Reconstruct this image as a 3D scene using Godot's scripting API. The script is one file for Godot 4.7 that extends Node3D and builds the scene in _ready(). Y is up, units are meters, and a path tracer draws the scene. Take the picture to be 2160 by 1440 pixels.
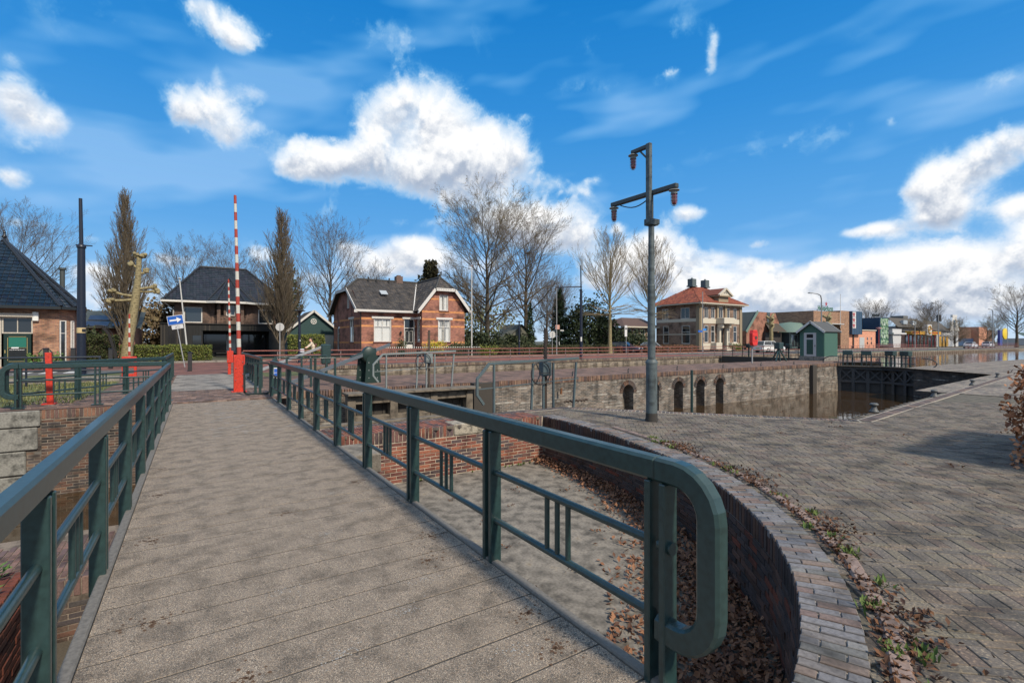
extends Node3D
# Old lock with a narrow bridge, on a spring day. -Z runs along the bridge, +X along the canal.

func _ready() -> void:
	rng.seed = 4711
	var cam := Camera3D.new()
	cam.name = "camera"
	cam.position = EYE
	cam.rotation.y = -deg_to_rad(32.713)
	cam.fov = 69.4
	cam.near = 0.05; cam.far = 3000.0
	add_child(cam)
	cam.current = true
	var sky := Sky.new()
	var pm := PanoramaSkyMaterial.new()
	pm.panorama = make_sky()
	pm.energy_multiplier = 1.0
	sky.sky_material = pm
	var env := Environment.new()
	env.background_mode = Environment.BG_SKY
	env.sky = sky
	env.tonemap_mode = Environment.TONE_MAPPER_LINEAR
	env.tonemap_exposure = 1.18
	env.sdfgi_enabled = true; env.ssao_enabled = true; env.ssil_enabled = true
	var we := WorldEnvironment.new()
	we.name = "world"
	we.environment = env
	add_child(we)
	var sun := DirectionalLight3D.new()
	sun.name = "sun"
	sun.light_energy = 1.25
	sun.light_color = Color(1.0, 0.95, 0.87)
	sun.light_angular_distance = 5.0
	sun.shadow_enabled = true
	add_child(sun)
	sun.look_at_from_position(V(0.11, 0.80, 0.86), Vector3.ZERO)     # shines from behind the camera and a little from its right
	print("sky ", Time.get_ticks_msec())
	build_setting(); print("setting ", Time.get_ticks_msec())
	build_bridge(); print("bridge ", Time.get_ticks_msec())
	build_lock(); print("lock ", Time.get_ticks_msec())
	build_houses(); print("houses ", Time.get_ticks_msec())
	build_far(); print("far ", Time.get_ticks_msec())
	build_trees(); print("trees ", Time.get_ticks_msec())
	build_street(); print("street ", Time.get_ticks_msec())

# ---------------------------------------------------------------- mesh builder
class MB:
	var v := PackedVector3Array()
	var n := PackedVector3Array()
	var t := PackedVector2Array()
	var c := PackedColorArray()
	var i := PackedInt32Array()
	var col := Color(1, 1, 1)
	func poly(p: Array, nn = null) -> void:          # convex, counter-clockwise seen from outside
		var nr: Vector3
		if nn != null:
			nr = nn
			if (p[1] - p[0]).cross(p[2] - p[0]).dot(nr) < 0.0:
				p = p.duplicate()
				p.reverse()
		else:
			nr = (p[1] - p[0]).cross(p[2] - p[0])
			if nr.length_squared() < 1e-14 and p.size() > 3:
				nr = (p[2] - p[0]).cross(p[3] - p[0])
			nr = nr.normalized()
		var tu := Vector3(1, 0, 0)
		var tv := Vector3(0, 0, 1)
		if absf(nr.y) < 0.985:
			tu = Vector3.UP.cross(nr).normalized()
			tv = -nr.cross(tu)
		var b := v.size()
		for q in p:
			v.append(q); n.append(nr); t.append(Vector2(q.dot(tu), q.dot(tv))); c.append(col)
		for k in range(1, p.size() - 1):
			i.append(b); i.append(b + k + 1); i.append(b + k)
	func quad(a: Vector3, b: Vector3, cc: Vector3, d: Vector3) -> void:
		poly([a, b, cc, d])
	func box(m: Vector3, s: Vector3, b := Basis()) -> void:
		var h := s * 0.5
		var x := b.x * h.x; var y := b.y * h.y; var z := b.z * h.z
		poly([m + x - y + z, m + x - y - z, m + x + y - z, m + x + y + z])
		poly([m - x - y - z, m - x - y + z, m - x + y + z, m - x + y - z])
		poly([m - x + y + z, m + x + y + z, m + x + y - z, m - x + y - z])
		poly([m - x - y - z, m + x - y - z, m + x - y + z, m - x - y + z])
		poly([m - x - y + z, m + x - y + z, m + x + y + z, m - x + y + z])
		poly([m + x - y - z, m - x - y - z, m - x + y - z, m + x + y - z])
	func bar(a: Vector3, b: Vector3, w: float, h: float, up := Vector3.UP) -> void:   # square bar from a to b
		var z := (b - a)
		var l := z.length()
		z = z / l
		var u := up
		if absf(z.dot(u)) > 0.99: u = Vector3.RIGHT
		var x := u.cross(z).normalized()
		box((a + b) * 0.5, Vector3(w, h, l), Basis(x, z.cross(x), z))
	func bbox(m: Vector3, s: Vector3, e: float, b := Basis()) -> void:   # box with chamfered edges
		var h := s * 0.5
		var ax := [b.x, b.y, b.z]
		for k in 3:
			var p: Vector3 = ax[k]; var q: Vector3 = ax[(k + 1) % 3]; var r: Vector3 = ax[(k + 2) % 3]
			var hp := h[k]; var hq := h[(k + 1) % 3]; var hr := h[(k + 2) % 3]
			for sg in [-1.0, 1.0]:
				var o: Vector3 = m + p * hp * sg
				var f: Array = [o - q * (hq - e) - r * (hr - e), o + q * (hq - e) - r * (hr - e), o + q * (hq - e) + r * (hr - e), o - q * (hq - e) + r * (hr - e)]
				if sg < 0: f.reverse()
				poly(f)
			for s1 in [-1.0, 1.0]:
				for s2 in [-1.0, 1.0]:      # edges along axis k
					var a1: Vector3 = m + q * hq * s1 + r * (hr - e) * s2
					var a2: Vector3 = m + q * (hq - e) * s1 + r * hr * s2
					var f2: Array = [a1 - p * (hp - e), a1 + p * (hp - e), a2 + p * (hp - e), a2 - p * (hp - e)]
					if s1 * s2 > 0: f2.reverse()
					poly(f2)
		for sx in [-1.0, 1.0]:
			for sy in [-1.0, 1.0]:
				for sz in [-1.0, 1.0]:
					var f3: Array = [m + b.x * h.x * sx + b.y * (h.y - e) * sy + b.z * (h.z - e) * sz, m + b.x * (h.x - e) * sx + b.y * h.y * sy + b.z * (h.z - e) * sz, m + b.x * (h.x - e) * sx + b.y * (h.y - e) * sy + b.z * h.z * sz]
					if sx * sy * sz < 0: f3.reverse()
					poly(f3)
	func tube(p: Array, r: Array, sides := 8, caps := true) -> void:
		var b := v.size()
		var ring := PackedVector3Array()
		var d0: Vector3 = (p[1] - p[0]).normalized()
		var u := Vector3.UP.cross(d0)
		if u.length() < 0.05: u = Vector3.RIGHT.cross(d0)
		u = u.normalized()
		var along := 0.0
		for k in p.size():
			var d: Vector3
			if k == 0: d = d0
			elif k == p.size() - 1: d = (p[k] - p[k - 1]).normalized()
			else: d = ((p[k] - p[k - 1]).normalized() + (p[k + 1] - p[k]).normalized()).normalized()
			u = (u - d * u.dot(d)).normalized()
			var w := d.cross(u)
			if k > 0: along += (p[k] - p[k - 1]).length()
			for s in sides:
				var an := TAU * s / sides
				var o := u * cos(an) + w * sin(an)
				v.append(p[k] + o * r[k]); n.append(o); t.append(Vector2(an * r[0], along)); c.append(col)
			if k > 0:
				for s in sides:
					var a0 := b + (k - 1) * sides + s; var a1 := b + (k - 1) * sides + (s + 1) % sides
					var c0 := a0 + sides; var c1 := a1 + sides
					i.append_array([a0, c0, a1, a1, c0, c1])
		if caps:
			var e0 := []; var e1 := []
			for s in sides:
				e0.append(v[b + s]); e1.append(v[b + (p.size() - 1) * sides + s])
			e0.reverse()
			poly(e0); poly(e1)
	# rectangular bar with cut corners swept along a path that bends in the plane across "side"
	func sweep(p: Array, side: Vector3, a: float, hb: float, e: float) -> void:
		var pr := [Vector2(a, hb - e), Vector2(a - e, hb), Vector2(e - a, hb), Vector2(-a, hb - e), Vector2(-a, e - hb), Vector2(e - a, -hb), Vector2(a - e, -hb), Vector2(a, e - hb)]
		var rings := []
		for k in p.size():
			var d: Vector3 = (p[mini(k + 1, p.size() - 1)] - p[maxi(k - 1, 0)]).normalized()
			var nr := d.cross(side).normalized()
			var ring := []
			for q in pr: ring.append(p[k] + side * q.x + nr * q.y)
			rings.append(ring)
		for k in p.size() - 1:
			for s in 8:
				var f := [rings[k][s], rings[k][(s + 1) % 8], rings[k + 1][(s + 1) % 8], rings[k + 1][s]]
				var out: Vector3 = (f[0] + f[1] + f[2] + f[3]) * 0.25 - (p[k] + p[k + 1]) * 0.5
				if (f[1] - f[0]).cross(f[2] - f[0]).dot(out) < 0: f.reverse()
				poly(f)
	func lathe(prof: Array, sides: int, at := Vector3.ZERO, bs := Basis()) -> void:   # prof: Vector2(radius, height) from the bottom up
		var b := v.size()
		for k in prof.size():
			var q: Vector2 = prof[k]
			var a: Vector2 = prof[maxi(k - 1, 0)]; var z: Vector2 = prof[mini(k + 1, prof.size() - 1)]
			var sl := Vector2(z.y - a.y, -(z.x - a.x)).normalized()
			for s in sides:
				var an := TAU * s / sides
				v.append(at + bs * Vector3(cos(an) * q.x, q.y, sin(an) * q.x))
				n.append(bs * Vector3(cos(an) * sl.x, sl.y, sin(an) * sl.x)); t.append(Vector2(an * q.x, q.y)); c.append(col)
			if k > 0:
				for s in sides:
					var a0 := b + (k - 1) * sides + s; var a1 := b + (k - 1) * sides + (s + 1) % sides
					i.append_array([a0, a1, a0 + sides, a1, a1 + sides, a0 + sides])
	func prism(poly2: Array, y0: float, y1: float, xf := Transform3D()) -> void:   # outline in x,z lifted from y0 to y1
		var pk := PackedVector2Array(poly2)
		if Geometry2D.is_polygon_clockwise(pk): pk.reverse()
		var tri := Geometry2D.triangulate_polygon(pk)
		for k in range(0, tri.size(), 3):
			var a := pk[tri[k]]; var b := pk[tri[k + 1]]; var d := pk[tri[k + 2]]
			if (b - a).cross(d - a) < 0:
				var w := b; b = d; d = w
			poly([xf * Vector3(a.x, y1, a.y), xf * Vector3(d.x, y1, d.y), xf * Vector3(b.x, y1, b.y)])
			poly([xf * Vector3(a.x, y0, a.y), xf * Vector3(b.x, y0, b.y), xf * Vector3(d.x, y0, d.y)])
		for k in pk.size():
			var a := pk[k]; var b := pk[(k + 1) % pk.size()]
			poly([xf * Vector3(b.x, y0, b.y), xf * Vector3(a.x, y0, a.y), xf * Vector3(a.x, y1, a.y), xf * Vector3(b.x, y1, b.y)])
	func add(o: MB, xf := Transform3D(), tint = null) -> void:
		var b := v.size()
		var nb := xf.basis.inverse().transposed()
		for k in o.v.size():
			v.append(xf * o.v[k]); n.append((nb * o.n[k]).normalized())
		t.append_array(o.t)
		if tint == null: c.append_array(o.c)
		else:
			for k in o.v.size(): c.append(tint)
		for k in o.i: i.append(b + k)
	func mesh(m: Material) -> ArrayMesh:
		var a := []
		a.resize(Mesh.ARRAY_MAX)
		a[Mesh.ARRAY_VERTEX] = v; a[Mesh.ARRAY_NORMAL] = n; a[Mesh.ARRAY_TEX_UV] = t; a[Mesh.ARRAY_COLOR] = c; a[Mesh.ARRAY_INDEX] = i
		var am := ArrayMesh.new()
		am.add_surface_from_arrays(Mesh.PRIMITIVE_TRIANGLES, a)
		am.surface_set_material(0, m)
		return am

# ---------------------------------------------------------------- scene helpers
var used := {}
var rng := RandomNumberGenerator.new()
var mats := {}
const EYE := Vector3(0, 1.57, 0)

func numbered(s: String) -> String:
	var k: int = used.get(s, 0)
	used[s] = k + 1
	return s if k == 0 else "%s_%03d" % [s, k]
func thing(called: String, label: String, category: String, at := Vector3.ZERO, turn := 0.0, group := "") -> Node3D:
	var o := Node3D.new()
	o.name = numbered(called)
	add_child(o, true)
	o.position = at; o.rotation.y = turn
	o.set_meta("label", label); o.set_meta("category", category)
	if group: o.set_meta("group", group)
	return o
func obj(called: String, b: MB, m: Material, parent: Node = null) -> MeshInstance3D:
	var o := MeshInstance3D.new()
	o.name = called if parent else numbered(called)
	o.mesh = b.mesh(m)
	(parent if parent else self).add_child(o, true)
	return o
func single(called: String, label: String, category: String, b: MB, m: Material, at := Vector3.ZERO, group := "") -> MeshInstance3D:
	var o := obj(called, b, m)
	o.position = at
	o.set_meta("label", label); o.set_meta("category", category)
	if group: o.set_meta("group", group)
	return o
func struct(called: String, b: MB, m: Material) -> MeshInstance3D:
	var o := obj(called, b, m)
	o.set_meta("kind", "structure")
	return o
func copy(src: Node3D, at: Vector3, turn: float, label := "") -> Node3D:
	var nm := String(src.name)
	var cut := nm.rfind("_0")
	var c: Node3D = src.duplicate()
	c.name = numbered(nm.substr(0, cut) if cut > 0 else nm)
	add_child(c, true)
	c.position = at; c.rotation.y = turn
	if label: c.set_meta("label", label)
	return c
func rnd(a: float, b: float) -> float:
	return rng.randf_range(a, b)
func pick(a: Array):
	return a[rng.randi() % a.size()]
func V(x: float, y: float, z: float) -> Vector3:
	return Vector3(x, y, z)
func lin(r: float, g: float, b: float) -> Color:      # 0..255 as seen on a neutral photograph -> linear
	return Color(r / 255.0, g / 255.0, b / 255.0).srgb_to_linear()

# ---------------------------------------------------------------- textures and materials
var tex := {}
func noise_tex(key: String, kind: int, freq: float, octaves: int, ramp: Array, size := 512, sd := 1, bump := false) -> NoiseTexture2D:
	if tex.has(key): return tex[key]
	var f := FastNoiseLite.new()
	f.noise_type = kind as FastNoiseLite.NoiseType
	f.frequency = freq; f.seed = sd
	f.fractal_octaves = octaves
	if kind == FastNoiseLite.TYPE_CELLULAR:
		f.cellular_return_type = FastNoiseLite.RETURN_CELL_VALUE
		f.fractal_type = FastNoiseLite.FRACTAL_NONE
		f.cellular_jitter = 1.0
	var t := NoiseTexture2D.new()
	t.width = size; t.height = size; t.seamless = true; t.seamless_blend_skirt = 0.15
	t.noise = f
	if ramp.size():
		var g := Gradient.new()
		var off := PackedFloat32Array(); var cols := PackedColorArray()
		for k in ramp.size():
			off.append(float(k) / (ramp.size() - 1)); cols.append(ramp[k])
		g.offsets = off; g.colors = cols
		t.color_ramp = g
	tex[key] = t
	return t
func grey(x: float) -> Color:
	return Color(x, x, x)
func grain() -> Texture2D:
	return noise_tex("grain", FastNoiseLite.TYPE_SIMPLEX_SMOOTH, 0.03, 5, [grey(0.74), grey(0.88), grey(0.96), grey(1.0)], 512, 3)
func blotch() -> Texture2D:
	return noise_tex("blotch", FastNoiseLite.TYPE_SIMPLEX_SMOOTH, 0.008, 4, [grey(0.55), grey(0.78), grey(0.97), grey(1.0), grey(1.0)], 512, 9)
func speck() -> Texture2D:
	return noise_tex("speck", FastNoiseLite.TYPE_CELLULAR, 0.09, 1, [grey(0.5), grey(0.7), grey(0.85), grey(1.0), grey(0.8), grey(1.0)], 512, 5)
# o: grain (metres per tile), blotch (metres per tile), bump (height in cm), vcol, spec, coat
func M(key: String, col: Color, rough := 0.8, o := {}) -> StandardMaterial3D:
	if mats.has(key): return mats[key]
	var m := StandardMaterial3D.new()
	m.resource_name = key
	m.albedo_color = col.linear_to_srgb()
	m.roughness = rough
	m.metallic = o.get("metal", 0.0)
	m.metallic_specular = o.get("spec", 0.5)
	if o.has("grain"):
		m.albedo_texture = o.get("tex", grain())
		m.uv1_triplanar = true; m.uv1_world_triplanar = o.get("world", true)
		var s: float = 1.0 / o.grain
		m.uv1_scale = V(s, s, s)
		if o.has("bump"):
			m.heightmap_enabled = true
			m.heightmap_texture = m.albedo_texture
			m.heightmap_scale = o.bump
	elif o.has("tex"):
		m.albedo_texture = o.tex
		m.uv1_scale = o.get("uvs", Vector3.ONE)
		if o.has("bump"):
			m.heightmap_enabled = true
			m.heightmap_texture = o.get("htex", o.tex)
			m.heightmap_scale = o.bump
	if o.has("blotch"):
		m.detail_enabled = true
		m.detail_blend_mode = BaseMaterial3D.BLEND_MODE_MUL
		m.detail_albedo = o.get("btex", blotch())
		m.detail_uv_layer = BaseMaterial3D.DETAIL_UV_2
		m.uv2_triplanar = true; m.uv2_world_triplanar = true
		var s2: float = 1.0 / o.blotch
		m.uv2_scale = V(s2, s2, s2)
	m.vertex_color_use_as_albedo = o.get("vcol", false)
	if o.has("coat"):
		m.clearcoat_enabled = true; m.clearcoat = o.coat; m.clearcoat_roughness = 0.15
	if o.has("back"):
		m.backlight_enabled = true; m.backlight = o.back
	if o.has("alpha"):
		m.transparency = BaseMaterial3D.TRANSPARENCY_ALPHA
		m.albedo_color.a = o.alpha
	mats[key] = m
	return m
# courses of brick, seen from too far away to be single pieces: [picture, tile width m, tile height m]
func brick_tex(key: String, cols: Array, mortar: Color, bw: float, bh: float, sd: int, dirt := 0.0) -> Array:
	if tex.has(key): return tex[key]
	var r := RandomNumberGenerator.new()
	r.seed = sd
	var nx := 24; var ny := 40
	var px := 32; var py := 12
	var im := Image.create(nx * px, ny * py, false, Image.FORMAT_RGB8)
	im.fill(mortar.linear_to_srgb())
	for y in ny:
		var run := 0
		for x in nx:
			var c: Color = cols[r.randi() % cols.size()]
			c = c * r.randf_range(0.8, 1.2)
			if run <= 0 and r.randf() < dirt * 0.22: run = r.randi_range(1, 7)
			if run > 0 and dirt > 0.0:
				c = c.lerp(Color(0.46, 0.44, 0.40), r.randf_range(0.15, 0.75))
				run -= 1
			var x0 := x * px + (px / 2 if y % 2 else 0)
			var rc := Rect2i(x0 + 1, y * py + 1, px - 3, py - 3)
			im.fill_rect(rc, c.linear_to_srgb())
			if x0 + px > nx * px: im.fill_rect(Rect2i(0, y * py + 1, x0 + px - 2 - nx * px, py - 3), c.linear_to_srgb())
	tex[key] = [ImageTexture.create_from_image(im), nx * bw, ny * bh]
	return tex[key]
func brick_mat(key: String, cols: Array, mortar: Color, bw: float, bh: float, sd: int, o := {}) -> StandardMaterial3D:
	if mats.has(key): return mats[key]
	var t := brick_tex(key + "_t", cols, mortar, bw, bh, sd, o.get("dirt", 0.0))
	o["tex"] = t[0]; o["uvs"] = V(1.0 / t[1], 1.0 / t[2], 1)
	o["bump"] = o.get("bump", 0.6)
	return M(key, Color(1, 1, 1), 0.9, o)

# ---------------------------------------------------------------- single bricks, tiles and slabs
func piece(s: Vector3, e: float, col: Color) -> MB:      # block whose y+ side is the one in view
	var b := MB.new()
	b.col = col
	var h := s * 0.5
	var x := h.x - e; var z := h.z - e
	var tp := [V(-x, h.y, z), V(x, h.y, z), V(x, h.y, -z), V(-x, h.y, -z)]
	var md := [V(-h.x, h.y - e, h.z), V(h.x, h.y - e, h.z), V(h.x, h.y - e, -h.z), V(-h.x, h.y - e, -h.z)]
	b.poly(tp)
	for k in 4:
		var k2 := (k + 1) % 4
		b.poly([md[k], md[k2], tp[k2], tp[k]])
		b.poly([md[k] * V(1, 0, 1) - V(0, h.y, 0), md[k2] * V(1, 0, 1) - V(0, h.y, 0), md[k2], md[k]])
	return b
# at: list of Transform3D. The 300 nearest become parts of their own, the others one part.
func lay(parent: Node3D, called: String, at: Array, shapes: Array, m: Material, most := 300) -> void:
	var inv := parent.transform.affine_inverse()
	at.sort_custom(func(a, b): return a.origin.distance_squared_to(EYE) < b.origin.distance_squared_to(EYE))
	var ms := []
	for s in shapes: ms.append(s.mesh(m))
	var rest := MB.new()
	for k in at.size():
		var w := rng.randi() % shapes.size()
		if k < most:
			var o := MeshInstance3D.new()
			o.name = called
			o.mesh = ms[w]
			o.transform = inv * at[k]
			parent.add_child(o, true)
		else:
			rest.add(shapes[w], inv * at[k])
	if rest.v.size():
		var ro := obj(called + "work", rest, m, parent)
		ro.set_meta("kind", "stuff")
func toned(s: Vector3, e: float, cols: Array, k := 8) -> Array:
	var out := []
	for q in k:
		var c: Color = cols[q % cols.size()]
		out.append(piece(s, e, c * rnd(0.82, 1.18)))
	return out
# stretcher courses on a straight face: o = lower corner, u = unit along, nr = outward
func courses(o: Vector3, u: Vector3, nr: Vector3, w: float, h: float, bl: float, bh: float, j: float, jut := 0.004) -> Array:
	var out := []
	var ny := int(h / (bh + j))
	for y in ny:
		var x := -(bl + j) * 0.5 * (y % 2)
		while x < w:
			var x0 := maxf(x, 0.0); var x1 := minf(x + bl, w)
			if x1 - x0 > 0.04:
				var sc := (x1 - x0) / bl
				var b := Basis(u * sc, nr, u.cross(nr)).rotated(nr, rnd(-0.008, 0.008))
				out.append(Transform3D(b, o + u * (x0 + x1) * 0.5 + Vector3.UP * (y * (bh + j) + bh * 0.5 + j) + nr * rnd(-jut, jut)))
			x += bl + j
	return out
# soldier course: bricks upright
func soldiers(o: Vector3, u: Vector3, nr: Vector3, w: float, bh: float, bw: float, j: float, jut := 0.004) -> Array:
	var out := []
	var k := 0
	while (k + 1) * (bw + j) <= w + 0.01:
		out.append(Transform3D(Basis(Vector3.UP, nr, Vector3.UP.cross(nr)).rotated(nr, rnd(-0.01, 0.01)), o + u * ((k + 0.5) * (bw + j)) + Vector3.UP * bh * 0.5 + nr * rnd(-jut, jut)))
		k += 1
	return out
# wall sheet with openings: holes = [u0, v0, u1, v1]; reveals go inwards by depth
func wall(b: MB, o: Vector3, u: Vector3, nr: Vector3, w: float, h: float, holes := [], depth := 0.12) -> void:
	var us := [0.0, w]; var vs := [0.0, h]
	for q in holes:
		us.append(q[0]); us.append(q[2]); vs.append(q[1]); vs.append(q[3])
	us.sort(); vs.sort()
	for a in us.size() - 1:
		for c in vs.size() - 1:
			if us[a + 1] - us[a] < 0.001 or vs[c + 1] - vs[c] < 0.001: continue
			var mu: float = (us[a] + us[a + 1]) * 0.5; var mv: float = (vs[c] + vs[c + 1]) * 0.5
			var open := false
			for q in holes:
				if mu > q[0] and mu < q[2] and mv > q[1] and mv < q[3]: open = true
			if open: continue
			b.poly([o + u * us[a] + V(0, vs[c], 0), o + u * us[a + 1] + V(0, vs[c], 0), o + u * us[a + 1] + V(0, vs[c + 1], 0), o + u * us[a] + V(0, vs[c + 1], 0)], nr)
	for q in holes:
		var p := [o + u * q[0] + V(0, q[1], 0), o + u * q[2] + V(0, q[1], 0), o + u * q[2] + V(0, q[3], 0), o + u * q[0] + V(0, q[3], 0)]
		for k in 4:
			b.poly([p[k], p[(k + 1) % 4], p[(k + 1) % 4] - nr * depth, p[k] - nr * depth])
# window set in an opening: p = lower corner on the wall face, cells = [columns, [row heights share]]
func window(parent: Node3D, p: Vector3, u: Vector3, nr: Vector3, w: float, h: float, fm: Material, gm: Material, cols := 1, rows := [1.0], called := "window", fw := 0.07, back := 0.07, sill = null) -> MeshInstance3D:
	var b := MB.new()
	var bs := Basis(u, Vector3.UP, nr)
	var q := p - nr * back
	var mid := func(x: float, y: float) -> Vector3: return q + u * x + V(0, y, 0)
	b.box(mid.call(w * 0.5, fw * 0.5), V(w, fw, 0.07), bs)
	b.box(mid.call(w * 0.5, h - fw * 0.5), V(w, fw, 0.07), bs)
	b.box(mid.call(fw * 0.5, h * 0.5), V(fw, h - 2 * fw, 0.07), bs)
	b.box(mid.call(w - fw * 0.5, h * 0.5), V(fw, h - 2 * fw, 0.07), bs)
	for k in range(1, cols):
		b.box(mid.call(w * k / cols, h * 0.5), V(fw * 0.6, h - 2 * fw, 0.05), bs)
	var acc := 0.0
	for k in rows.size() - 1:
		acc += rows[k]
		b.box(mid.call(w * 0.5, h * acc), V(w - 2 * fw, fw * 0.7, 0.06), bs)
	var o := obj(called, b, fm, parent)
	acc = 0.0
	for r in rows:
		for k in cols:
			var g := MB.new()
			var x0 := fw * 0.5 + (w - fw) * k / cols; var x1 := fw * 0.5 + (w - fw) * (k + 1) / cols
			var y0: float = fw * 0.5 + (h - fw) * acc; var y1: float = fw * 0.5 + (h - fw) * (acc + r)
			g.poly([mid.call(x0, y0) - nr * 0.02, mid.call(x1, y0) - nr * 0.02, mid.call(x1, y1) - nr * 0.02, mid.call(x0, y1) - nr * 0.02])
			obj("pane", g, gm, o)
		acc += r
	if sill != null:
		var sb := MB.new()
		sb.box(p + u * w * 0.5 + V(0, -0.05, 0) + nr * 0.03, V(w + 0.16, 0.09, 0.14), bs)
		obj("sill", sb, sill, o)
	return o
# sheet of folded cloth hanging behind a pane
func curtain(parent: Node3D, p: Vector3, u: Vector3, nr: Vector3, w: float, h: float, m: Material) -> void:
	var b := MB.new()
	var k := int(w / 0.06) + 2
	for s in k:
		var x0 := w * s / k; var x1 := w * (s + 1) / k
		var d0 := 0.025 * (s % 2); var d1 := 0.025 * ((s + 1) % 2)
		b.quad(p + u * x0 + nr * d0, p + u * x1 + nr * d1, p + u * x1 + nr * d1 + V(0, h, 0), p + u * x0 + nr * d0 + V(0, h, 0))
	obj("curtain", b, m, parent)
# ---- tiles on one flat roof face; pts: outline in 3-D (counter-clockwise seen from outside), first edge = eave
func tiles(parent: Node3D, pts: Array, tw: float, th: float, cols: Array, m: Material, most := 300, called := "tile") -> void:
	var u: Vector3 = (pts[1] - pts[0]).normalized()
	var nr: Vector3 = (pts[1] - pts[0]).cross(pts[2] - pts[0]).normalized()
	var w := nr.cross(u)
	var pl := PackedVector2Array()
	var mx := Vector2(-1e9, -1e9); var mn := Vector2(1e9, 1e9)
	for q in pts:
		var d: Vector3 = q - pts[0]
		var p2 := Vector2(d.dot(u), d.dot(w))
		pl.append(p2); mx = mx.max(p2); mn = mn.min(p2)
	var shapes := []
	for k in 6:
		var b := MB.new()
		b.col = (cols[k % cols.size()] as Color) * rnd(0.85, 1.15)
		var prof := [Vector2(-0.5, 0.0), Vector2(-0.34, 0.028), Vector2(-0.16, 0.03), Vector2(0.05, 0.004), Vector2(0.5, 0.0)]
		for s in 4:
			var a: Vector2 = prof[s]; var z: Vector2 = prof[s + 1]
			b.poly([V(a.x * tw, a.y + 0.03, th * 0.55), V(z.x * tw, z.y + 0.03, th * 0.55), V(z.x * tw, z.y + 0.005, -th * 0.5), V(a.x * tw, a.y + 0.005, -th * 0.5)])
			b.poly([V(a.x * tw, a.y, th * 0.55), V(z.x * tw, z.y, th * 0.55), V(z.x * tw, z.y + 0.03, th * 0.55), V(a.x * tw, a.y + 0.03, th * 0.55)])
		shapes.append(b)
	var at := []
	var bs := Basis(u, nr, -w)
	for y in int((mx.y - mn.y) / th) + 1:
		for x in int((mx.x - mn.x) / tw) + 1:
			var c := Vector2(mn.x + (x + 0.5) * tw, mn.y + (y + 0.5) * th)
			if Geometry2D.is_point_in_polygon(c, pl):
				at.append(Transform3D(bs.rotated(nr, rnd(-0.01, 0.01)), parent.transform * (pts[0] + u * c.x + w * c.y + nr * rnd(0.0, 0.006))))
	lay(parent, called, at, shapes, m, most)
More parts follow.
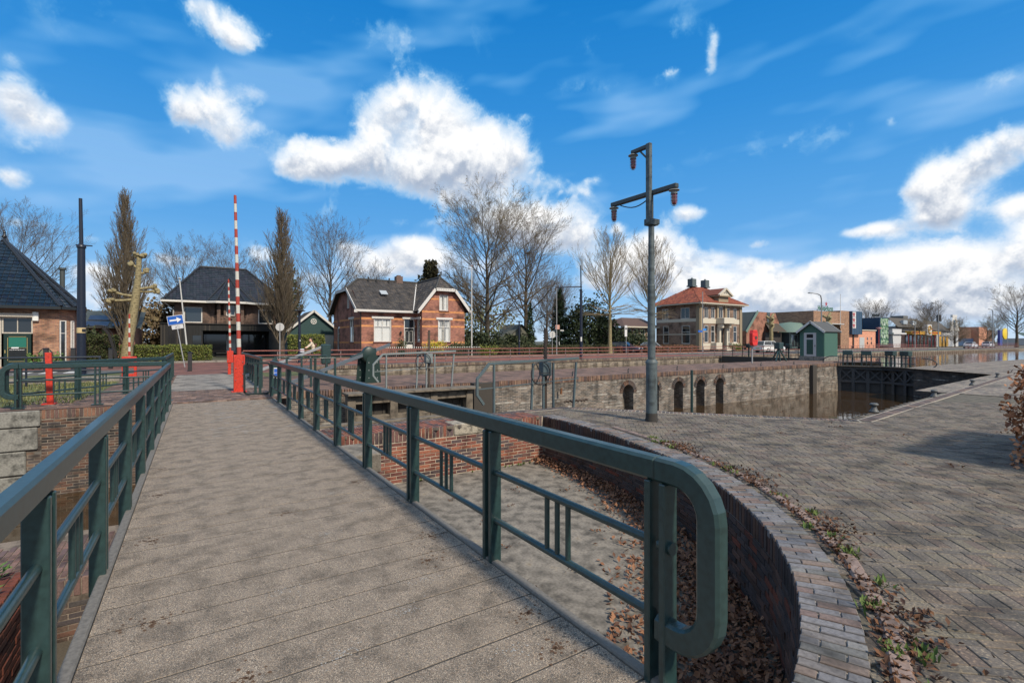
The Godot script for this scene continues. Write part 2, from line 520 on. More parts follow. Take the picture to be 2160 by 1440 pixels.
# ---------------------------------------------------------------- sky: air and clouds round the whole horizon
# each cloud lobe: azimuth (degrees right of -Z), height, half width, half height, weight
var lobes := [[20.8,24.5,4.6,2.8,1.10],[24.5,21.8,7.0,3.5,1.20],[30.5,20.3,4.4,2.5,1.10],[13.6,18.8,6.5,1.8,0.95],[21.8,19.0,7.5,1.9,1.10],[26.4,16.6,3.9,1.9,0.90],[8.4,17.9,2.2,1.4,0.80],[17.6,23.4,2.4,1.6,0.70],[1.5,22.2,3.2,2.0,0.85],[-0.7,21.1,1.6,1.3,0.75],[5.5,24.0,2.0,1.0,0.65],[2.5,19.9,1.7,1.3,0.65],[1.7,24.8,0.5,1.2,0.45],[-11.9,18.4,2.4,1.9,1.00],[-12.7,19.5,1.5,1.4,0.90],[-10.2,18.1,1.1,1.0,0.70],[-12.8,13.2,1.4,1.0,0.75],[-12.8,22.0,1.0,0.7,0.50],[2.7,29.0,2.5,1.5,0.55],[0.3,30.0,1.2,0.7,0.50],[3.6,27.9,1.1,0.8,0.50],[20.0,9.3,5.9,1.6,1.00],[14.4,10.0,1.7,1.0,0.90],[22.1,10.8,3.1,1.3,1.00],[16.6,8.4,3.0,1.0,0.80],[35.2,13.5,5.6,2.6,1.10],[38.8,11.9,3.1,2.0,1.10],[31.6,14.0,3.2,1.6,0.90],[37.1,17.7,2.2,1.1,0.70],[40.4,16.9,1.7,0.7,0.60],[41.7,17.9,1.0,0.5,0.50],[52.2,13.7,2.4,1.1,0.85],[44.7,12.6,0.9,0.7,0.60],[49.8,10.8,2.5,1.8,1.00],[47.0,9.3,3.1,1.6,0.80],[48.8,7.9,4.5,1.9,0.90],[42.0,7.0,4.8,1.8,0.70],[54.7,8.9,2.8,1.2,0.80],[51.8,6.7,3.9,1.7,0.90],[54.6,27.8,0.8,1.9,0.62],[54.9,28.7,0.5,1.6,0.50],[50.4,27.6,1.3,0.4,0.40],[70.3,19.5,0.5,0.5,0.50],[34.4,24.5,1.5,0.5,0.42],[76.9,14.9,2.2,1.8,1.10],[74.5,14.0,2.5,1.4,1.05],[78.3,15.8,1.6,1.3,1.00],[72.1,13.3,1.4,0.6,0.80],[73.9,11.5,2.1,1.8,1.15],[69.2,10.4,2.0,0.8,1.00],[78.3,10.9,1.2,0.8,0.95],[67.4,10.3,1.1,0.4,0.60],[57.5,5.4,5.0,1.5,0.90],[62.7,6.2,4.9,1.4,0.95],[65.9,6.4,2.7,1.2,0.90],[69.2,6.4,4.2,1.8,1.00],[73.6,6.4,3.8,1.7,1.05],[77.4,6.4,3.0,1.6,1.00],[61.4,3.6,8.0,1.7,0.90],[70.3,3.5,8.3,1.7,0.95],[77.2,3.7,4.5,1.8,1.00],[59.3,7.6,1.8,0.8,0.75],[58.4,8.1,1.2,0.7,0.80],[59.3,10.0,1.1,0.5,0.60],[56.1,6.5,1.7,0.7,0.70],[80.3,8.8,2.0,2.2,1.00],[81.3,3.6,3.4,2.2,1.00],[-1.6,7.8,1.9,0.9,0.70],[-7.8,6.2,1.6,0.9,0.75],[-7.8,9.0,1.4,0.6,0.55],[-11.7,9.7,1.7,0.5,0.45],[-5.2,5.2,2.0,0.9,0.60],[6.1,9.0,2.2,1.0,0.60],[10.7,6.6,3.8,1.2,0.60],[28.3,8.7,4.3,1.4,0.70],[20.2,13.3,6.1,0.7,0.42],[-10.0,15.8,3.1,0.8,0.42],[0.7,10.6,5.5,0.8,0.40],[6.1,14.5,6.8,1.0,0.40],[9.8,29.2,10.6,1.5,0.36],[15.6,32.0,10.2,1.5,0.40],[-4.2,26.9,7.5,1.8,0.34],[46.2,30.9,9.8,1.6,0.33],[42.0,27.1,12.4,1.1,0.30],[8.9,20.3,3.5,0.8,0.40],[6.1,21.2,2.5,0.7,0.40],[61.4,19.5,12.0,1.7,0.26],[77.2,21.0,2.4,0.8,0.33],[-7.5,4.2,6.4,1.7,0.50],[3.6,3.8,8.4,1.4,0.50],]
var lobe_cells := {}
var fine_noise := FastNoiseLite.new()
var soft_noise := FastNoiseLite.new()
func sky_color(az: float, el: float) -> Color:
	var s := clampf(el / 40.0, 0.0, 1.0)
	var c: Color
	if s < 0.08: c = Color(0.76, 0.83, 0.90).lerp(Color(0.60, 0.76, 0.90), s / 0.08)
	elif s < 0.3: c = Color(0.60, 0.76, 0.90).lerp(Color(0.36, 0.62, 0.85), (s - 0.08) / 0.22)
	elif s < 0.6: c = Color(0.36, 0.62, 0.85).lerp(Color(0.20, 0.525, 0.80), (s - 0.3) / 0.3)
	else: c = Color(0.20, 0.525, 0.80).lerp(Color(0.06, 0.43, 0.725), (s - 0.6) / 0.4)
	var a := deg_to_rad(az); var e := deg_to_rad(el)
	var d := V(sin(a) * cos(e), sin(e), -cos(a) * cos(e))
	var n := fine_noise.get_noise_3dv(d)
	var streak := soft_noise.get_noise_3d(d.x * 1.3 + d.y * 2.0, d.y * 5.0 - d.x * 1.2, d.z * 1.3)
	c = c.lerp(Color(0.70, 0.80, 0.93), clampf(streak * 0.95 + 0.06, 0.0, 0.46))
	var key := Vector2i(int(floor(az / 4.0)), int(floor(el / 4.0)))
	if not lobe_cells.has(key): return c
	var miss := 1.0; var hs := 0.0; var ws := 0.0
	for q in lobe_cells[key]:
		var dx: float = (az - q[0]); 
		if dx > 180.0: dx -= 360.0
		elif dx < -180.0: dx += 360.0
		dx /= q[2]
		var dy: float = (el - q[1]) / q[3]
		var r: float = dx * dx + dy * dy
		if r > 5.0: continue
		var g: float = q[4] * exp(-r * 0.75)
		miss *= 1.0 - minf(g, 0.98)
		hs += g * dy; ws += g
	if ws < 0.02: return c
	var cov := 1.0 - miss
	var f := cov * 1.08 + n * (0.95 - 0.5 * cov)
	var e2 := e + 0.026
	var n2 := fine_noise.get_noise_3d(sin(a) * cos(e2), sin(e2), -cos(a) * cos(e2))
	var al := smoothstep(0.36, 0.76, f) * clampf(ws * 2.0, 0.0, 1.0)
	var body := smoothstep(0.5, 1.05, f)
	var h := hs / ws * 0.9 + (n - n2) * 1.5 + 0.1
	var lit := smoothstep(-0.95, 0.55, h)
	var cl := Color(0.60, 0.65, 0.73).lerp(Color(0.95, 0.95, 0.95), lit)
	cl = Color(0.80, 0.85, 0.92).lerp(cl, body)
	return c.lerp(cl, al * (0.72 + 0.28 * body))
func make_sky() -> ImageTexture:
	fine_noise.noise_type = FastNoiseLite.TYPE_SIMPLEX_SMOOTH
	fine_noise.seed = 21; fine_noise.frequency = 7.0; fine_noise.fractal_octaves = 7; fine_noise.fractal_gain = 0.56
	fine_noise.domain_warp_enabled = true; fine_noise.domain_warp_amplitude = 0.05; fine_noise.domain_warp_frequency = 8.0
	soft_noise.noise_type = FastNoiseLite.TYPE_SIMPLEX_SMOOTH
	soft_noise.seed = 5; soft_noise.frequency = 1.6; soft_noise.fractal_octaves = 4
	var r := RandomNumberGenerator.new()
	r.seed = 77
	var a := 92.0
	while a < 338.0:          # clouds out of view, made denser than those in view to lift ambient light
		lobes.append([a, r.randf_range(4, 9), r.randf_range(5, 9), r.randf_range(1.5, 2.6), r.randf_range(0.8, 1.1)])
		if r.randf() < 0.8:
			var e := r.randf_range(12, 34)
			for k in 4: lobes.append([a + r.randf_range(-6, 6), e + r.randf_range(-2, 2.5), r.randf_range(3, 6), r.randf_range(1.6, 3.4), r.randf_range(0.7, 1.1)])
		if r.randf() < 0.5: lobes.append([a, r.randf_range(34, 66), r.randf_range(12, 22), r.randf_range(4, 8), r.randf_range(0.6, 1.0)])
		a += 6.0
	for k in 16: lobes.append([r.randf_range(-25, 95), r.randf_range(44, 78), r.randf_range(12, 24), r.randf_range(4, 8), r.randf_range(0.6, 1.0)])  # more unseen clouds added overhead to whiten the fill light
	for q in lobes:
		if q[0] > 180.0: q[0] -= 360.0
		for x in range(int(floor((q[0] - 2.3 * q[2]) / 4.0)), int(floor((q[0] + 2.3 * q[2]) / 4.0)) + 1):
			for y in range(int(floor((q[1] - 2.3 * q[3]) / 4.0)), int(floor((q[1] + 2.3 * q[3]) / 4.0)) + 1):
				var xx := x
				if xx < -45: xx += 90
				elif xx >= 45: xx -= 90
				var key := Vector2i(xx, y)
				if not lobe_cells.has(key): lobe_cells[key] = []
				lobe_cells[key].append(q)
	var im := Image.create(1024, 512, false, Image.FORMAT_RGB8)
	im.fill(Color(0.42, 0.42, 0.40))
	for y in 256:
		var el := 90.0 - (y + 0.5) * 180.0 / 512.0
		for x in 1024:
			var az := (x + 0.5) * 360.0 / 1024.0
			im.set_pixel(x, y, sky_color(az - 360.0 if az > 180.0 else az, el))
	im.resize(4096, 2048, Image.INTERPOLATE_CUBIC)
	var w := 1160
	var hi := Image.create(w, 460, false, Image.FORMAT_RGB8)
	for y in 460:
		var el := (460 - y - 0.5) * 180.0 / 2048.0
		for x in w:
			hi.set_pixel(x, y, sky_color(-17.0 + (x + 0.5) * 360.0 / 4096.0, el))
	var x0 := int(round(-17.0 * 4096.0 / 360.0))
	im.blit_rect(hi, Rect2i(-x0, 0, w + x0, 460), Vector2i(0, 1024 - 460))
	im.blit_rect(hi, Rect2i(0, 0, -x0, 460), Vector2i(4096 + x0, 1024 - 460))
	return ImageTexture.create_from_image(im)
# ---------------------------------------------------------------- ground, water, roads, pavings
const LOW := -1.95      # water below the lock
const HIGH := -0.40     # water above it
var clink := [lin(146, 134, 122), lin(138, 128, 117), lin(152, 136, 120), lin(132, 123, 115), lin(156, 144, 128), lin(138, 121, 110), lin(147, 137, 121), lin(128, 119, 111)]
var redb := [lin(146, 90, 74), lin(130, 82, 72), lin(110, 80, 74), lin(98, 82, 82), lin(156, 98, 76), lin(118, 74, 64), lin(104, 86, 86)]
var darkb := [lin(104, 84, 72), lin(92, 78, 72), lin(120, 92, 74), lin(84, 76, 74), lin(110, 80, 66), lin(76, 70, 68)]
var darkbrick := [lin(88, 66, 58), lin(74, 62, 60), lin(96, 70, 58), lin(66, 58, 58), lin(84, 58, 50)]

func sheet(called: String, pl: Array, y: float, m: Material) -> MeshInstance3D:
	var b := MB.new()
	var pk := PackedVector2Array(pl)
	var tr := Geometry2D.triangulate_polygon(pk)
	for k in range(0, tr.size(), 3):
		var p := [pk[tr[k]], pk[tr[k + 1]], pk[tr[k + 2]]]
		if (p[1] - p[0]).cross(p[2] - p[0]) > 0: p.reverse()
		b.poly([V(p[0].x, y, p[0].y), V(p[1].x, y, p[1].y), V(p[2].x, y, p[2].y)])
	return struct(called, b, m)
func rect(x0: float, z0: float, x1: float, z1: float) -> Array:
	return [Vector2(x0, z0), Vector2(x1, z0), Vector2(x1, z1), Vector2(x0, z1)]

# inner and outer line of the coping round the pit
var cope_in := [Vector2(6.34, -8.62), Vector2(6.33, -8.0), Vector2(6.26, -7.28), Vector2(6.08, -6.3), Vector2(5.82, -5.37), Vector2(5.48, -4.35), Vector2(4.89, -3.30), Vector2(4.22, -2.46), Vector2(3.74, -2.02), Vector2(3.38, -1.75), Vector2(2.95, -1.50), Vector2(2.63, -1.35), Vector2(2.2, -1.18), Vector2(1.82, -1.06)]
func smooth_line(p: Array, step: float) -> Array:      # even points along a Catmull-Rom curve
	var cv := Curve2D.new()
	for k in p.size():
		var a: Vector2 = p[maxi(k - 1, 0)]; var z: Vector2 = p[mini(k + 1, p.size() - 1)]
		var h := (z - a) / 6.0
		cv.add_point(p[k], -h, h)
	var out := []
	var l := cv.get_baked_length()
	var d := 0.0
	while d < l:
		out.append(cv.sample_baked(d, true))
		d += step
	return out

func build_setting() -> void:
	var earth := M("earth", Color(0.085, 0.085, 0.045), 0.95, {"grain": 2.5, "blotch": 19.0})
	var lawn := M("lawn", Color(0.12, 0.135, 0.045), 0.95, {"grain": 0.7, "blotch": 3.7})
	var asphalt := M("asphalt", Color(0.13, 0.125, 0.12), 0.9, {"grain": 1.1, "blotch": 6.0})
	var red_asphalt := M("red_asphalt", Color(0.225, 0.095, 0.07), 0.9, {"grain": 1.3, "blotch": 7.0})
	var concrete := M("concrete", Color(0.30, 0.27, 0.235), 0.9, {"grain": 1.2, "blotch": 3.1})
	var brown_paving := brick_mat("brown_paving", [lin(118, 88, 76), lin(128, 98, 82), lin(104, 82, 74), lin(136, 104, 90)], lin(92, 80, 68), 0.21, 0.075, 31, {"blotch": 4.0, "bump": 0.3})
	var far_paving := brick_mat("far_paving", clink, lin(84, 78, 70), 0.2, 0.08, 32, {"blotch": 5.0, "bump": 0.3})
	var sand := M("joint_sand", Color(0.15, 0.13, 0.095), 0.95, {"grain": 0.25, "blotch": 0.9})
	# far land to the horizon, in one sheet, and the land on this side of the main water
	sheet("ground", rect(-900, -1500, 1600, -30.6), 0.0, earth)
	sheet("land", [Vector2(-300, -15.2), Vector2(-300, -30.6), Vector2(5.6, -30.6), Vector2(5.6, -23.2), Vector2(6.4, -22.0), Vector2(8.0, -21.8), Vector2(46.5, -21.8), Vector2(46.5, -17.2), Vector2(25.0, -17.15), Vector2(9.2, -16.5), Vector2(9.1, -16.4), Vector2(2.3, -16.4), Vector2(2.3, -15.2)], 0.02, brown_paving)
	sheet("lawn", rect(-60, -24.2, -2.45, -16.15), 0.028, lawn)
	var gb := MB.new()
	var gs := []
	for c in [Color(0.13, 0.15, 0.05), Color(0.18, 0.19, 0.07), Color(0.10, 0.12, 0.04), Color(0.2, 0.18, 0.08)]: gs.append(leaf_shape(0.10, 0.012, c))
	for k in 9000: gb.add(pick(gs), Transform3D(Basis.from_euler(V(rnd(-1.4, -0.5), rnd(0, TAU), 0)), V(rnd(-12, -2.5), 0.02, rnd(-24.1, -16.2))))
	var go := struct("grass", gb, M("weed", Color(1, 1, 1), 0.8, {"vcol": true, "back": Color(0.3, 0.35, 0.1)}))
	go.set_meta("kind", "stuff")
	sheet("verge", rect(-60, -30.4, -2.9, -25.0), 0.026, lawn)
	sheet("lawn_strip", rect(2.6, -29.4, 5.4, -24.0), 0.028, lawn)
	sheet("path", rect(-0.72, -27.2, 1.86, -18.5), 0.03, concrete)
	sheet("cycle_road", rect(-70, -43.2, 48, -34.4), 0.008, red_asphalt)
	sheet("road", rect(-70, -34.4, 48, -30.7), 0.006, asphalt)
	sheet("crossing", rect(-2.6, -34.4, 5.0, -27.2), 0.032, red_asphalt)
	sheet("far_road", rect(48, -42.5, 700, -33.6), 0.008, asphalt)
	sheet("far_pavement", rect(48, -47.6, 260, -42.7), 0.02, brown_paving)
	sheet("grass_bank", rect(62, -33.4, 700, -30.7), 0.02, lawn)
	var kerb := MB.new()
	kerb.box(V(-11, 0.06, -43.4), V(118, 0.16, 0.2)); kerb.box(V(374, 0.06, -42.6), V(652, 0.16, 0.2))
	struct("kerb", kerb, concrete)
	sheet("pavement", rect(-70, -47.0, 48, -43.5), 0.05, brown_paving)
	var mark := MB.new()
	for k in 5: mark.box(V(-8.9 + k * 0.9, 0.011, -33.2), V(0.45, 0.004, 1.6))
	struct("road_marking", mark, M("road_paint", Color(0.62, 0.62, 0.6), 0.7, {"grain": 0.6}))
	# stone edge between the lawn and the road
	var edge := MB.new()
	edge.box(V(-31, 0.07, -24.6), V(57, 0.32, 0.34))
	single("stone_edging", "low grey stone edging between the lawn and the asphalt road", "edging", edge, concrete)
	# quay on the camera's side
	var out_line := []
	var inl := smooth_line(cope_in, 0.1)
	for k in inl.size():
		var a: Vector2 = inl[maxi(k - 1, 0)]; var z: Vector2 = inl[mini(k + 1, inl.size() - 1)]
		var nrm := (z - a).normalized()
		out_line.append(inl[k] + Vector2(nrm.y, -nrm.x) * 0.31)
	var quay := [Vector2(1.78, -0.76), Vector2(1.78, 30), Vector2(300, 30), Vector2(300, -12.5), Vector2(39.4, -12.5), Vector2(36.4, -11.9), Vector2(33.2, -7.25), Vector2(11.38, -4.82), Vector2(7.74, -9.64), Vector2(1.9, -9.64), Vector2(1.9, -8.62)]
	for p in out_line: quay.append(p)
	sheet("quay", quay, -0.066, sand)
	sheet("quay_paving", [Vector2(20, -6.5), Vector2(33.0, -7.6), Vector2(36.4, -12.2), Vector2(39.4, -12.6), Vector2(300, -12.6), Vector2(300, 30), Vector2(20, 30)], -0.052, far_paving)
	# the two waters
	var water_mat := M("canal_water", Color(0.050, 0.030, 0.014), 0.05, {"spec": 0.55})
	water_mat.normal_enabled = true
	water_mat.normal_texture = noise_tex("ripple", FastNoiseLite.TYPE_SIMPLEX_SMOOTH, 0.012, 4, [], 512, 14)
	(water_mat.normal_texture as NoiseTexture2D).as_normal_map = true
	(water_mat.normal_texture as NoiseTexture2D).bump_strength = 1.6
	water_mat.normal_scale = 0.22
	water_mat.uv1_triplanar = true; water_mat.uv1_world_triplanar = true
	water_mat.uv1_scale = V(0.22, 0.22, 0.22)
	sheet("water", rect(-120, -17.4, 39.2, -1.0), LOW, water_mat)
	sheet("upper_water", [Vector2(5.4, -30.5), Vector2(700, -30.5), Vector2(700, -12.3), Vector2(39.3, -12.3), Vector2(39.3, -17.3), Vector2(46.6, -17.3), Vector2(46.6, -21.7), Vector2(5.4, -21.7)], HIGH, water_mat)
	# paving bricks of the quay, laid in upright and lengthwise rows
	var r := V(0.74, 0, 0.673)           # along the rows
	var q := V(0.673, 0, -0.74)          # across the rows, away from the camera
	var flat_at := []; var stand_at := []
	var pl := PackedVector2Array(quay)
	var row := -30
	var off := -3.6
	var cyc := 0
	while off < 15.0:
		var deep := 0.176 if cyc % 3 == 0 else 0.0634
		var s := -9.0 + (0.1 if cyc % 2 else 0.0)
		var stepw := 0.088 if cyc % 3 == 0 else 0.1815
		while s < 22.0:
			var c := r * (s + stepw * 0.5) + q * (off + deep * 0.5)
			var d := c.x * 0.5404 - c.z * 0.8414
			var cx := c.x * 0.8414 + c.z * 0.5404
			if d > 1.2 and d < 17.0 and cx < d * 1.25 + 1.0 and c.x < 20.2 and Geometry2D.is_point_in_polygon(Vector2(c.x, c.z), pl) and c.z > -9.4:
				# keep clear of the coping line
				var tr := Transform3D(Basis(r if cyc % 3 else q, Vector3.UP, (-q) if cyc % 3 else r).rotated(Vector3.UP, rnd(-0.012, 0.012)).rotated(r, rnd(-0.012, 0.012)), V(c.x, -0.0775 + rnd(-0.003, 0.003) + 0.006 * sin(c.x * 1.3 + 0.7) * sin(c.z * 1.1), c.z))
				if cyc % 3 == 0: stand_at.append(tr)
				else: flat_at.append(tr)
			s += stepw + 0.004
		off += deep + 0.006
		cyc += 1
	var lichen := noise_tex("lichen", FastNoiseLite.TYPE_SIMPLEX_SMOOTH, 0.045, 5, [grey(0.42), grey(0.55), grey(0.62), grey(0.66), grey(0.70), Color(0.80, 0.78, 0.73), Color(1.0, 0.98, 0.92), Color(1.0, 1.0, 0.95)], 512, 40)
	var pm := M("clinker", Color(1.0, 1.0, 1.0), 0.88, {"grain": 0.55, "tex": lichen, "blotch": 2.6, "vcol": true, "bump": 0.25})
	var paving := thing("brick_paving", "weathered grey clinker paving of the quay", "paving")
	paving.set_meta("kind", "structure")
	lay(paving, "brick", stand_at, toned(V(0.176, 0.05, 0.088), 0.004, clink.map(func(c): return c * 1.25)), pm, 170)
	lay(paving, "brick", flat_at, toned(V(0.18, 0.05, 0.0625), 0.004, clink.map(func(c): return c * 1.25)), pm, 130)
# ---------------------------------------------------------------- bridge, its railings and barriers
func green() -> Material:
	return M("green_paint", Color(0.024, 0.054, 0.053), 0.36, {"grain": 0.9, "coat": 0.25})
# Steel railing from a to b (points on the ground): panels with end posts standing side by side, two tubes, three short bars per panel, rounded ends.
func railing(label: String, a: Vector3, b: Vector3, panels: int, loop_a := false, loop_b := false, group := "", top := 1.04, plates := false) -> Node3D:
	var t := thing("railing", label, "railing", a, 0.0, group)
	var m := green()
	var d := b - a
	var l := V(d.x, 0, d.z).length()
	var u := d / l
	var side := Vector3.UP.cross(u).normalized()
	var bs := Basis(side, Vector3.UP, u)          # z along the rail
	var rail := MB.new()
	rail.bbox(u * l * 0.5 + V(0, top - 0.055, 0), V(0.078, 0.11, l), 0.014, bs)
	obj("top_rail", rail, m, t)
	for e in 2:
		if (e == 0 and loop_a) or (e == 1 and loop_b):
			var base := Vector3.ZERO if e == 0 else u * l
			var w := -u if e == 0 else u
			var pts := []
			var r := 0.17
			pts.append(base + V(0, top - 0.055, 0))
			for k in 7:
				var an := PI * 0.5 * k / 6.0
				pts.append(base + w * (0.10 + sin(an) * r) + V(0, top - 0.055 - r + cos(an) * r, 0))
			for k in 7:
				var an := PI * 0.5 * k / 6.0
				pts.append(base + w * (0.10 + cos(an) * r) + V(0, 0.26 + r - sin(an) * r, 0))
			pts.append(base + V(0, 0.26, 0))
			var lb := MB.new()
			lb.sweep(pts, side, 0.039, 0.055, 0.013)
			obj("end_loop", lb, m, t)
			for y in [0.64, 0.30]:
				var bo := MB.new()
				bo.tube([base + V(0, y, 0), base + w * 0.075 + V(0, y, 0)], [0.03, 0.03], 10)
				obj("bolt", bo, m, t)
	for k in panels + 1:
		for s in [-1.0, 1.0]:
			if (k == 0 and s < 0) or (k == panels and s > 0): 
				if not ((k == 0 and loop_a) or (k == panels and loop_b)): continue
			var pb := MB.new()
			var at: Vector3 = d * k / panels + u * 0.043 * s
			pb.bbox(at + V(0, (top - 0.11) * 0.5 - 0.06, 0), V(0.09, top - 0.112 + 0.12, 0.035), 0.005, bs)
			obj("post", pb, m, t)
		if a.z > -15.4: continue
		var foot := MB.new()
		foot.bbox(d * k / panels + V(0, 0.006, 0), V(0.17, 0.014, 0.24), 0.003, bs)
		obj("foot_plate", foot, m, t)
	for k in panels:
		var p0: Vector3 = d * k / panels + u * 0.06; var p1: Vector3 = d * (k + 1) / panels - u * 0.06
		for y in [0.64, 0.30]:
			var tb := MB.new()
			tb.tube([p0 + V(0, y, 0), p1 + V(0, y, 0)], [0.022, 0.022], 10, false)
			obj("tube", tb, m, t)
		for q in [-1, 0, 1]:
			var sb := MB.new()
			var c: Vector3 = (p0 + p1) * 0.5 + u * 0.1 * q
			if plates: sb.bar(c + V(0, 0.31, 0), c + V(0, 0.63, 0), 0.055, 0.016, u)
			else: sb.tube([c + V(0, 0.305, 0), c + V(0, 0.635, 0)], [0.016, 0.016], 8, false)
			obj("baluster", sb, m, t)
	return t
func rebase(t: Node3D, base: Vector3) -> void:
	for ch in t.get_children(): ch.position -= base
	t.position += base
func stain(b: MB, x: float, y: float, z: float, r: float, sx := 1.0, sz := 1.0) -> void:     # flat ragged patch
	var k := 11
	var p := []
	for s in k:
		var an := -TAU * s / k
		p.append(V(x + cos(an) * r * rnd(0.5, 1.0) * sx, y, z + sin(an) * r * rnd(0.5, 1.0) * sz))
	for s in k: b.poly([V(x, y, z), p[s], p[(s + 1) % k]], Vector3.UP)

func build_bridge() -> void:
	var pebble := noise_tex("pebble", FastNoiseLite.TYPE_CELLULAR, 0.16, 1, [grey(0.24), Color(0.56, 0.49, 0.42), Color(0.42, 0.40, 0.38), Color(0.72, 0.64, 0.55), Color(0.5, 0.46, 0.42), grey(0.3), Color(0.84, 0.79, 0.72), Color(0.46, 0.42, 0.38), Color(0.62, 0.58, 0.54)], 1024, 8)
	var dirt := noise_tex("deck_dirt", FastNoiseLite.TYPE_SIMPLEX_SMOOTH, 0.011, 5, [grey(0.72), grey(0.86), grey(0.96), grey(1.0), grey(1.0)], 512, 44)
	var dm := M("exposed_aggregate", Color(0.97, 0.935, 0.89), 0.9, {"grain": 0.52, "tex": pebble, "blotch": 1.5, "btex": dirt, "bump": 0.4})
	var deck := thing("bridge_deck", "narrow footbridge deck of tan exposed-aggregate planks", "bridge", V(0.64, 0, -6))
	var steel := M("deck_steel", Color(0.17, 0.155, 0.135), 0.8, {"grain": 0.5})
	var pk := MB.new()
	pk.box(V(0, -0.125, 0.25), V(2.2, 0.04, 18.2))  # unseen plate added below the planks to darken their joints
	obj("under_plate", pk, M("added_plate_grey", Color(0.16, 0.15, 0.14), 0.8), deck)
	var z := 3.4
	while z > -14.9:
		var w: float = pick([0.29, 0.30, 0.31, 0.335])
		var p := MB.new()
		p.bbox(V(0, -0.05 + rnd(-0.0015, 0.0015), z - w * 0.5 + 6.0), V(2.24, 0.1, w - 0.012), 0.0015)
		obj("plank", p, dm, deck)
		var js := MB.new()
		js.box(V(0, -0.0325, z - w + 6.0), V(2.22, 0.06, 0.011))
		obj("joint_strip", js, M("bitumen", Color(0.05, 0.047, 0.043), 0.9, {"grain": 0.1}), deck)
		z -= w
	for s in [-1, 1]:
		var e := MB.new()
		e.bbox(V(s * 1.155, -0.06, 0.25), V(0.062, 0.15, 18.3), 0.008)
		obj("edge_strip", e, steel, deck)
		var g := MB.new()
		g.box(V(s * 0.95, -0.28, 0.25), V(0.16, 0.34, 18.3)); g.box(V(s * 0.95, -0.46, 0.25), V(0.3, 0.02, 18.3))
		obj("girder", g, green(), deck)
	# marks on the deck: droppings, lime and rust
	var wb := MB.new()
	for q in [[0.62, -2.55], [1.05, -2.75], [1.25, -3.05], [0.45, -3.4], [0.9, -4.2], [1.3, -4.6], [1.2, -5.3], [1.35, -2.1], [0.2, -2.3], [1.0, -1.7], [1.3, -7.4], [1.1, -8.8], [1.3, -10.8], [0.9, -11.4], [1.2, -12.0], [1.4, -12.6], [0.8, -13.2]]:
		for k in 60:
			var an := rnd(0, TAU); var rr := absf(rng.randfn(0, 0.06))
			stain(wb, q[0] + cos(an) * rr * 1.6, 0.0035, q[1] + sin(an) * rr, rnd(0.002, 0.006))
	for k in 130: stain(wb, rnd(0.2, 1.7), 0.0035, rnd(-14.8, -9.5), rnd(0.01, 0.05), rnd(1.5, 4.0), 0.5)
	var wo := obj("bird_droppings", wb, M("droppings", Color(0.44, 0.43, 0.41), 0.9, {"grain": 0.2}), deck)
	wo.position = V(-0.64, 0, 6); wo.set_meta("kind", "stuff")
	var rb := MB.new()
	for q in [[1.55, -2.0], [1.62, -2.35], [1.4, -3.3], [1.6, -3.7], [0.2, -2.6], [-0.3, -4.8], [-0.32, -6.2], [-0.36, -7.4], [1.5, -5.6], [0.7, -4.9], [-0.2, -3.4]]:
		for k in 40:
			var an := rnd(0, TAU); var rr := absf(rng.randfn(0, 0.09))
			stain(rb, q[0] + cos(an) * rr, 0.003, q[1] + sin(an) * rr * 0.7, rnd(0.004, 0.013))
	var ro := obj("leaf_stains", rb, M("leaf_stain", Color(0.10, 0.055, 0.03), 0.9), deck)
	ro.position = V(-0.64, 0, 6); ro.set_meta("kind", "stuff")
	var db := MB.new()
	for k in 3000:        # black grime with a ragged edge beside the kerb strips
		var zz := rnd(-14.6, -0.8)
		var patch := 0.5 + 0.5 * sin(zz * 2.3 + 1.0) * sin(zz * 0.9)
		var off := absf(rng.randfn(0, 0.10 + 0.13 * patch))
		if rng.randf() < 0.22: stain(db, -0.46 + off * 0.6, 0.0025, zz, rnd(0.003, 0.007))
		else: stain(db, 1.74 - off, 0.0025, zz, rnd(0.003, 0.009))
	var do := obj("grime", db, M("grime", Color(0.085, 0.078, 0.068), 0.95), deck)
	do.position = V(-0.64, 0, 6); do.set_meta("kind", "stuff")
	# brick bands and landing beyond the deck
	var land := thing("brick_landing", "worn dark brick paving between the bridge deck and the concrete path", "paving", V(0.6, 0.03, -16.7))
	land.set_meta("kind", "structure")
	var at := []
	var zz := -14.98
	var rowk := 0
	while zz > -18.4:
		var stand := rowk % 9 == 0 or rowk % 9 == 1
		var x := -3.4 if zz < -15.5 else -0.55
		x += 0.1 * (rowk % 2)
		while x < 2.2:
			at.append(Transform3D(Basis(V(0.5, 0, 0), Vector3.UP, V(0, 0, 1.45)) if stand else Basis().rotated(Vector3.UP, rnd(-0.01, 0.01)), V(x, 0.008 + rnd(-0.002, 0.002), zz - (0.05 if stand else 0.035))))
			x += 0.108 if stand else 0.214
		zz -= 0.108 if stand else 0.074
		rowk += 1
	var bm := M("old_brick", Color(1, 1, 1), 0.9, {"grain": 0.5, "blotch": 1.7, "vcol": true, "bump": 0.2})
	lay(land, "brick", at, toned(V(0.206, 0.05, 0.068), 0.005, [lin(118, 96, 86), lin(104, 88, 82), lin(134, 108, 96), lin(96, 84, 82), lin(146, 124, 112)]), bm, 300)
	# railings
	railing("dark green railing with a rounded end, above the concrete pit", V(1.80, 0, -1.54), V(1.80, 0, -15.35), 9, true, false)
	railing("dark green railing along the deck edge above the brick planter", V(-0.55, 0, 0.2), V(-0.55, 0, -14.8), 10, false, false)
	railing("dark green railing along the brick canal wall, with a rounded end beside a red post", V(-3.42, 0.03, -15.62), V(-0.62, 0.03, -15.62), 2, true, false, "", 1.02)
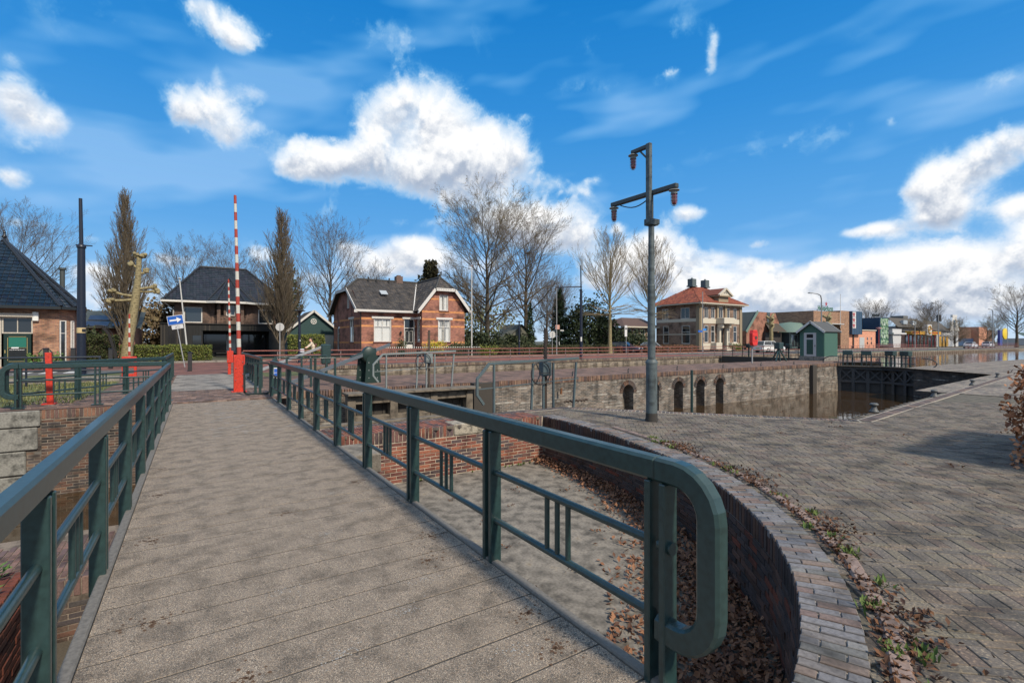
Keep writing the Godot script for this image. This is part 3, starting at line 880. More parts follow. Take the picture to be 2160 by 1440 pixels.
	railing("dark green railing slanting across the lawn corner behind the red post", V(-3.5, 0.03, -15.95), V(-0.86, 0.03, -19.6), 3, true, false, "", 1.04)
	railing("dark green railing along the concrete path, nearer the pollarded tree", V(-0.86, 0.03, -19.8), V(-0.86, 0.03, -26.8), 7, false, false, "", 1.04, true)
	railing("dark green railing along the concrete path, nearer the garden hedge and red barriers", V(1.84, 0.03, -18.3), V(1.84, 0.03, -26.9), 9, false, false, "", 1.02, true)
	# narrow gate with its post and notice
	var gt := thing("bridge_gate", "small dark green gate with rounded corners beside a red barrier", "gate", V(1.5, 0.03, -15.95))
	var gm := M("gate_paint", Color(0.012, 0.022, 0.022), 0.4)
	var fr := MB.new()
	var ring := []
	for c in [[0.24, 0.82, 0.0], [-0.24, 0.82, 0.5], [-0.24, 0.12, 1.0], [0.24, 0.12, 1.5]]:
		for k in 5:
			var an: float = (c[2] + 0.125 * k) * PI
			ring.append(V(c[0] + cos(an) * 0.09, c[1] + sin(an) * 0.09, 0))
	ring.append(ring[0])
	for k in ring.size() - 1: fr.bar(ring[k], ring[k + 1] + (ring[k + 1] - ring[k]) * 0.05, 0.05, 0.05, Vector3.BACK)
	obj("frame", fr, gm, gt)
	for x in [-0.05, 0.07]:
		var ub := MB.new()
		ub.box(V(x, 0.47, 0), V(0.07, 0.84, 0.04))
		obj("upright", ub, green(), gt)
	var gp := MB.new()
	gp.bbox(V(0.46, 0.5, 0), V(0.13, 1.06, 0.13), 0.01)
	obj("gate_post", gp, green(), gt)
	var sn := MB.new()
	sn.box(V(0.47, 0.62, 0.075), V(0.10, 0.30, 0.015))
	var so := obj("notice", sn, M("notice_white", Color(0.7, 0.7, 0.7), 0.5), gt)
	var sb := MB.new()
	sb.box(V(0.47, 0.69, 0.084), V(0.085, 0.11, 0.006)); sb.box(V(0.47, 0.56, 0.084), V(0.085, 0.12, 0.006))
	obj("notice_print", sb, M("notice_blue", Color(0.02, 0.10, 0.42), 0.5), so)
	# barriers
	barrier(V(1.12, 0.03, -17.25), 6.0, 1.13, 0.29, -0.022, 19, "tall red and white barrier pole standing in a red steel housing beside the gate", 0)
	barrier(V(1.36, 0.03, -26.6), 4.45, 1.1, 0.26, -0.02, 19, "thin red and white barrier pole behind the path railing, far side of the gate", 1)
	barrier(V(-2.45, 0.03, -27.3), 2.75, 0.88, 0.5, 0.0, 11, "short red and white barrier pole in an open red frame by the pollarded tree", 2)
	var rp := MB.new()
	rp.bbox(V(0, 0.65, 0), V(0.12, 1.24, 0.10), 0.008, Basis(Vector3.BACK, 0.03))
	rp.box(V(0, 0.015, 0), V(0.26, 0.03, 0.2))
	single("barrier_rest", "plain red steel post leaning behind the canal railing", "post", rp, M("signal_red", Color(0.62, 0.045, 0.022), 0.45, {"grain": 1.0}), V(-3.02, 0.03, -16.3))
	# far pipe railing on the lawn
	var pr := thing("pipe_railing", "long thin dark pipe railing on the lawn edge", "railing", V(-8, 0.03, -22.4))
	for y in [1.0, 0.55, 0.2]:
		var b := MB.new()
		b.tube([V(-8, y, 0), V(5.2, y, 0)], [0.03, 0.03], 8)
		obj("rail", b, M("dark_pipe", Color(0.012, 0.018, 0.03), 0.4), pr)
	for k in 8:
		var b := MB.new()
		b.tube([V(-8 + k * 1.88, 0, 0), V(-8 + k * 1.88, 1.0, 0)], [0.03, 0.03], 8)
		obj("post", b, M("dark_pipe", Color(0.012, 0.018, 0.03), 0.4), pr)
func barrier(at: Vector3, h: float, hh: float, w: float, lean: float, bands: int, label: String, kind: int) -> void:
	var t := thing("road_barrier", label, "barrier", at)
	var red := M("signal_red", Color(0.62, 0.045, 0.022), 0.45, {"grain": 1.0})
	var b := MB.new()
	if kind == 2:
		for s in [-1, 1]: b.bbox(V(s * w * 0.42, hh * 0.5, 0), V(0.1, hh, 0.16), 0.01)
		b.bbox(V(0, hh - 0.05, 0), V(w * 0.72, 0.1, 0.15), 0.01); b.bbox(V(0, 0.06, 0), V(w * 0.72, 0.12, 0.15), 0.01)
		b.bbox(V(0, 0.42, -0.02), V(w * 0.72, 0.05, 0.1), 0.01)
	elif kind == 1:
		b.bbox(V(0, hh - 0.28, 0), V(w, 0.56, w * 0.8), 0.012); b.bbox(V(-0.03, 0.28, 0), V(w * 0.5, 0.56, w * 0.5), 0.01)
	else:
		b.bbox(V(0, hh * 0.5, -0.02), V(w, hh, w * 0.75), 0.012)
		for s in [-1, 1]: b.bbox(V(s * w * 0.44, hh * 0.5 - 0.01, w * 0.36), V(0.045, hh - 0.03, 0.08), 0.008)
		b.box(V(0, 0.012, 0), V(w + 0.12, 0.024, w + 0.06))
	obj("housing", b, red, t)
	for k in 5:
		if kind == 2: break
		var bo := MB.new()
		var sx := -1 if k % 2 else 1
		bo.tube([V(sx * w * 0.35, hh - 0.22 - 0.18 * k, w * 0.34), V(sx * w * 0.35, hh - 0.22 - 0.18 * k, w * 0.41)], [0.018, 0.018], 6)
		obj("bolt", bo, M("bolt_steel", Color(0.35, 0.35, 0.35), 0.4, {"metal": 1.0}), t)
	var y0 := hh * 0.55 if kind == 2 else hh - 0.02
	var s := (h - y0) / bands
	var r0 := 0.062 if kind == 0 else 0.05
	for k in bands:
		var p := MB.new()
		var a := y0 + s * k; var z := y0 + s * (k + 1)
		var ra := lerpf(r0, r0 * 0.62, float(k) / bands); var rz := lerpf(r0, r0 * 0.62, float(k + 1) / bands)
		p.tube([V(lean * (a - hh), a, 0.02), V(lean * (z - hh), z - 0.001, 0.02)], [ra, rz], 12, k == bands - 1)
		obj("red_band" if k % 2 == bands % 2 - 1 or (bands % 2 == 1 and k % 2 == 0) else "white_band", p, M("band_red", Color(0.42, 0.05, 0.028), 0.5, {"grain": 0.6}) if k % 2 == 0 else M("band_white", Color(0.66, 0.63, 0.56), 0.5, {"grain": 0.6}), t)
# ---------------------------------------------------------------- pit, canal walls, lock
func backing(b: MB, o: Vector3, u: Vector3, nr: Vector3, w: float, h: float, thick: float) -> void:
	b.box(o + u * w * 0.5 + V(0, h * 0.5, 0) - nr * thick * 0.5, V(w, h, thick), Basis(u, Vector3.UP, u.cross(Vector3.UP)))
func leaf_shape(l: float, w: float, col: Color) -> MB:
	var b := MB.new()
	b.col = col
	b.poly([V(0, 0, 0), V(w, 0.012, l * 0.5), V(0, 0.02, l)]); b.poly([V(0, 0, 0), V(0, 0.02, l), V(-w, 0.014, l * 0.45)])
	return b
func litter(b: MB, shapes: Array, x: float, y: float, z: float, up := 0.35) -> void:
	b.add(pick(shapes), Transform3D(Basis.from_euler(V(rnd(-up, up), rnd(0, TAU), rnd(-up, up))).scaled(Vector3.ONE * rnd(0.6, 1.3)), V(x, y, z)))
# brick wall whose face shows single bricks, with a soldier course on top
func brick_wall(label: String, o: Vector3, u: Vector3, nr: Vector3, w: float, h: float, thick: float, cols: Array, mortar: Color, capcols: Array, most := 300, rows := 1) -> Node3D:
	var t := thing("brick_wall", label, "wall", o)
	var key := "mortar_%d" % int(mortar.r * 1000)
	var mm := M(key, mortar, 0.95, {"grain": 0.4, "blotch": 1.3})
	var b := MB.new()
	backing(b, Vector3.ZERO - nr * 0.006, u, nr, w, h - 0.008, thick - 0.006)
	obj("core", b, mm, t)
	var bm := M("old_brick", Color(1, 1, 1), 0.9, {"grain": 0.5, "blotch": 1.7, "vcol": true, "bump": 0.2})
	lay(t, "brick", courses(o - nr * 0.03, u, nr, w, h - 0.215, 0.205, 0.052, 0.014), toned(V(0.208, 0.06, 0.055), 0.004, cols), bm, most)
	lay(t, "cap_brick", soldiers(o + V(0, h - 0.206, 0) - nr * 0.03, u, nr, w, 0.205, 0.062, 0.011), toned(V(0.205, 0.064, 0.062), 0.005, capcols), bm, 150)
	# upper side: rows of headers
	var at := []
	for r in rows:
		var k := 0
		while (k + 1) * 0.073 <= w:
			var sh: float = 0.1 * (k % 2)
			at.append(Transform3D(Basis(-nr, Vector3.UP, (-nr).cross(Vector3.UP)), o + u * (k + 0.5) * 0.073 - nr * (0.115 + r * 0.212 + sh) + V(0, h - 0.022 + rnd(-0.002, 0.002), 0)))
			k += 1
	lay(t, "top_brick", at, toned(V(0.204, 0.05, 0.062), 0.004, capcols), bm, 200)
	return t

func build_lock() -> void:
	var concrete := M("pit_concrete", Color(0.285, 0.25, 0.205), 0.92, {"grain": 0.7, "blotch": 3.1, "btex": noise_tex("pit_stain", FastNoiseLite.TYPE_SIMPLEX_SMOOTH, 0.02, 6, [grey(0.5), grey(0.72), grey(0.9), grey(1.0), Color(1.0, 0.97, 0.9)], 512, 77)})
	var bm := M("old_brick", Color(1, 1, 1), 0.9, {"grain": 0.5, "blotch": 1.7, "vcol": true, "bump": 0.2})
	var stone := M("grey_stone", Color(0.27, 0.26, 0.23), 0.9, {"grain": 0.8, "blotch": 1.1})
	var lime := lin(176, 160, 142)
	# ---- pit
	sheet("pit_floor", rect(1.2, -8.7, 6.6, 1.0), -1.0, concrete)
	var pw := brick_wall("red brick wall with pale joints at the back of the concrete pit", V(1.2, -1.0, -8.62), V(1, 0, 0), V(0, 0, 1), 5.15, 0.955, 1.0, redb, lin(196, 180, 160), redb, 300, 4)
	var sb := MB.new()
	sb.bbox(V(3.33, 0.86, -0.2), V(0.66, 0.22, 0.44), 0.015)
	obj("stone_block", sb, M("pale_stone", Color(0.42, 0.37, 0.29), 0.9, {"grain": 0.5, "blotch": 0.6}), pw)
	var st := MB.new()
	st.bbox(V(0, 0.33, 0), V(0.5, 0.3, 0.9), 0.02)
	single("stone_step", "grey concrete block standing beside the deck in front of the red wall", "block", st, concrete, V(2.15, -0.62, -7.9))
	# ---- curved wall
	var cw := thing("curved_wall", "curved dark brick retaining wall with a coping of upright bricks", "wall", V(4.9, -1.0, -3.3))
	var line := smooth_line(cope_in, 0.0765)
	var core := MB.new()
	var bedm := MB.new()
	var face_at := []; var cap_at := []; var cap2_at := []
	for k in line.size() - 1:
		var a: Vector2 = line[k]; var z: Vector2 = line[k + 1]
		var d2 := (z - a).normalized()
		var on := Vector2(d2.y, -d2.x)          # away from the pit
		var u := V(d2.x, 0, d2.y); var w := V(on.x, 0, on.y)
		var p := V(a.x, 0, a.y); var q := V(z.x, 0, z.y)
		var n0 := w; var n1 := w
		core.poly([p + V(0, -1.1, 0) + w * 0.012, p + V(0, -0.062, 0) + w * 0.012, q + V(0, -0.062, 0) + n1 * 0.012, q + V(0, -1.1, 0) + n1 * 0.012], -w)
		bedm.poly([p + V(0, -0.056, 0) + w * 0.006, q + V(0, -0.056, 0) + w * 0.006, q + V(0, -0.056, 0) + w * 0.308, p + V(0, -0.056, 0) + w * 0.308], Vector3.UP)
		core.poly([p + V(0, -1.1, 0) + w * 0.36, q + V(0, -1.1, 0) + w * 0.36, q + V(0, -0.062, 0) + w * 0.36, p + V(0, -0.062, 0) + w * 0.36], w)
		var m := (p + q) * 0.5
		var lg := k % 2
		cap_at.append(Transform3D(Basis(w, Vector3.UP, u).rotated(Vector3.UP, rnd(-0.015, 0.015)), m + w * (0.107 if lg else 0.2) + V(0, -0.07 + rnd(-0.002, 0.003), 0)))
		cap2_at.append(Transform3D(Basis(w, Vector3.UP, u).rotated(Vector3.UP, rnd(-0.02, 0.02)), m + w * (0.262 if lg else 0.045) + V(0, -0.071 + rnd(-0.002, 0.003), 0)))
		# upright bricks under the coping, then courses
		face_at.append([m + V(0, -0.16, 0), u, -w, true])
	obj("core", _off(core, V(-4.9, 1.0, 3.3)), M("grey_mortar", Color(0.21, 0.18, 0.15), 0.95, {"grain": 0.5}), cw)
	obj("mortar_bed", _off(bedm, V(-4.9, 1.0, 3.3)), M("white_mortar", Color(0.42, 0.38, 0.32), 0.95, {"grain": 0.3}), cw)
	var capcols := [lin(124, 122, 124), lin(110, 112, 118), lin(130, 124, 122), lin(126, 108, 102), lin(116, 114, 116), lin(126, 124, 122), lin(138, 122, 112)]
	lay(cw, "coping_brick", cap_at, toned(V(0.205, 0.06, 0.062), 0.004, capcols), bm, 150)
	lay(cw, "coping_half_brick", cap2_at, toned(V(0.092, 0.06, 0.062), 0.004, capcols), bm, 150)
	var dk := darkbrick
	var upr := []
	for f in face_at: upr.append(Transform3D(Basis(Vector3.UP, f[2], Vector3.UP.cross(f[2])).rotated(f[2], rnd(-0.01, 0.01)), f[0] + f[2] * (-0.03 + rnd(0, 0.005))))
	lay(cw, "soldier_brick", upr, toned(V(0.19, 0.06, 0.064), 0.004, dk), bm, 150)
	var long := smooth_line(cope_in, 0.219)
	var crs := []
	for y in 11:
		for k in long.size() - 1:
			var a: Vector2 = long[k]; var z: Vector2 = long[k + 1]
			if y % 2:
				var z2: Vector2 = long[mini(k + 2, long.size() - 1)]
				a = (a + z) * 0.5; z = (z + z2) * 0.5
			if a.distance_to(z) < 0.1: continue
			var d2 := (z - a).normalized()
			var w := V(-d2.y, 0, d2.x)
			crs.append(Transform3D(Basis(V(d2.x, 0, d2.y), w, V(d2.x, 0, d2.y).cross(w)), V((a.x + z.x) * 0.5, -0.96 + y * 0.066, (a.y + z.y) * 0.5) + w * (-0.028 + rnd(-0.004, 0.005))))
	lay(cw, "brick", crs, toned(V(0.208, 0.06, 0.055), 0.004, dk + [lin(126, 66, 48)]), bm, 260)
	# kerb stones beyond the coping
	var ks := thing("kerb_line", "curved line of pinkish concrete kerb stones beside the coping", "kerb", V(4.6, -0.1, -2.4))
	var kl := smooth_line(cope_in, 0.9)
	var km := M("pink_concrete", Color(0.30, 0.215, 0.18), 0.92, {"grain": 0.6, "blotch": 0.8})
	for k in range(2, kl.size() - 1):
		var a: Vector2 = kl[k]; var z: Vector2 = kl[k + 1]
		var d2 := (z - a).normalized(); var on := Vector2(d2.y, -d2.x)
		var c := (a + z) * 0.5 + on * 0.45
		var kb := MB.new()
		kb.bbox(V(c.x, -0.085, c.y) - V(4.6, -0.1, -2.4), V(a.distance_to(z) * 1.09 - 0.012, 0.11, 0.1), 0.012, Basis(V(d2.x, 0, d2.y), Vector3.UP, V(d2.x, 0, d2.y).cross(Vector3.UP)))
		obj("kerb_stone", kb, km, ks)
	# ---- fallen leaves
	var lcols := [lin(120, 82, 60), lin(104, 70, 52), lin(134, 94, 68), lin(90, 62, 48), lin(146, 104, 76)]
	var ls := []
	for c in lcols: ls.append(leaf_shape(0.06, 0.019, c))
	var fl := MB.new()
	for k in 9000:
		var p: Vector2 = cope_in[0]
		var i0 := rng.randi() % (line.size() - 2)
		if rng.randf() < 0.45: i0 = int(line.size() * rnd(0.55, 0.98))
		var a: Vector2 = line[i0]; var z: Vector2 = line[mini(i0 + 1, line.size() - 1)]
		var d2 := (z - a).normalized(); var on := Vector2(d2.y, -d2.x)
		var wide := lerpf(0.16, 0.62, clampf((float(i0) / line.size() - 0.25) * 2.0, 0, 1))
		var off := minf(absf(rng.randfn(0, wide)) + 0.02, 1.3)
		var c := a - on * off
		litter(fl, ls, c.x, -0.985 + rnd(0, 0.10) * maxf(0.0, 1.0 - off * 1.1), c.y, 0.7)
	var lm := M("dead_leaf", Color(1, 1, 1), 0.85, {"vcol": true, "back": Color(0.2, 0.1, 0.05)})
	var fo := single("fallen_leaves", "brown fallen leaves heaped along the curved wall in the pit", "leaves", fl, lm)
	fo.set_meta("kind", "stuff")
	var tw := MB.new()
	var small := []
	for c in [lin(84, 56, 40), lin(64, 46, 36), lin(104, 70, 46)]: small.append(leaf_shape(0.034, 0.012, c))
	for k in 46:      # little heaps on the pit floor
		var c := Vector2(rnd(2.1, 5.6), rnd(-7.6, -1.6))
		for j in rng.randi_range(3, 11): litter(tw, small, c.x + rng.randfn(0, 0.05), -0.993, c.y + rng.randfn(0, 0.04), 0.5)
	for k in 90:      # and on the quay
		var c := Vector2(rnd(2.9, 13.0), rnd(-6.5, 0.5))
		if c.x < 6.9 and c.y < -1.2 - (6.9 - c.x) * -0.9 and c.y < -c.x * 0.2: continue
		for j in rng.randi_range(2, 8): litter(tw, small, c.x + rng.randfn(0, 0.05), -0.046, c.y + rng.randfn(0, 0.045), 0.5)
	for k in 420:     # in the groove beside the coping
		var i0 := rng.randi_range(int(line.size() * 0.35), line.size() - 2)
		var a: Vector2 = line[i0]; var z: Vector2 = line[i0 + 1]
		var d2 := (z - a).normalized(); var on := Vector2(d2.y, -d2.x)
		var clump := sin(i0 * 0.31) * 0.5 + 0.5
		for j in int(2 + clump * 7):
			var c := a + on * (0.36 + absf(rng.randfn(0, 0.07 + 0.12 * clump)))
			litter(tw, small, c.x, -0.045 + rnd(0, 0.012), c.y, 0.5)
	var to := single("leaf_litter", "dark brown leaf crumbs scattered over the quay paving", "litter", tw, lm)
	to.set_meta("kind", "stuff")
	var wd := MB.new()
	var ws := []
	for c in [Color(0.10, 0.15, 0.035), Color(0.14, 0.17, 0.05), Color(0.08, 0.13, 0.03)]: ws.append(leaf_shape(0.06, 0.012, c))
	for k in 26:
		var i0 := rng.randi_range(int(line.size() * 0.3), line.size() - 2)
		var a: Vector2 = line[i0]; var z: Vector2 = line[i0 + 1]
		var d2 := (z - a).normalized(); var on := Vector2(d2.y, -d2.x)
		var c := a + on * rnd(0.34, 0.56)
		for j in rng.randi_range(8, 26):
			wd.add(pick(ws), Transform3D(Basis.from_euler(V(rnd(-1.2, -0.2), rnd(0, TAU), 0)), V(c.x + rng.randfn(0, 0.03), -0.06, c.y + rng.randfn(0, 0.03))))
	for k in 26:
		var c := Vector2(rnd(2.2, 6.2), -8.55 + absf(rng.randfn(0, 0.05)))
		for j in rng.randi_range(3, 9): wd.add(pick(ws), Transform3D(Basis.from_euler(V(rnd(-1.2, -0.2), rnd(0, TAU), 0)), V(c.x, -1.0, c.y)))
	var wo := single("weeds", "small green weeds growing in the joints beside the coping", "weeds", wd, M("weed", Color(1, 1, 1), 0.8, {"vcol": true, "back": Color(0.3, 0.35, 0.1)}))
	wo.set_meta("kind", "stuff")
	# ---- wall of the lower canal under the far railing
	var fw := brick_wall("weathered brown brick canal wall below the rounded railing", V(-2.95, -2.4, -15.2), V(1, 0, 0), V(0, 0, 1), 5.25, 2.41, 0.6, darkb, lin(148, 136, 122), [lin(126, 92, 76), lin(108, 84, 76), lin(142, 104, 84), lin(96, 80, 76)], 300, 1)
	for q in [[-3.75, -0.17, 1.56, 0.36], [-3.5, -0.62, 0.98, 0.5], [-3.6, -1.15, 0.8, 0.52], [-3.45, -1.72, 1.05, 0.56], [-5.4, -0.17, 1.7, 0.36]]:
		var b := MB.new()
		b.bbox(V(q[0] + 2.95, q[1] + 2.4, -0.1), V(q[2], q[3], 0.32), 0.02)
		obj("stone_block", b, stone, fw)
	var ext := MB.new()
	ext.box(V(-30, -1.2, -15.5), V(54.1, 2.4, 0.6))
	single("canal_wall", "long plain stretch of brick canal wall below the lawn", "wall", ext, brick_mat("canal_brick", [lin(104, 88, 78), lin(92, 80, 74), lin(118, 96, 82), lin(82, 74, 72)], lin(120, 110, 98), 0.219, 0.066, 61, {"blotch": 2.7, "dirt": 0.12}))
	# ---- ledge and planter below the bridge
	brick_wall("low brick ledge just above the water beside the bridge", V(-4.2, -2.4, -7.62), V(1, 0, 0), V(0, 0, 1), 5.9, 1.2, 1.9, darkb, lin(140, 126, 112), [lin(128, 100, 92), lin(112, 92, 90), lin(136, 110, 100)], 120, 7)
	var pl := brick_wall("dark red brick planter wall beside the deck with leafy plants on top", V(-2.6, -2.4, -5.8), V(1, 0, 0), V(0, 0, -1), 1.35, 2.02, 0.4, darkbrick, lin(96, 80, 72), [lin(120, 66, 52), lin(112, 60, 48)], 60, 1)
	var sd := courses(V(-1.25, -2.4, -1.9), V(0, 0, -1), V(1, 0, 0), 3.9, 1.82, 0.208, 0.055, 0.011)
	lay(pl, "side_brick", sd, toned(V(0.208, 0.06, 0.055), 0.004, [lin(120, 66, 52), lin(104, 58, 48), lin(92, 56, 50)]), bm, 120)
	lay(pl, "side_cap_brick", soldiers(V(-1.25, -0.585, -1.9), V(0, 0, -1), V(1, 0, 0), 3.9, 0.205, 0.062, 0.011), toned(V(0.205, 0.06, 0.062), 0.004, [lin(128, 70, 54), lin(116, 62, 50)]), bm, 60)
	var pc := MB.new()
	pc.box(V(0.66, 1.0, 1.95), V(1.3, 2.02, 3.88))
	obj("core", pc, M("grey_mortar", Color(0.21, 0.18, 0.15), 0.95, {"grain": 0.5}), pl)
	var gp := MB.new()
	var gl := []
	for c in [Color(0.09, 0.17, 0.03), Color(0.12, 0.21, 0.045), Color(0.07, 0.13, 0.025)]: gl.append(leaf_shape(0.075, 0.028, c))
	for k in 620: gp.add(pick(gl), Transform3D(Basis.from_euler(V(rnd(-0.9, 0.5), rnd(0, TAU), 0)), V(rnd(-2.1, -1.3), -0.37 + rnd(0, 0.11), rnd(-5.75, -4.2))))
	var go := single("planter_plants", "bright green leafy plants on top of the brick planter", "plant", gp, M("weed", Color(1, 1, 1), 0.8, {"vcol": true, "back": Color(0.3, 0.35, 0.1)}))
	# floor of the dark gap under the deck's edge
	sheet("gap_floor", rect(-2.6, -7.6, 1.3, 1.5), -1.9, M("gap_soil", Color(0.10, 0.08, 0.055), 0.95, {"grain": 0.5}))
	# ---- lock head and chamber walls
	var lock_brick := brick_mat("lock_brick", [lin(112, 104, 98), lin(98, 92, 88), lin(126, 114, 104), lin(86, 82, 80), lin(116, 102, 92)], lin(142, 134, 122), 0.219, 0.066, 62, {"blotch": 3.3, "dirt": 0.22})
	var stained := brick_mat("stained_brick", [lin(66, 58, 54), lin(58, 54, 52), lin(78, 66, 58), lin(50, 46, 46)], lin(88, 82, 76), 0.219, 0.066, 63, {"blotch": 2.0, "dirt": 0.1})
	var cap_cols := [lin(132, 104, 90), lin(118, 98, 90), lin(144, 116, 98), lin(108, 92, 88), lin(126, 96, 82)]
	var fh := thing("lock_wall", "long brick lock wall with a row of arched niches", "wall", V(20, -2.6, -16.9))
	arched_wall(fh, [Vector2(2.3, -16.4), Vector2(9.2, -16.45), Vector2(25.6, -17.1), Vector2(39.6, -17.2)], [17.35, 19.25, 21.2, 23.1, 24.9], lock_brick)
	var caps := []
	var pts := [Vector2(2.3, -16.4), Vector2(9.2, -16.45), Vector2(25.6, -17.1), Vector2(39.6, -17.2)]
	for k in 3:
		var a: Vector2 = pts[k]; var z: Vector2 = pts[k + 1]
		var d2 := (z - a).normalized(); var u := V(d2.x, 0, d2.y); var nr := V(-d2.y, 0, d2.x)
		caps.append_array(soldiers(V(a.x, -0.2, a.y) - nr * 0.02, u, nr, a.distance_to(z), 0.225, 0.07, 0.014, 0.008))
	lay(fh, "cap_brick", caps, toned(V(0.225, 0.1, 0.066), 0.006, cap_cols), bm, 300)
	var pier := MB.new()
	pier.box(V(15.2, 1.25, -0.2), V(0.5, 2.65, 0.34)); pier.box(V(-10.85, 1.3, 0.6), V(0.9, 2.62, 0.3))
	obj("pier", pier, M("timber_dark", Color(0.06, 0.052, 0.044), 0.9, {"grain": 0.6}), fh)
	var anchor := MB.new()
	for x in [-7.0]:
		anchor.tube([V(x, 1.95, 0.5 - 0.035 * (x + 7)), V(x, 2.2, 0.52 - 0.035 * (x + 7))], [0.05, 0.04], 8)
	obj("wall_anchor", anchor, M("rust", Color(0.22, 0.09, 0.035), 0.9, {"grain": 0.3}), fh)
	# near head, island back wall, outer canal wall, inner right wall
	for q in [["lock_head_wall", "brick face of the lock head beside the red pit wall", 1.9, -9.64, 7.74, -9.64, stained],
			["chamber_wall", "slanting brick wall of the lock chamber under the paving edge", 7.74, -9.64, 11.38, -4.82, stained],
			["basin_wall", "brick wall of the lock basin under the bollards", 11.38, -4.82, 33.2, -7.25, stained],
			["gate_wall", "black stained brick wall between the basin corner and the lock gate", 33.2, -7.25, 36.4, -11.9, stained],
			["gate_recess_wall", "short brick wall beside the closed lock gate", 36.4, -11.9, 39.4, -12.5, stained],
			["quay_wall", "low quay wall beside the upper water", 39.4, -12.5, 300.0, -12.5, lock_brick],
			["island_wall", "low brick wall of the island along the side channel", 46.5, -21.8, 5.6, -21.9, lock_brick],
			["island_end_wall", "brick end wall of the island beside the green shed", 46.5, -17.2, 46.5, -21.8, lock_brick],
			["weir_wall", "curved stone wall at the end of the side channel", 5.6, -30.6, 5.6, -21.9, lock_brick]]:
		var a := Vector2(q[2], q[3]); var z := Vector2(q[4], q[5])
		var d2 := (z - a).normalized(); var nr := V(-d2.y, 0, d2.x)
		var b := MB.new()
		var u := V(d2.x, 0, d2.y)
		var ang := Basis(u, Vector3.UP, u.cross(Vector3.UP))
		var inside := nr * -1.0
		if q[0] in ["gate_wall", "basin_wall", "chamber_wall", "lock_head_wall", "gate_recess_wall", "quay_wall"]: inside = nr
		var c := (a + z) * 0.5
		b.box(V(0, 0, 0), V(a.distance_to(z), 2.44, 0.3), ang)
		var o := single(q[0], q[1], "wall", b, q[6], V(c.x, -1.29, c.y) + inside * 0.151)
	var nb := MB.new()
	nb.box(V(0, 0, 0), V(694.4, 2.4, 0.5))
	single("canal_bank_wall", "long pale stone wall of the side channel under the red railing", "wall", nb, brick_mat("bank_brick", [lin(134, 122, 108), lin(122, 110, 98), lin(146, 132, 116), lin(112, 100, 92)], lin(150, 140, 124), 0.219, 0.066, 64, {"blotch": 2.4, "dirt": 0.2}), V(352.8, -1.16, -30.8))
	var bc := thing("bank_coping", "row of upright bricks along the top of the side channel wall", "coping", V(25, 0.1, -30.6))
	bc.set_meta("kind", "structure")
	lay(bc, "brick", soldiers(V(5.6, -0.07, -30.56), V(1, 0, 0), V(0, 0, 1), 58.0, 0.2, 0.09, 0.02, 0.006), toned(V(0.2, 0.2, 0.088), 0.008, [lin(136, 118, 104), lin(122, 104, 94), lin(150, 132, 114)]), bm, 240)
	# edging of the quay along the chamber
	var ed := thing("quay_edging", "border of upright bricks with white joints along the lock chamber", "paving", V(9.5, -0.06, -7.2))
	ed.set_meta("kind", "structure")
	var ea := []
	for seg in [[Vector2(7.6, -9.5), Vector2(11.44, -4.66)], [Vector2(11.44, -4.66), Vector2(33.2, -7.08)], [Vector2(2.0, -9.55), Vector2(7.6, -9.55)]]:
		var a: Vector2 = seg[0]; var z: Vector2 = seg[1]
		var d2 := (z - a).normalized()
		var s := 0.04
		while s < a.distance_to(z):
			var c := a + d2 * s + Vector2(-d2.y, d2.x) * 0.11
			ea.append(Transform3D(Basis(V(-d2.y, 0, d2.x), Vector3.UP, V(-d2.x, 0, -d2.y)), V(c.x, -0.066 + rnd(-0.002, 0.002), c.y)))
			s += 0.083
	lay(ed, "brick", ea, toned(V(0.206, 0.06, 0.064), 0.004, [lin(120, 104, 98), lin(108, 98, 96), lin(134, 112, 100), lin(98, 92, 92)]), bm, 300)
	var bed := MB.new()
	for seg in [[Vector2(7.6, -9.5), Vector2(11.44, -4.66)], [Vector2(11.44, -4.66), Vector2(33.2, -7.08)], [Vector2(2.0, -9.55), Vector2(7.6, -9.55)]]:
		var a: Vector2 = seg[0]; var z: Vector2 = seg[1]
		var d2 := (z - a).normalized(); var on := Vector2(-d2.y, d2.x)
		bed.box(V((a.x + z.x) * 0.5 + on.x * 0.1, -0.062, (a.y + z.y) * 0.5 + on.y * 0.1), V(a.distance_to(z), 0.03, 0.27), Basis(V(d2.x, 0, d2.y), Vector3.UP, V(d2.x, 0, d2.y).cross(Vector3.UP)))
	obj("mortar_bed", _off(bed, V(-9.5, 0.06, 7.2)), M("white_mortar", Color(0.42, 0.38, 0.32), 0.95, {"grain": 0.3}), ed)
	# bollards
	var bo := MB.new()
	bo.lathe([Vector2(0.0, 0.0), Vector2(0.1, 0.0), Vector2(0.1, 0.03), Vector2(0.07, 0.06), Vector2(0.05, 0.12), Vector2(0.055, 0.15), Vector2(0.085, 0.165), Vector2(0.088, 0.19), Vector2(0.06, 0.215), Vector2(0.0, 0.222)], 18)
	var biron := M("bollard_iron", Color(0.10, 0.105, 0.105), 0.55, {"grain": 0.2})
	var k0 := 0
	for q in [[13.05, -5.0], [18.1, -5.42], [24.1, -6.1], [30.2, -6.8]]:
		single("mooring_bollard", "small grey iron mooring bollard on the edge of the lock basin", "bollard", bo, biron, V(q[0], -0.05, q[1]), "bollards along the lock basin")
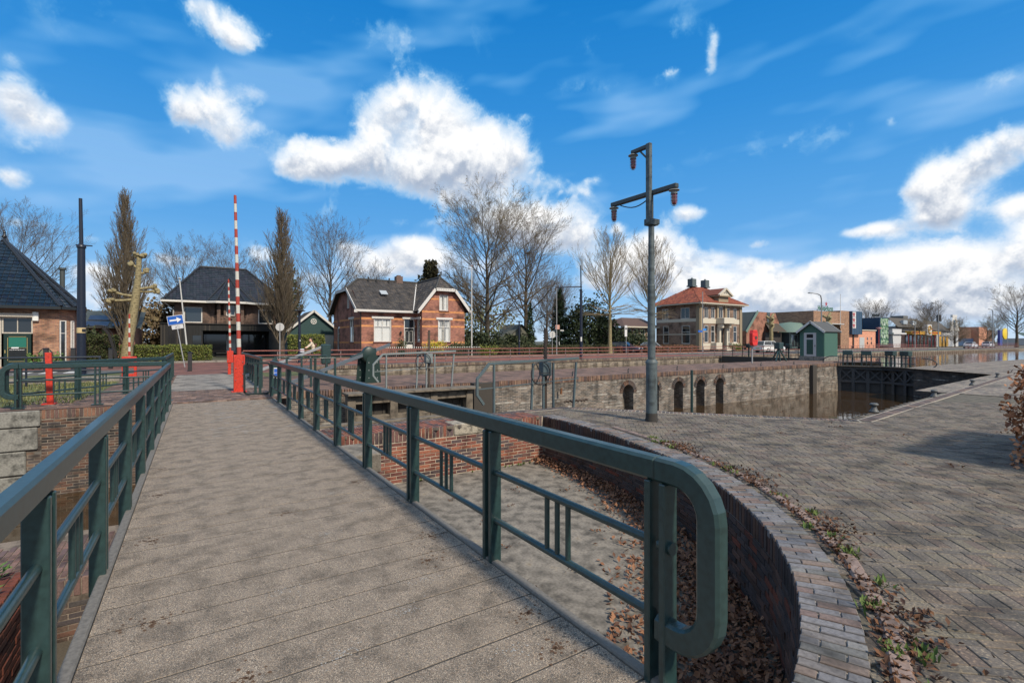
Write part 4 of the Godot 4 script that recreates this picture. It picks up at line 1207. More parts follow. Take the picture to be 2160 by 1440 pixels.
	for q in [[14.2, -17.1], [17.9, -17.3], [21.8, -17.5], [26.0, -17.6], [30.0, -17.65], [34.0, -17.7]]:
		var mp := MB.new()
		mp.tube([V(0, 0, 0), V(0, 0.16, 0), V(0.05, 0.22, 0)], [0.03, 0.025, 0.03], 8)
		single("mooring_pin", "short black iron pin on the edge of the arched lock wall", "pin", mp, M("black_iron", Color(0.02, 0.02, 0.022), 0.5), V(q[0], 0.02, q[1]), "pins along the lock wall")
	upper_gate()
	lower_gates()
func _off(b: MB, d: Vector3) -> MB:
	for k in b.v.size(): b.v[k] += d
	return b
func arched_wall(t: Node3D, line: Array, niches: Array, m: Material) -> void:
	var b := MB.new()
	var base := t.position
	var y0 := -2.6; var y1 := -0.2
	for k in line.size() - 1:
		var a: Vector2 = line[k]; var z: Vector2 = line[k + 1]
		var d2 := (z - a).normalized(); var u := V(d2.x, 0, d2.y); var nr := V(-d2.y, 0, d2.x)
		var l := a.distance_to(z)
		var outl := [Vector2(0, y0)]
		var arcs := []
		for x in niches:
			if x > a.x and x < z.x:
				var c: float = (x - a.x) / d2.x
				var arc := []
				for s in 13:
					var an := PI * s / 12.0
					arc.append(Vector2(c - cos(an) * 0.38, -0.86 + sin(an) * 0.38))
				arc.push_front(Vector2(c - 0.38, y0)); arc.append(Vector2(c + 0.38, y0))
				outl.append_array(arc); arcs.append(arc)
		outl.append(Vector2(l, y0)); outl.append(Vector2(l, y1)); outl.append(Vector2(0, y1))
		var pk := PackedVector2Array(outl)
		var tr := Geometry2D.triangulate_polygon(pk)
		var o := V(a.x, 0, a.y) - base
		for q in range(0, tr.size(), 3):
			var f := []
			for w in 3: f.append(o + u * pk[tr[q + w]].x + V(0, pk[tr[q + w]].y, 0))
			if (f[1] - f[0]).cross(f[2] - f[0]).dot(nr) < 0: f.reverse()
			b.poly(f, nr)
		for arc in arcs:
			var inn := MB.new()
			for q in arc.size() - 1:
				var p0: Vector3 = o + u * arc[q].x + V(0, arc[q].y, 0); var p1: Vector3 = o + u * arc[q + 1].x + V(0, arc[q + 1].y, 0)
				inn.poly([p0, p0 - nr * 0.55, p1 - nr * 0.55, p1])
			var back := []
			for q in arc: back.append(o + u * q.x + V(0, q.y, 0) - nr * 0.55)
			for q in range(1, back.size() - 1): inn.poly([back[0], back[q + 1], back[q]], nr)
			obj("niche", inn, m, t)
			var vs := MB.new()
			for q in 14:          # ring of headers round the niche
				var an := PI * (q + 0.5) / 14.0
				var c: float = (arc[0].x + arc[arc.size() - 1].x) * 0.5
				var rad := u * -cos(an) + V(0, sin(an), 0)
				vs.col = pick(darkb)
				vs.box(o + u * c + V(0, -0.86, 0) + rad * 0.48 + nr * 0.012, V(0.095, 0.2, 0.04), Basis(rad.cross(nr), rad, nr))
			obj("arch_ring", vs, M("old_brick", Color(1, 1, 1), 0.9), t)
	obj("face", b, m, t)
func upper_gate() -> void:
	var m := M("gate_steel", Color(0.055, 0.057, 0.062), 0.55, {"grain": 0.7})
	var hub := V(40.0, 0, -14.75)
	var cells := [[V(39.2, 0, -17.2), hub, "dark steel lock gate leaf with crossed braces, beside the green shed"], [hub, V(39.2, 0, -12.45), "dark steel lock gate leaf with crossed braces, beside the black stained wall"]]
	for q in cells:
		var a: Vector3 = q[0]; var z: Vector3 = q[1]
		var t := thing("lock_gate", q[2], "gate", a)
		var d := z - a
		var l := d.length(); var u := d / l
		var nr := Vector3.UP.cross(u).normalized()
		if nr.x > 0: nr = -nr
		var sk := MB.new()
		sk.bar(u * 0.05 + V(0, -1.2, 0), u * (l - 0.05) + V(0, -1.2, 0), 0.08, 1.9)
		obj("skin", sk, M("gate_plate", Color(0.036, 0.036, 0.038), 0.6, {"grain": 0.7}), t)
		for y in [-0.3, -1.25, -2.1]:
			var b := MB.new()
			b.bar(nr * 0.12 + V(0, y, 0), d + nr * 0.12 + V(0, y, 0), 0.2, 0.2 if y > -1 else 0.16)
			obj("beam", b, m, t)
		for s in [0.02, 0.33, 0.66, 0.98]:
			var b := MB.new()
			b.bar(d * s + nr * 0.13 + V(0, -2.2, 0), d * s + nr * 0.13 + V(0, -0.25, 0), 0.16, 0.18, u)
			obj("stile", b, m, t)
		for s in [[0.03, 0.32], [0.34, 0.65], [0.67, 0.97]]:
			for w in 2:
				var b := MB.new()
				var y0 := -0.38; var y1 := -1.18
				if w: y0 = -1.18; y1 = -0.38
				b.bar(d * s[0] + nr * (0.19 + 0.02 * w) + V(0, y0, 0), d * s[1] + nr * (0.19 + 0.02 * w) + V(0, y1, 0), 0.03, 0.09, u)
				obj("brace", b, m, t)
		var wk := MB.new()
		wk.bar(nr * 0.1 + V(0, -0.17, 0), d + nr * 0.1 + V(0, -0.17, 0), 0.7, 0.05)
		obj("walkway", wk, M("gate_timber", Color(0.16, 0.13, 0.10), 0.9, {"grain": 0.5}), t)
		for s in [0.2, 0.62]:
			for e in [-0.28, 0.0, 0.28]:
				var b := MB.new()
				b.bar(d * s + u * e + V(0, -0.6, 0), d * s + u * e + V(0, 0.62, 0), 0.07, 0.09 if e != 0.0 else 0.06, u)
				obj("rack_post", b, green(), t)
			var gb := MB.new()
			gb.bbox(d * s + V(0, 0.76, 0), V(0.36, 0.32, 0.6), 0.02, Basis(nr, Vector3.UP, nr.cross(Vector3.UP)))
			obj("gear_box", gb, green(), t)
		for y in [0.5, 0.1]:
			var b := MB.new()
			b.tube([nr * 0.4 + V(0, y, 0) - u * 0.3, d + nr * 0.4 + V(0, y, 0)], [0.028, 0.028], 8)
			obj("hand_rail", b, m, t)
		for k in 6:
			var b := MB.new()
			b.tube([d * k / 5.5 + nr * 0.4 + V(0, -0.2, 0), d * k / 5.5 + nr * 0.4 + V(0, 0.5, 0)], [0.02, 0.02], 6)
			obj("rail_post", b, m, t)
	var lp := MB.new()
	var pts := []
	for k in 9:
		var an := PI * k / 8.0
		pts.append(V(39.0, 0.15 + cos(an) * 0.35, -12.3 + sin(an) * 0.75))
	lp.tube(pts, [0.035, 0.035, 0.035, 0.035, 0.035, 0.035, 0.035, 0.035, 0.035], 8)
	pts = []
	for k in 9:
		var an := PI * k / 8.0
		pts.append(V(39.0, 0.15 + cos(an) * 0.35, -17.5 - sin(an) * 0.7))
	var lo := single("rail_loop", "rounded dark pipe rail end on the quay beside the lock gate", "railing", lp, m)
	var lp2 := MB.new()
	lp2.tube(pts, [0.035, 0.035, 0.035, 0.035, 0.035, 0.035, 0.035, 0.035, 0.035], 8)
	single("rail_loop", "rounded dark pipe rail end in front of the green shed", "railing", lp2, m)
# one open leaf of the lower gates lies in its recess, its walkway rail stands above
func gate_rail(label: String, a: Vector3, l: float, col: Material, rack: bool) -> void:
	var t := thing("walkway_railing", label, "railing", a)
	var top := MB.new()
	top.sweep([V(-0.25, 0.2, 0), V(-0.42, 0.42, 0), V(-0.42, 0.78, 0), V(-0.1, 1.12, 0), V(0.2, 1.13, 0), V(l, 1.2, 0)], V(0, 0, 1), 0.026, 0.03, 0.005)
	obj("top_rail", top, col, t)
	var md := MB.new()
	md.bar(V(-0.38, 0.55, 0), V(l, 0.68, 0), 0.03, 0.02)
	obj("mid_rail", md, col, t)
	for x in [0.02, l * 0.44, l * 0.56, l * 0.68, l * 0.97]:
		var p := MB.new()
		var lean := 0.10 if x > l * 0.9 else (0.06 if x > l * 0.4 and x < l * 0.5 else 0.0)
		p.bar(V(x - lean, -0.1, 0), V(x, 1.1, 0), 0.045, 0.045, Vector3.BACK)
		obj("post", p, col, t)
	if rack:
		var r := MB.new()
		r.box(V(l * 0.62, 0.9, -0.12), V(0.06, 2.1, 0.05))
		for k in 26: r.box(V(l * 0.62 - 0.04, 0.15 + k * 0.068, -0.12), V(0.035, 0.03, 0.045))
		obj("toothed_rack", r, M("rack_rust", Color(0.085, 0.06, 0.045), 0.8, {"grain": 0.2}), t)
		var gb := MB.new()
		gb.bbox(V(l * 0.6, 0.95, -0.06), V(0.26, 0.34, 0.2), 0.015)
		obj("gear_box", gb, col, t)
		var wh := MB.new()
		var pts := []; var rr := []
		for k in 25:
			pts.append(V(l * 0.5 + cos(TAU * k / 24.0) * 0.28, 0.86 + sin(TAU * k / 24.0) * 0.28, 0.1)); rr.append(0.014)
		wh.tube(pts, rr, 6, false)
		for k in 3: wh.bar(V(l * 0.5, 0.86, 0.1), V(l * 0.5 + cos(TAU * k / 3.0) * 0.28, 0.86 + sin(TAU * k / 3.0) * 0.28, 0.1), 0.02, 0.02, Vector3.BACK)
		obj("hand_wheel", wh, M("black_iron", Color(0.02, 0.02, 0.022), 0.5), t)
func lower_gates() -> void:
	var grey_blue := M("faded_paint", Color(0.09, 0.125, 0.135), 0.5, {"grain": 0.5})
	var pale := M("pale_paint", Color(0.22, 0.25, 0.25), 0.55, {"grain": 0.5})
	gate_rail("grey-blue walkway railing with a toothed rack and hand wheel at the lock head", V(5.75, -0.06, -9.75), 2.55, grey_blue, true)
	gate_rail("pale grey walkway railing on the open timber gate leaf", V(5.35, 0.02, -16.15), 2.6, pale, true)
	var timber := M("old_timber", Color(0.20, 0.165, 0.125), 0.92, {"grain": 0.35, "blotch": 1.3})
	var dark := M("timber_dark", Color(0.06, 0.052, 0.044), 0.9, {"grain": 0.6})
	var t := thing("timber_gate", "old timber lock gate leaf folded open against the wall of the lock head", "gate", V(4.2, -2.4, -15.7))
	for k in 3:
		var b := MB.new()
		b.bbox(V(2.0, 2.33, 0.32 - k * 0.26), V(4.6, 0.07, 0.24), 0.008)
		obj("walkway_plank", b, timber, t)
	for y in [2.12, 1.5, 0.95]:
		var b := MB.new()
		b.bbox(V(1.9, y, 0.05), V(4.2, 0.24, 0.3), 0.015)
		obj("beam", b, timber, t)
	for x in [-0.15, 1.2, 2.6, 3.95]:
		var b := MB.new()
		b.bbox(V(x, 1.15, 0.1), V(0.26, 2.3, 0.3), 0.015)
		obj("stile", b, timber, t)
	for k in 15:
		var b := MB.new()
		b.bbox(V(-0.05 + k * 0.28, 1.1, -0.16), V(0.265, 2.2, 0.07), 0.006)
		obj("plank", b, dark, t)
	var s := thing("timber_fender", "slanting brown planks leaning between the red wall and the timber gate", "fender", V(3.4, -1.9, -11.4))
	for k in 12:
		var b := MB.new()
		b.bbox(V(k * 0.22, 0.75, 0), V(0.16, 1.9, 0.06), 0.01, Basis.from_euler(V(-0.35, 0, -0.55)))
		obj("plank", b, M("fender_wood", Color(0.13, 0.075, 0.05), 0.9, {"grain": 0.3}) if k < 9 else timber, s)
	var fb := MB.new()
	fb.bbox(V(0.6, 1.55, 0.2), V(4.2, 0.2, 0.24), 0.015)
	obj("beam", fb, timber, s)
	var ch := MB.new()
	for k in 14: ch.tube([V(7.95 + k * 0.055, 0.01 + 0.03 * (k % 2), -9.9 + 0.02 * sin(k * 2.0)), V(8.01 + k * 0.055, 0.05 - 0.02 * (k % 2), -9.88)], [0.035, 0.03], 6)
	single("rusty_chain", "heap of rusty chain beside the toothed rack", "chain", ch, M("rack_rust", Color(0.085, 0.06, 0.045), 0.8, {"grain": 0.2}))
# ---------------------------------------------------------------- houses along the street
const PX := Vector3(1, 0, 0)
const PZ := Vector3(0, 0, 1)
func white() -> Material: return M("white_wood", Color(0.72, 0.70, 0.66), 0.55, {"grain": 1.3})
func cream() -> Material: return M("cream_stone", Color(0.66, 0.60, 0.49), 0.75, {"grain": 1.1})
func glass() -> Material: return M("window_glass", Color(0.022, 0.026, 0.030), 0.04, {"spec": 0.6})
func clear_glass() -> Material: return M("clear_glass", Color(0.9, 0.95, 0.95), 0.03, {"alpha": 0.12})
func face(b: MB, pts: Array) -> void: b.poly(pts)
func slope(b: MB, pts: Array) -> void:
	var nr: Vector3 = (pts[1] - pts[0]).cross(pts[2] - pts[0])
	if nr.y < 0: pts.reverse()
	b.poly(pts)
func barge(b: MB, p: Array, w: float, th: float, nr: Vector3) -> void:     # boards along a broken line
	for k in p.size() - 1: b.bar(p[k], p[k + 1] + (p[k + 1] - p[k]).normalized() * 0.02, th, w, Vector3.UP if absf((p[k + 1] - p[k]).normalized().y) < 0.9 else nr)

func build_houses() -> void:
	house_corner()
	house_black()
	house_brick()
	garage()
	villa()
	shed()

# --- house with glazed black tiles, its corner turned towards the bridge
func house_corner() -> void:
	var t := thing("corner_house", "low brick house with a steep glazed black tiled roof and a green shop door", "house")
	var brick := brick_mat("corner_brick", [lin(168, 118, 92), lin(150, 104, 84), lin(178, 130, 100), lin(136, 98, 82)], lin(150, 132, 114), 0.21, 0.062, 71, {"blotch": 5.0})
	var ol := [Vector2(-16, -38.6), Vector2(-6.76, -38.6), Vector2(-6.35, -38.85), Vector2(-6.13, -39.25), Vector2(-6.2, -40.2), Vector2(-7.4, -45.4), Vector2(-16, -45.4)]
	var w := MB.new()
	wall(w, V(-16, 0.02, -38.6), PX, PZ, 9.24, 3.6, [[5.3, 0.12, 8.15, 2.95]], 0.15)
	for k in range(1, ol.size()):
		var a: Vector2 = ol[k]; var z: Vector2 = ol[(k + 1) % ol.size()]
		w.poly([V(a.x, 0.02, a.y), V(z.x, 0.02, z.y), V(z.x, 3.6, z.y), V(a.x, 3.6, a.y)])
	obj("wall", w, brick, t)
	# shop front: window, door, transom lights
	var cf := M("cream_frame", Color(0.55, 0.50, 0.42), 0.6, {"grain": 1.0})
	window(t, V(-10.68, 0.14, -38.6), PX, PZ, 1.52, 2.8, cf, glass(), 1, [0.66, 0.34], "shop_window", 0.09, 0.08)
	window(t, V(-9.14, 2.02, -38.6), PX, PZ, 1.28, 0.93, cf, glass(), 2, [1.0], "transom_light", 0.07, 0.08)
	var dg := M("door_green", Color(0.010, 0.030, 0.024), 0.35, {"grain": 0.9})
	var d := MB.new()
	d.bbox(V(-8.5, 1.06, -38.68), V(1.14, 1.9, 0.06), 0.008)
	var dn := obj("door", d, dg, t)
	var gold := M("gold_line", Color(0.42, 0.33, 0.13), 0.5)
	var gl := MB.new()
	for e in [[0.0, 0.78, 0.72, 0.018], [0.0, -0.62, 0.72, 0.018], [0.0, 0.16, 0.78, 0.012]]: gl.box(V(-8.5 + e[0], 1.06 + e[1], -38.645), V(e[2], e[3], 0.006))
	for sx in [-1, 1]: gl.box(V(-8.5 + sx * 0.4, 1.14, -38.645), V(0.018, 1.3, 0.006))
	obj("gold_border", gl, gold, dn)
	var pn := MB.new()
	pn.box(V(-8.5, 1.52, -38.646), V(0.72, 0.56, 0.006))
	obj("sign_panel", pn, M("sign_teal", Color(0.012, 0.14, 0.10), 0.4), dn)
	var pg := MB.new()
	pg.box(V(-8.5, 0.86, -38.646), V(0.70, 0.62, 0.006))
	obj("pane", pg, glass(), dn)
	var hd := MB.new()
	hd.box(V(-9.0, 1.0, -38.62), V(0.03, 0.18, 0.05))
	obj("handle", hd, gold, dn)
	var nt := MB.new()
	nt.box(V(-8.6, 1.21, -38.642), V(0.3, 0.07, 0.006))
	for k in 9: nt.box(V(-8.8 + k * 0.07, 1.1 - 0.01 * (k % 2), -38.642), V(0.045, 0.03, 0.006))
	obj("notice_print", nt, M("notice_white", Color(0.7, 0.7, 0.7), 0.5), dn)
	var cs := MB.new()
	cs.box(V(-10.4, 3.06, -38.52), V(5.2, 0.2, 0.2))
	obj("awning_case", cs, cf, t)
	var lp := MB.new()
	lp.bbox(V(-7.72, 3.0, -38.5), V(0.26, 0.52, 0.16), 0.02)
	obj("wall_lamp", lp, M("lamp_white", Color(0.7, 0.7, 0.66), 0.4), t)
	for q in [[-6.60, -38.70, 0.547, 0.30, 1.3, 0.0], [-6.25, -39.03, 1.07, 0.20, 1.9, 0.8]]:
		var u := V(cos(q[2]), 0, -sin(q[2]))
		var nr := u.cross(Vector3.UP) * -1.0
		nr = Vector3.UP.cross(u) * -1.0 if nr.z < 0 else nr
		window(t, V(q[0], 0.3 + q[5], q[1]) - u * q[3] * 0.5 + nr * 0.1, u, nr, q[3], 2.5 - q[5], white(), glass(), 1, [0.7, 0.3], "window", 0.05, 0.05)
	# eaves and roof
	var ev := [V(-16, 3.52, -38.05), V(-6.55, 3.52, -38.05), V(-5.98, 3.52, -38.45), V(-5.68, 3.52, -39.3), V(-5.9, 3.52, -41.0), V(-7.0, 3.52, -46.0), V(-16, 3.52, -46.0)]
	var ap := V(-9.82, 7.7, -42.0)
	var ap2 := V(-16, 7.7, -42.0)
	var dark := M("gutter_dark", Color(0.014, 0.018, 0.02), 0.4)
	var gut := MB.new()
	for k in 5: gut.bar(ev[k] + V(0, -0.02, 0), ev[k + 1] + V(0, -0.02, 0), 0.12, 0.16)
	obj("gutter", gut, dark, t)
	var sof := MB.new()
	sof.poly([ev[0], ev[6], ev[5], ev[4], ev[3], ev[2], ev[1]], Vector3.DOWN)
	obj("soffit", sof, dark, t)
	var under := MB.new()
	slope(under, [ev[0], ev[1], ap, ap2])
	for k in range(1, 5): slope(under, [ev[k], ev[k + 1], ap])
	slope(under, [ev[5], ev[6], ap2, ap])
	obj("roof", under, dark, t)
	var tm := M("glazed_tile", Color(1, 1, 1), 0.22, {"vcol": true, "coat": 0.25})
	var tc := [Color(0.012, 0.014, 0.018), Color(0.016, 0.018, 0.022), Color(0.010, 0.012, 0.016)]
	tiles(t, [V(-12.5, 3.54, -38.05), ev[1], ap, V(-12.5, 7.7, -42.0)], 0.26, 0.30, tc, tm, 300)
	tiles(t, [ev[1], ev[2], ap], 0.26, 0.30, tc, tm, 60)
	tiles(t, [ev[2], ev[3], ap], 0.26, 0.30, tc, tm, 60)
	tiles(t, [ev[3], ev[4], ap], 0.26, 0.30, tc, tm, 60)
	for k in [1, 2, 3]:
		var rd := MB.new()
		rd.tube([ev[k] + V(0, 0.06, 0), ap + V(0, 0.05, 0)], [0.11, 0.11], 8)
		obj("ridge_tile", rd, M("ridge_black", Color(0.014, 0.016, 0.02), 0.2), t)
	var fn := MB.new()
	fn.lathe([Vector2(0.16, 0), Vector2(0.1, 0.1), Vector2(0.05, 0.14), Vector2(0.12, 0.22), Vector2(0.13, 0.3), Vector2(0.04, 0.4), Vector2(0.08, 0.46), Vector2(0.07, 0.54), Vector2(0.0, 0.68)], 12, ap + V(0, 0, 0))
	obj("finial", fn, M("ridge_black", Color(0.014, 0.016, 0.02), 0.2), t)
	var pp := MB.new()
	pp.tube([V(-7.1, 4.6, -41.6), V(-7.1, 6.1, -41.6)], [0.13, 0.13], 10); pp.tube([V(-7.1, 6.1, -41.6), V(-7.1, 6.22, -41.6)], [0.2, 0.2], 10)
	obj("flue", pp, M("flue_grey", Color(0.05, 0.06, 0.06), 0.6), t)
	rebase(t, V(-11, 0, -41))
func text_on(parent: Node, s: String, at: Vector3, h: float, turn: float, m: Material, called := "lettering", center := true) -> MeshInstance3D:
	var tm := TextMesh.new()
	tm.text = s
	var f := SystemFont.new()
	f.font_names = PackedStringArray(["Droid Sans"])
	f.font_weight = 700
	tm.font = f
	tm.font_size = 64
	tm.pixel_size = h / 46.0
	tm.depth = 0.01 + h * 0.03
	tm.horizontal_alignment = HORIZONTAL_ALIGNMENT_CENTER
	var o := MeshInstance3D.new()
	o.name = called
	o.mesh = tm
	o.material_override = m
	parent.add_child(o, true)
	o.position = at
	o.rotation.y = turn
	return o

# --- dark house: black timber ground floor, brown brick above, black hipped roof
func house_black() -> void:
	var t := thing("black_roof_house", "brown brick house with a black hipped roof over a black timber ground floor", "house")
	var brick := brick_mat("brown_brick", [lin(112, 88, 76), lin(98, 80, 72), lin(122, 96, 82)], lin(96, 84, 76), 0.21, 0.06, 72, {"blotch": 4.0})
	var z := -58.6
	var x0 := -1.76; var x1 := 7.6
	var yb := 3.3; var yt := 5.5
	var w := MB.new()
	wall(w, V(x0, yb, z), PX, PZ, x1 - x0, yt - yb, [[0.78, 0.15, 2.32, 1.72], [3.2, -0.1, 6.3, 2.3], [7.35, 0.15, 8.75, 1.65]], 0.12)
	w.poly([V(x0, yb, z - 8), V(x0, yb, z), V(x0, yt, z), V(x0, yt, z - 8)], -PX)
	w.poly([V(x1, yb, z), V(x1, yb, z - 8), V(x1, yt, z - 8), V(x1, yt, z)], PX)
	obj("wall", w, brick, t)
	window(t, V(x0 + 0.78, yb + 0.15, z), PX, PZ, 1.54, 1.57, white(), M("sky_glass", Color(0.03, 0.035, 0.04), 0.02, {"spec": 1.0}), 1, [1.0], "window", 0.09, 0.06)
	window(t, V(x0 + 7.35, yb + 0.15, z), PX, PZ, 1.4, 1.5, white(), glass(), 1, [1.0], "window", 0.09, 0.06)
	# bay with balcony front
	var bay := MB.new()
	var bp := [V(1.5, 0, z), V(1.95, 0, z + 0.75), V(4.05, 0, z + 0.75), V(4.5, 0, z)]
	for k in 3:
		var a: Vector3 = bp[k]; var e: Vector3 = bp[k + 1]
		var du := (e - a).normalized(); var dl := (e - a).length(); var dn := du.cross(Vector3.UP)
		var hs := []
		for q in ([0.12, 0.5, 1.05, 1.45, 1.8] if k == 1 else [0.25, 0.5]): hs.append([q, 0.42, q + 0.15, 0.58])
		wall(bay, a + V(0, yb, 0), du, dn, dl, 0.85, hs, 0.12)
		bay.bar(a + V(0, yb + 0.86, 0), e + V(0, yb + 0.86, 0), 0.14, 0.06)
	for k in 4: bay.box(bp[k] + V(0, yb + 1.1, 0), V(0.3, 2.2, 0.3))
	bay.box(V(2.5, yb + 1.1, z + 0.72), V(0.2, 2.2, 0.2)); bay.box(V(3.5, yb + 1.1, z + 0.72), V(0.2, 2.2, 0.2))
	obj("bay", bay, brick, t)
	window(t, V(2.62, yb + 0.9, z + 0.66), PX, PZ, 0.8, 1.1, white(), M("sky_glass", Color(0.03, 0.035, 0.04), 0.02, {"spec": 1.0}), 2, [1.0], "bay_window", 0.07, 0.05)
	var back := MB.new()
	back.box(V(3.0, yb + 1.1, z - 0.2), V(2.9, 2.2, 0.2))
	obj("bay_back", back, brick, t)
	# roof
	var e := [V(-2.75, yt, z + 0.75), V(8.6, yt, z + 0.75), V(8.6, yt, z - 8.8), V(-2.75, yt, z - 8.8)]
	var r0 := V(0.4, 9.55, z - 4.0); var r1 := V(4.75, 9.55, z - 4.0)
	var rf := MB.new()
	slope(rf, [e[0], e[1], r1, r0]); slope(rf, [e[3], e[0], r0]); slope(rf, [e[1], e[2], r1]); slope(rf, [e[2], e[3], r0, r1])
	var rm := M("roof_black", Color(0.016, 0.018, 0.022), 0.5)
	obj("roof", rf, rm, t)
	var tm := M("black_tile", Color(1, 1, 1), 0.42, {"vcol": true})
	var tc := [Color(0.016, 0.018, 0.024), Color(0.022, 0.024, 0.030), Color(0.013, 0.015, 0.02)]
	tiles(t, [e[0], e[1], r1, r0], 0.28, 0.33, tc, tm, 300)
	tiles(t, [e[3], e[0], r0], 0.28, 0.33, tc, tm, 0)
	for q in [[e[0], r0], [e[1], r1], [r0, r1]]:
		var rd := MB.new()
		rd.tube([q[0] + V(0, 0.06, 0), q[1] + V(0, 0.06, 0)], [0.11, 0.11], 8)
		obj("ridge_tile", rd, rm, t)
	var ba := V(3.0, 8.55, z - 3.2)
	var be := [V(0.9, yt + 0.01, z + 0.78), V(1.7, yt + 0.01, z + 1.5), V(4.3, yt + 0.01, z + 1.5), V(5.1, yt + 0.01, z + 0.78)]
	var bt := V(3.0, 8.35, z - 1.9)
	var br := MB.new()
	for k in 3: slope(br, [be[k], be[k + 1], bt])
	obj("bay_roof", br, rm, t)
	for k in 3: tiles(t, [be[k], be[k + 1], bt], 0.28, 0.33, tc, tm, 0)
	for k in 4:
		var rd := MB.new()
		rd.tube([be[k] + V(0, 0.06, 0), bt + V(0, 0.06, 0)], [0.09, 0.09], 8)
		obj("ridge_tile", rd, rm, t)
	var gt := MB.new()
	gt.bar(e[3], e[0], 0.2, 0.2); gt.bar(e[0], be[0], 0.2, 0.2); gt.bar(be[0], be[1], 0.2, 0.2); gt.bar(be[1], be[2], 0.2, 0.2); gt.bar(be[2], be[3], 0.2, 0.2); gt.bar(be[3], e[1], 0.2, 0.2)
	obj("gutter", gt, white(), t)
	var so := MB.new()
	so.box(V(2.9, yt - 0.08, z - 3.5), V(11.2, 0.04, 8.9)); so.box(V(3.0, yt - 0.07, z + 0.9), V(3.2, 0.04, 1.0))
	obj("soffit", so, M("soffit_cream", Color(0.40, 0.36, 0.28), 0.7), t)
	var dp := MB.new()
	dp.tube([V(-2.6, yt - 0.1, z + 0.6), V(-1.85, 4.7, z + 0.08), V(-1.85, yb, z + 0.08)], [0.05, 0.05, 0.05], 8)
	obj("downpipe", dp, white(), t)
	# black timber ground floor, board by board
	var bz := -56.5
	var core := MB.new()
	core.box(V(-1.1, 1.65, bz - 1.05), V(3.35, 3.3, 2.0)); core.box(V(4.2, 2.96, bz - 1.05), V(7.2, 0.68, 2.0)); core.box(V(7.1, 1.3, bz - 1.05), V(1.4, 2.6, 2.0)); core.box(V(3.8, 1.5, bz - 2.9), V(7.6, 3.0, 0.2))
	core.box(V(2.5, 3.28, bz - 2.0), V(10.7, 0.08, 4.2))
	obj("extension", core, M("black_wood", Color(0.010, 0.010, 0.011), 0.7, {"grain": 0.8}), t)
	var shapes := []
	for c in [Color(0.012, 0.012, 0.013), Color(0.018, 0.017, 0.017), Color(0.014, 0.014, 0.014), Color(0.011, 0.011, 0.012), Color(0.013, 0.013, 0.013), Color(0.05, 0.042, 0.034)]: shapes.append(piece(V(3.26, 0.04, 0.115), 0.008, c))
	var at := []
	var shortat := []
	for k in 84:
		var x := -2.72 + k * 0.125
		if x < 0.5: at.append(Transform3D(Basis(Vector3.UP, PZ, PX), V(x, 1.66, bz - 0.03)))
		else: shortat.append(Transform3D(Basis(Vector3.UP, PZ, PX), V(x, 2.96, bz - 0.03)))
	var bmat := M("black_board", Color(1, 1, 1), 0.7, {"grain": 0.7, "vcol": true})
	lay(t, "board", at, shapes, bmat)
	var sh2 := []
	for c in [Color(0.012, 0.012, 0.013), Color(0.018, 0.017, 0.017), Color(0.014, 0.014, 0.014), Color(0.013, 0.013, 0.013), Color(0.05, 0.042, 0.034)]: sh2.append(piece(V(0.66, 0.04, 0.115), 0.008, c))
	lay(t, "short_board", shortat, sh2, bmat)
	var wn := MB.new()
	wn.box(V(0.1, 1.35, bz + 0.01), V(0.7, 1.6, 0.02)); wn.box(V(4.0, 1.2, bz - 2.75), V(6.6, 2.2, 0.04))
	obj("dark_window", wn, glass(), t)
	var cu := MB.new()
	cu.box(V(3.1, 1.35, bz - 2.6), V(0.85, 1.9, 0.1))
	obj("pale_door", cu, M("pale_door", Color(0.42, 0.43, 0.43), 0.6), t)
	var bench := MB.new()
	bench.box(V(4.6, 0.42, bz - 0.5), V(5.8, 0.1, 0.7)); bench.box(V(4.6, 0.2, bz - 0.4), V(5.8, 0.36, 0.06))
	obj("terrace_front", bench, M("black_wood", Color(0.010, 0.010, 0.011), 0.7, {"grain": 0.8}), t)
	rebase(t, V(3, 0, -58.6))

